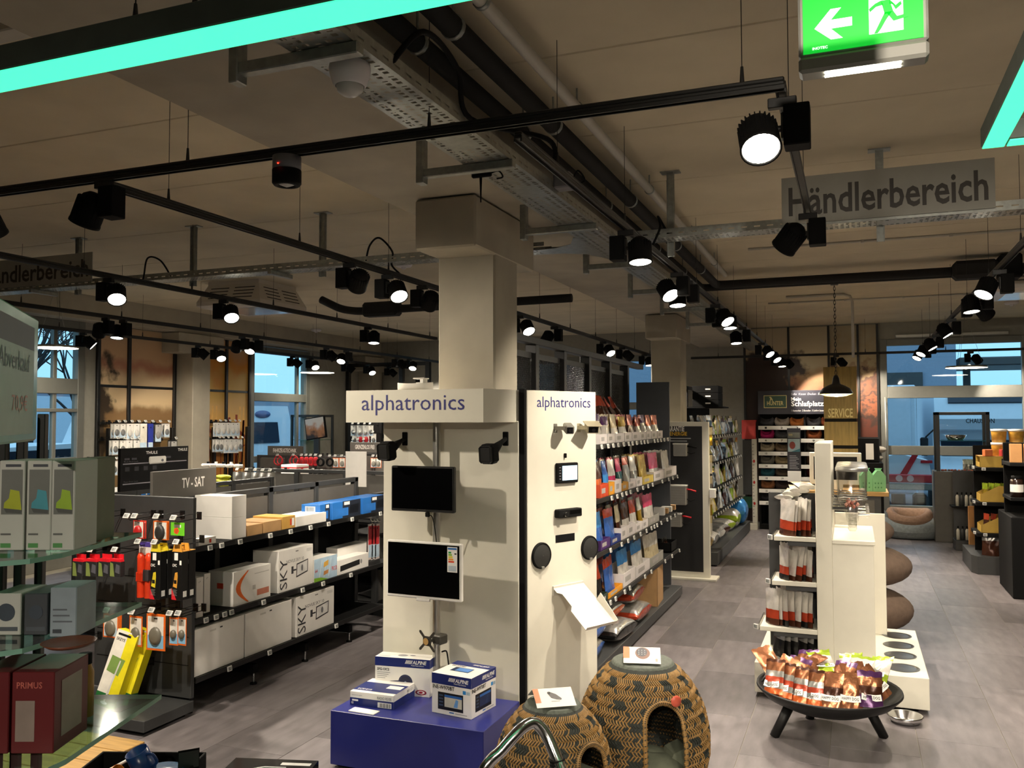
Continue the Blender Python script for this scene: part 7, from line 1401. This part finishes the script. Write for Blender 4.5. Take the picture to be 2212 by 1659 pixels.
for k in range(4):                            # kibble dispensers on the tower side
    y = 7.15+.235*k; z1 = 1.70; t = thing('dispenser', 'clear treat dispenser with chrome lid over the white counter, %s from the front' % ORD[k], 'dispenser', (-.02, y, 1.30), 0, 'treat dispensers')
    MB().lathe([(.03, .0), (.045, .03), (.05, .08), (.085, .14), (.105, .2), (.112, .40)], 24, 'jar_clear').build('jar', t); MB().lathe([(.113, .40), (.118, .40), (.118, .425), (.11, .435), (.001, .44)], 24, mk('steel_brushed', '#b4b4b0', .35, .8, var=.05)).build('lid', t)
    if k == 0:
        mb = MB()
        for j in range(26): a = rng.uniform(0, 6.28); q = rng.uniform(0, .07); mb.lathe([(.001, .014), (.014, 0), (.001, -.014)], 7, hx(('#a05a48', '#c08a78', '#7a4434')[j % 3], .5), T=Matrix.Translation((q*cos(a), q*sin(a), .13+rng.uniform(0, .05))))
        o = mb.build('treats', t); o['kind'] = 'stuff'
    MB().lathe([(.03, 0), (.032, -.04), (.02, -.06)], 14, 'clear_plastic').box(-.145, -.03, -.015, .015, .1, .13, 'chrome', .003).build('spout', t); MB().tube([(-.145, 0, .2), (-.1, 0, .19), (.115*cos(2.6), .115*sin(2.6), .19)]+[(.113*cos(2.6-5.2*i/12), .113*sin(2.6-5.2*i/12), .19) for i in range(13)], .004, 6, 'chrome').build('holder_ring', t)
    MB().cyl((.04, 0, .07), (.10, 0, .07), .008, n=8, m='chrome').cyl((.10, 0, .07), (.125, 0, .07), .022, n=12, m='clear_plastic').build('turn_knob', t)
for k, (u, v) in enumerate(((1937, 1373), (1941, 1394), (1945, 1416), (1950, 1443))):
    p = A(u, v, z=BZ); solo(MB().lathe([(.118, .002), (.108, .004), (.10, -.0), (.09, .001), (.001, .0012)], 32, mk('steel_dark', '#7c7c7a', .3, .9, var=.1)), 'steel_bowl', 'steel bowl sunk in the white plinth top, %s from the front' % ORD[3-k], 'bowl', (p.x, p.y, BZ+.001), 0, 'sunk steel bowls')
p = A(1947, 1553, z=.0); solo(MB().lathe([(.001, .006), (.075, .006), (.10, .05), (.112, .052), (.118, .046), (.09, .0), (.001, 0)], 32, 'chrome'), 'steel_bowl', 'steel bowl standing on the floor beside the black fire bowl', 'bowl', (.30, 6.66, .0005))
# ================================================================ fire bowl of snack bags
fc = Vector((-.185, 6.17, 0)); r = thing('fire_bowl', 'black three legged fire bowl heaped with copper coloured snack bags', 'fire bowl', fc)
mk('cast_black', '#161615', .5, .3, var=.1)
MB().lathe([(.001, .205), (.12, .207), (.27, .235), (.38, .275), (.44, .325), (.455, .335), (.458, .32), (.40, .26), (.28, .205), (.13, .178), (.001, .174)], 48, 'cast_black').build('bowl', r)
for k, a in enumerate((200, 20, 112)):
    a = rd(a); o = MB().tube([(.25*cos(a), .25*sin(a), .215), (.36*cos(a), .36*sin(a), .0)], [.034, .03], 10, 'cast_black').build('leg', r)
for s in (0,): MB().tube(ctrl([(-.42, -.06, .335), (-.40, -.04, .36), (-.40, .04, .36), (-.42, .06, .335)]), .008, 8, 'cast_black').build('handle', r)
def snack(c0, c1, band): 
    def deco(mb, w, h, d): pass
    return pouch_mesh(.175, .25, .06, [(0, c0), (.36, c1), (.62, 'foil_copper' if c0 != 'foil_green' else c1), (.86, c0)], len(_pm)+int(ord(c0[5])), None)
SN = [snack('foil_copper', 'foil_brown', 1), pouch_mesh(.175, .25, .06, [(0, 'foil_orange'), (.16, 'foil_silver'), (.3, 'foil_red'), (.52, 'foil_silver'), (.66, 'foil_copper'), (.88, 'foil_brown')], 91), snack('foil_purple', 'foil_brown', 1), snack('foil_copper', 'foil_copper', 1), snack('foil_green', 'foil_white', 1)]
lm = MB(); F = face(Vector((-.0825, -.0375, 0)), (1, 0, 0), (0, -1, .12)); poly(lm, [(.012, .052), (.05, .045), (.115, .045), (.153, .052), (.148, .095), (.11, .088), (.055, .088), (.017, .095)], 'print_white', F); letters(lm, 'HAPPY DOG', .026, .058, .139, .078, 'print_black', 1, F, lift=.002); lm = lm.mesh('label')
items = []
for k, x in enumerate((-.33, -.27, -.19, -.095, .02, .135, .255)): items.append((x, -.28+.25*abs(x)**1.5, .275+.33*abs(x)**2.0, rd((-34, -40, -30, -14, -6, 6, 14)[k]), rd(-18), (1, 1, 1, 1, 0, 3, 2)[k], rd(2*k-8)))
for k, x in enumerate((-.32, -.23, -.11, .06, .21, .35)): items.append((x, -.10, .325, rd((-30, -20, 15, -30, 20, 60)[k]), rd(-38), (0, 2, 0, 2, 3, 0)[k], rd(12-5*k)))
for k, x in enumerate((-.33, -.17, -.02, .14, .29)): items.append((x, .10, .345, rd((40, -25, 10, -10, -30)[k]), rd(-46), (3, 2, 4, 4, 4)[k], rd(-10)))
for k, x in enumerate((-.2, .0, .17)): items.append((x, .0, .41, rd((-50, 20, -15)[k]), rd(-66), (0, 4, 4)[k], rd(0)))
for k, (x, y, z, rz, rx, m_, ry) in enumerate(items):
    t = thing('snack_bag', '%s snack bag in the black fire bowl, %s %s' % (('copper', 'orange red', 'dark purple', 'all copper', 'green and white')[m_], ORD[k if k < 7 else (k-7) if k < 13 else (k-13) if k < 18 else k-18], 'of the front row' if k < 7 else 'of the middle row' if k < 13 else 'of the back row' if k < 18 else 'lying on top'), 'bag', fc+Vector((x, y, z)), rz, 'snack bags in the fire bowl'); t.rotation_euler = (rx, ry, rz); t.scale = (.88, .88, .88); put(SN[m_], 'bag_body', t); put(lm, 'label', t)
# brown cushions behind the tower
mk('cushion_brown', '#6a584a', .9, var=.12, scale=20, bump=.2)
for k, (z, h, rx) in enumerate(((.0, .46, .66), (.44, .42, .66), (.84, .30, .5))):
    solo(MB().grid(lambda u, v: (rx*cos(2*pi*u)*sin(pi*v)**.6, .42*sin(2*pi*u)*sin(pi*v)**.6, h/2-h/2*cos(pi*v)*(1-.12*(v > .5)*sin(pi*v)**2)), 32, 14, 'cushion_brown'), 'floor_cushion', 'big brown pet cushion stacked behind the white tower, %s of three' % ('lowest', 'middle', 'topmost')[k], 'cushion', (-.14, 9.35, z+.001), .1*k, 'brown pet cushions')
# ================================================================ service desk
YD = 13.4; a = A(1705, 1063, y=YD); x1 = A(1920, 1063, y=YD).x; zt = A(1890, 1063, y=YD).z
r = thing('service_desk', 'dark service desk with oak top behind the white treat tower', 'desk', ((a.x+x1)/2, YD, 0)); w = x1-a.x
MB().box(-w/2, w/2, -.02, .75, zt-.06, zt, 'wood_oak', .004).build('desk_top', r); MB().box(-w/2+.15, w/2-.1, .03, .7, .04, zt-.06, 'anthracite', .004).build('front_panel', r); MB().box(-w/2+.2, w/2-.15, .06, .66, 0, .04, 'matt_black').build('toe_kick', r); MB().box(w*.18, w*.36, .02, .035, .3, zt-.12, 'grey_panel', .002).build('grey_panel', r)
p0, p1 = A(1748, 977, y=YD+.2), A(1862, 1048, y=YD+.2); w = p1.x-p0.x; h = p0.z-p1.z; t = thing('touch_screen', 'large white framed screen standing on the service desk', 'monitor', ((p0.x+p1.x)/2, YD+.2, zt)); MB().box(-w/2, w/2, 0, .06, p1.z-zt, p0.z-zt, 'white_card', .01).build('casing', t); MB().box(-w/2+.06, w/2-.06, -.003, .002, p1.z-zt+.07, p0.z-zt-.06, 'screen_black').build('screen', t); MB().box(-.1, .1, .0, .16, 0, .1, 'white_card', .01).build('foot', t)
for k, u in enumerate((1872, 1898)):
    p = A(u, 1060, y=YD+.1); t = thing('carry_box', 'mint green carry carton with folded top on the service desk, %s one' % ('left', 'right')[k], 'box', (p.x, YD+.15, zt+.0005), rd(10), 'green carry cartons'); G_ = mk('mint', '#7fbf8c', .5, var=.05)
    MB().prism([(-.085, 0), (.085, 0), (.09, .22), (.03, .30), (-.03, .30), (-.09, .22)], -.07, .07, G_).build('body', t); MB().prism([(-.03, .30), (.03, .30), (.05, .33), (-.05, .33)], -.01, .01, G_).build('handle', t)
    mb = MB(); F = face(Vector((-.085, -.0705, 0)), (1, 0, 0), (0, -1, 0))
    for j in range(6): ellipse(mb, .03+.04*(j % 3), .06+.06*(j//3), .01, .012, hx('#4a8a5a'), F)
    mb.build('print', t)
p = A(1863, 1060, y=YD+.05); solo(MB().lathe([(.001, .05), (.04, .04), (.055, .02), (.04, .003), (.001, 0)], 14, hx('#b8b0a0', .7)), 'pebble', 'pale pebble shaped object on the oak desk top beside the green cartons', 'stone', (p.x, YD+.05, zt+.0005))
YS = 13.25+.9; p0, p1 = A(1778, 793, y=YS), A(1852, 904, y=YS); t = thing('service_board', 'oak wood service board hanging above the desk', 'sign', ((p0.x+p1.x)/2, YS, 0)); w = p1.x-p0.x
mk('wood_board', '#86713a', .6, var=.25, scale=3, stretch=(10, 10, 1))
z0 = A(1815, 1000, y=YS).z; e = [p0.z, A(1815, 904, y=YS).z, A(1815, 962, y=YS).z]
for a, b in ((e[1], e[0]), (e[2], e[1]-.05), (0, e[2]-.05)): MB().box(-w/2, w/2, 0, .05, a, b, 'wood_board', .003).build('plank', t)
MB().box(-w/2+.01, w/2-.01, .01, .045, 0, e[0]-.02, 'matt_black').build('backing', t)
a, b = A(1789, 904-2, y=YS), A(1842, 882, y=YS); mb = MB(); letters(mb, 'SERVICE', a.x-t.location.x, a.z, b.x-t.location.x, b.z, mk('stencil_cream', '#c8b878', .5, var=.1, scale=40), 1, face(Vector((0, 0, 0)), (1, 0, 0), (0, -1, 0))); mb.build('lettering', t)
r = thing('black_shelf', 'black shelf of pet goods right of the service board', 'shelf'); p0, p1 = A(1850, 945, y=15.4), A(1908, 1000, y=15.4); MB().box(p0.x, p1.x, 15.4, 15.8, 0, p1.z, 'matt_black', .01).box(p0.x, p0.x+.35, 15.45, 15.75, p1.z, p0.z, 'matt_black', .02).build('body', r); MB().box(p0.x+.14, p0.x+.26, 15.44, 15.45, p1.z+.05, p0.z-.1, 'box_white').build('label', r)
for k, (u, v, s) in enumerate(((1885, 985, .15), (1897, 970, .12), (1880, 968, .14))): p = A(u, v, y=15.55); solo(MB().grid(lambda u_, v_: (s*1.1*cos(2*pi*u_)*sin(pi*v_), s*sin(2*pi*u_)*sin(pi*v_), s*.5-s*.5*cos(pi*v_)), 16, 8, hx(('#8a8478', '#9a948a', '#77706a')[k], .9)), 'small_cushion', 'grey plush cushion on the black shelf by the service board, %s' % ('front right', 'upper right', 'left')[k], 'cushion', (p.x, 15.6, p1.z+.002+(.15 if k == 1 else 0)), .4*k, 'plush cushions')
# dog beds below the glass door
mk('plush_grey', '#7c8284', .95, var=.15, scale=25); mk('plush_tan', '#9a7c68', .95, var=.15, scale=25); mk('fleece', '#b8ac98', .95, var=.1, scale=40)
def big_bed(x, y, z, s, c, i_, label, rz=0):
    t = thing('dog_bed', label, 'pet bed', (x, y, z), rz, 'dog beds at the glass door')
    def ring(u, v):
        a = 2*pi*u; b = 2*pi*v; fr = .5-.5*sin(a); q = .12; h = .26+.16*(1-fr**2)+.06*abs(cos(a))**3; return ((.46+q*cos(b))*cos(a)*s, (.32+q*cos(b))*sin(a)*s, h*(.5+.5*sin(b))*s)
    MB().grid(ring, 36, 12, c).build('rim', t); MB().grid(lambda u, v: (.4*v*cos(2*pi*u)*s, .27*v*sin(2*pi*u)*s, (.2-.05*v)*s), 20, 4, i_).build('cushion', t)
p = A(1964, 1100, y=16.95); big_bed(p.x, 16.95, .001, .95, 'plush_grey', 'plush_grey', 'big grey dog bed on the floor below the glass door'); big_bed(p.x, 16.98, .21, .68, 'plush_tan', 'fleece', 'tan dog bed with fleece lying in the big grey one')
p = A(1905, 1120, y=16.9); solo(MB().grid(lambda u, v: (.2*cos(2*pi*u)*sin(pi*v), .12*sin(2*pi*u)*sin(pi*v), .25-.25*cos(pi*v)), 16, 10, 'plush_grey'), 'rolled_bed', 'rolled grey dog bed standing left of the big grey bed', 'pet bed', (p.x-.05, 16.9, .001))
# grey cabinet with black frame, right of the glass door
Yc = 16.45; a, b = A(2018, 1018, y=Yc), A(2062, 1170, y=Yc); r = thing('grey_cabinet', 'grey panelled cabinet with open black frame on top before the glass door', 'cabinet', (a.x, Yc, 0)); wc = 1.0; hc = a.z
MB().box(0, wc, 0, .5, 0, hc, 'grey_panel', .004).box(-.0, .32, -.012, 0, .02, hc, 'grey_panel', .003).build('body', r); zf = A(2065, 890, y=Yc).z
for x in (.04, .80):
    for d in (.03, .45): MB().box(x, x+.06, d, d+.05, hc, zf, 'black_metal', .003).build('post', r)
MB().box(.04, .86, .03, .08, zf-.05, zf, 'black_metal', .003).box(.04, .86, .45, .5, zf-.05, zf, 'black_metal', .003).build('top_frame', r); zg = A(2065, 953, y=Yc).z; MB().box(.1, .8, .05, .48, zg, zg+.012, 'shelf_glass').build('glass_shelf', r)
solo(MB().lathe([(.001, .01), (.12, .01), (.17, .09), (.18, .09), (.13, 0), (.001, 0)], 24, 'chrome'), 'steel_bowl', 'steel bowl on the glass shelf in the black frame', 'bowl', (a.x+.36, Yc+.25, zg+.0125))
rng = random.Random(3)
for k in range(14): x = .14+.05*k; solo(MB().lathe([(.001, .04), (.03, .035), (.04, .015), (.02, 0), (.001, 0)], 9, hx(('#8a3a2a', '#b05a30', '#5a3a2c', '#a8503a')[k % 4], .6), T=Matrix.Rotation(k, 4, 'Z') @ Matrix.Diagonal((.75, .5, .8, 1))), 'chew_treat', 'reddish chew treat lying on the grey cabinet, %s from the left' % ORD[k], 'treat', (a.x+x, Yc+.1+rng.uniform(0, .12), hc+.001), 0, 'chew treats on the grey cabinet')
for k in range(6): solo(pm(.12, .2, .05, [(0, 'foil_silver'), (.6, 'foil_white')], k), 'treat_bag', 'clear grey treat bag at the right end of the grey cabinet top, %s one' % ORD[k], 'bag', (a.x+.52+.07*k, Yc+.28, hc+.001), rd(20), 'treat bags on the grey cabinet')
# slim shelf, cardboard stand and gondola at the right edge
Ys = 15.5; a, b = A(2062, 1085, y=Ys), A(2100, 1186, y=Ys); r = thing('slim_shelf', 'slim dark shelf of small bottles before the grey cabinet', 'shelf', (a.x, Ys, 0)); MB().box(0, .5, .0, .4, 0, .16, 'anthracite', .006).box(.02, .5, .37, .4, .16, 1.25, 'anthracite').box(-.04, .5, 0, .37, .68, .7, 'matt_black').build('body', r)
for lv, z in enumerate((.161, .701)):
    for k in range(6): t = thing('bottle', 'small pale bottle on the slim dark shelf, %s level, %s from the left' % (('lower', 'upper')[lv], ORD[k]), 'bottle', (a.x+.05+.065*k, Ys+.1, z), 0, 'bottles on the slim shelf'); MB().lathe([(.001, 0), (.026, 0), (.026, .15), (.012, .18)], 12, hx(('#c8c4b4', '#3a3c3a', '#d8d4c8')[k % 3], .4)).build('body', t); MB().cyl((0, 0, .175), (0, 0, .22), .012, n=10, m='matt_black').build('cap', t)
a, b = A(2091, 1093, y=14.6), A(2158, 1190, y=14.6); solo(MB().box(0, b.x-a.x, 0, .03, .0, a.z, mk('kraft', '#b98650', .7, var=.05), .004), 'cardboard_stand', 'plain tan cardboard stand panel beside the right gondola', 'panel', (a.x, 14.6, .001))
YG = 13.25; xg = A(2112, 1240, z=0).x; r = thing('gondola', 'dark gondola of dog snack trays at the right edge', 'gondola shelf'); MB().prism([(xg, YG), (xg-.06, YG+.16), (xg-.06, YG+1.2), (xg+1.1, YG+1.2), (xg+1.1, YG)], 0, .24, 'anthracite', axis='z').build('plinth', r); MB().box(xg+.05, xg+1.1, YG+.66, YG+.7, .24, 1.72, 'matt_black').build('back_panel', r)
GS = [A(2140, v, y=YG+.05).z for v in (1010, 1085, 1152)]
for z in GS: s = MB().box(xg-.0, xg+1.1, YG+.02, YG+.66, z-.05, z, 'matt_black', .004).build('shelf', r); price_tag(s, (xg-.02, YG+.06, z+.02), rd(-60)); price_tag(s, (xg+.1, YG+.012, z+.0))
mk('tray_straw', '#b8963c', .6, var=.06)
def straw(z, h, label, x0=.06, cut=True):
    t = thing('shelf_tray', label, 'display tray', (xg+x0, YG+.06, z+.0005)); w, d = .62, .42
    MB().prism([(0, 0), (w, 0), (w, h), (.22, h), (0, h*.45)] if cut else [(0, 0), (w, 0), (w, h), (0, h)], 0, .004, 'tray_straw').build('front_wall', t); MB().prism([(0, 0), (w, 0), (w, h), (.22, h), (0, h*.45)] if cut else [(0, 0), (w, 0), (w, h), (0, h)], d-.004, d, 'tray_straw').box(0, .004, 0, d, 0, h*.45, 'tray_straw').box(w-.004, w, 0, d, 0, h, 'tray_straw').box(0, w, 0, d, 0, .003, 'tray_straw').build('tray_body', t)
    return t
t = straw(GS[0], .15, 'straw coloured tray under the yellow buckets, top level of the right gondola', cut=False); mb = MB(); F = face(Vector((0, 0, 0)), (1, 0, 0), (0, -1, 0)); patch(mb, .26, .03, .40, .12, 'print_black', F); patch(mb, .28, .05, .38, .1, hx('#8a8478'), F, .001); mb.build('printed_design', t); MB().box(0, .62, 0, .42, .148, .152, 'kraft').build('lid', t)
for k in range(4):
    x, z = (.26, .47)[k % 2], GS[0]+.153+(.185 if k > 1 else 0); t = thing('snack_bucket', 'yellow snack bucket with white lid on the right gondola, %s %s' % (('lower', 'upper')[k > 1], ('left', 'right')[k % 2]), 'bucket', (xg+.06+x, YG+.24, z), 0, 'yellow snack buckets'); MB().lathe([(.001, 0), (.085, 0), (.097, .15)], 24, mk('bucket_yellow', '#c09038', .4, var=.2, scale=20)).build('body', t); MB().lathe([(.097, .15), (.102, .15), (.102, .18), (.001, .182)], 24, 'white_card').build('lid', t)
for k in range(2): solo(MB().box(-.05, .05, -.05, .05, 0, .09, hx(('#c86a38', '#a82a28')[k], .5), .006), 'snack_carton', ('orange', 'red')[k]+' small snack carton beside the yellow buckets', 'box', (xg+.16+.2*k, YG+.1, GS[0]+.153), .2)
t2 = straw(GS[1], .22, 'straw coloured tray of green and yellow bags, middle level of the right gondola'); t3 = straw(GS[2], .22, 'straw coloured tray of red bags, lower level of the right gondola')
for k in range(7): solo(pm(.13, .2, .05, [(0, 'foil_gold'), (.55, 'foil_green')], k), 'snack_pouch', 'green and yellow snack pouch in the middle straw tray, %s from the left' % ORD[k], 'pouch', (xg+.14+.075*k, YG+.26, GS[1]+.045), rd(-66), 'green snack pouches')
for k in range(6): o = solo(pm(.13, .2, .04, [(0, 'foil_brown'), (.6, 'foil_red')], k), 'snack_pouch', 'red and brown snack pouch in the lower straw tray, %s from the left' % ORD[k], 'pouch', (xg+.14+.085*k, YG+.26, GS[2]+.045), rd(-66), 'red snack pouches'); o.rotation_euler.x = rd(-4)
for k in range(2): t = thing('bone_bag', 'clear bag of dark bones on the right gondola plinth, %s one' % ('left', 'right')[k], 'bag', (xg+.22+.34*k, YG+.2, .241), rd(8), 'bags of bones'); put(pm(.30, .34, .18, [(0, 'foil_brown'), (.55, 'foil_silver')], 3+k), 'bag_body', t)
Yn = 11.6; a = A(2186, 1180, y=Yn); r = thing('gondola', 'dark near gondola of jars cut off at the right edge', 'gondola shelf'); MB().box(a.x, a.x+1.2, Yn, Yn+1, 0, 1.0-.05, 'matt_black', .01).build('body', r); z2 = A(2190, 1000, y=Yn).z; z1 = A(2190, 1075, y=Yn).z
MB().box(a.x+.02, a.x+1.2, Yn+.6, Yn+.64, .95, 1.8, 'matt_black').build('back_panel', r)
for z in (z1, z2): MB().box(a.x+.0, a.x+1.2, Yn+.0, Yn+.6, z-.04, z, 'matt_black', .004).build('shelf', r)
for k in range(4):
    t = thing('snack_jar', 'dark snack jar with pale label on the near right gondola, %s from the left' % ORD[k], 'jar', (a.x+.08+.16*k, Yn+.1, z1), 0, 'dark snack jars'); MB().lathe([(.001, 0), (.07, 0), (.07, .2), (.05, .22)], 20, hx('#2a1c16', .2)).build('body', t); MB().lathe([(.052, .21), (.056, .21), (.056, .25), (.001, .252)], 20, 'matt_black').build('lid', t); MB().lathe([(.0705, .06), (.0705, .15)], 20, 'box_white').build('label', t)
    o = solo(MB().box(-.06, .06, -.05, .05, 0, .22, 'kraft', .004), 'snack_carton', 'tan snack carton on the top shelf of the near right gondola, %s from the left' % ORD[k], 'box', (a.x+.08+.15*k, Yn+.12, z2+.0005), .1*k, 'tan snack cartons')
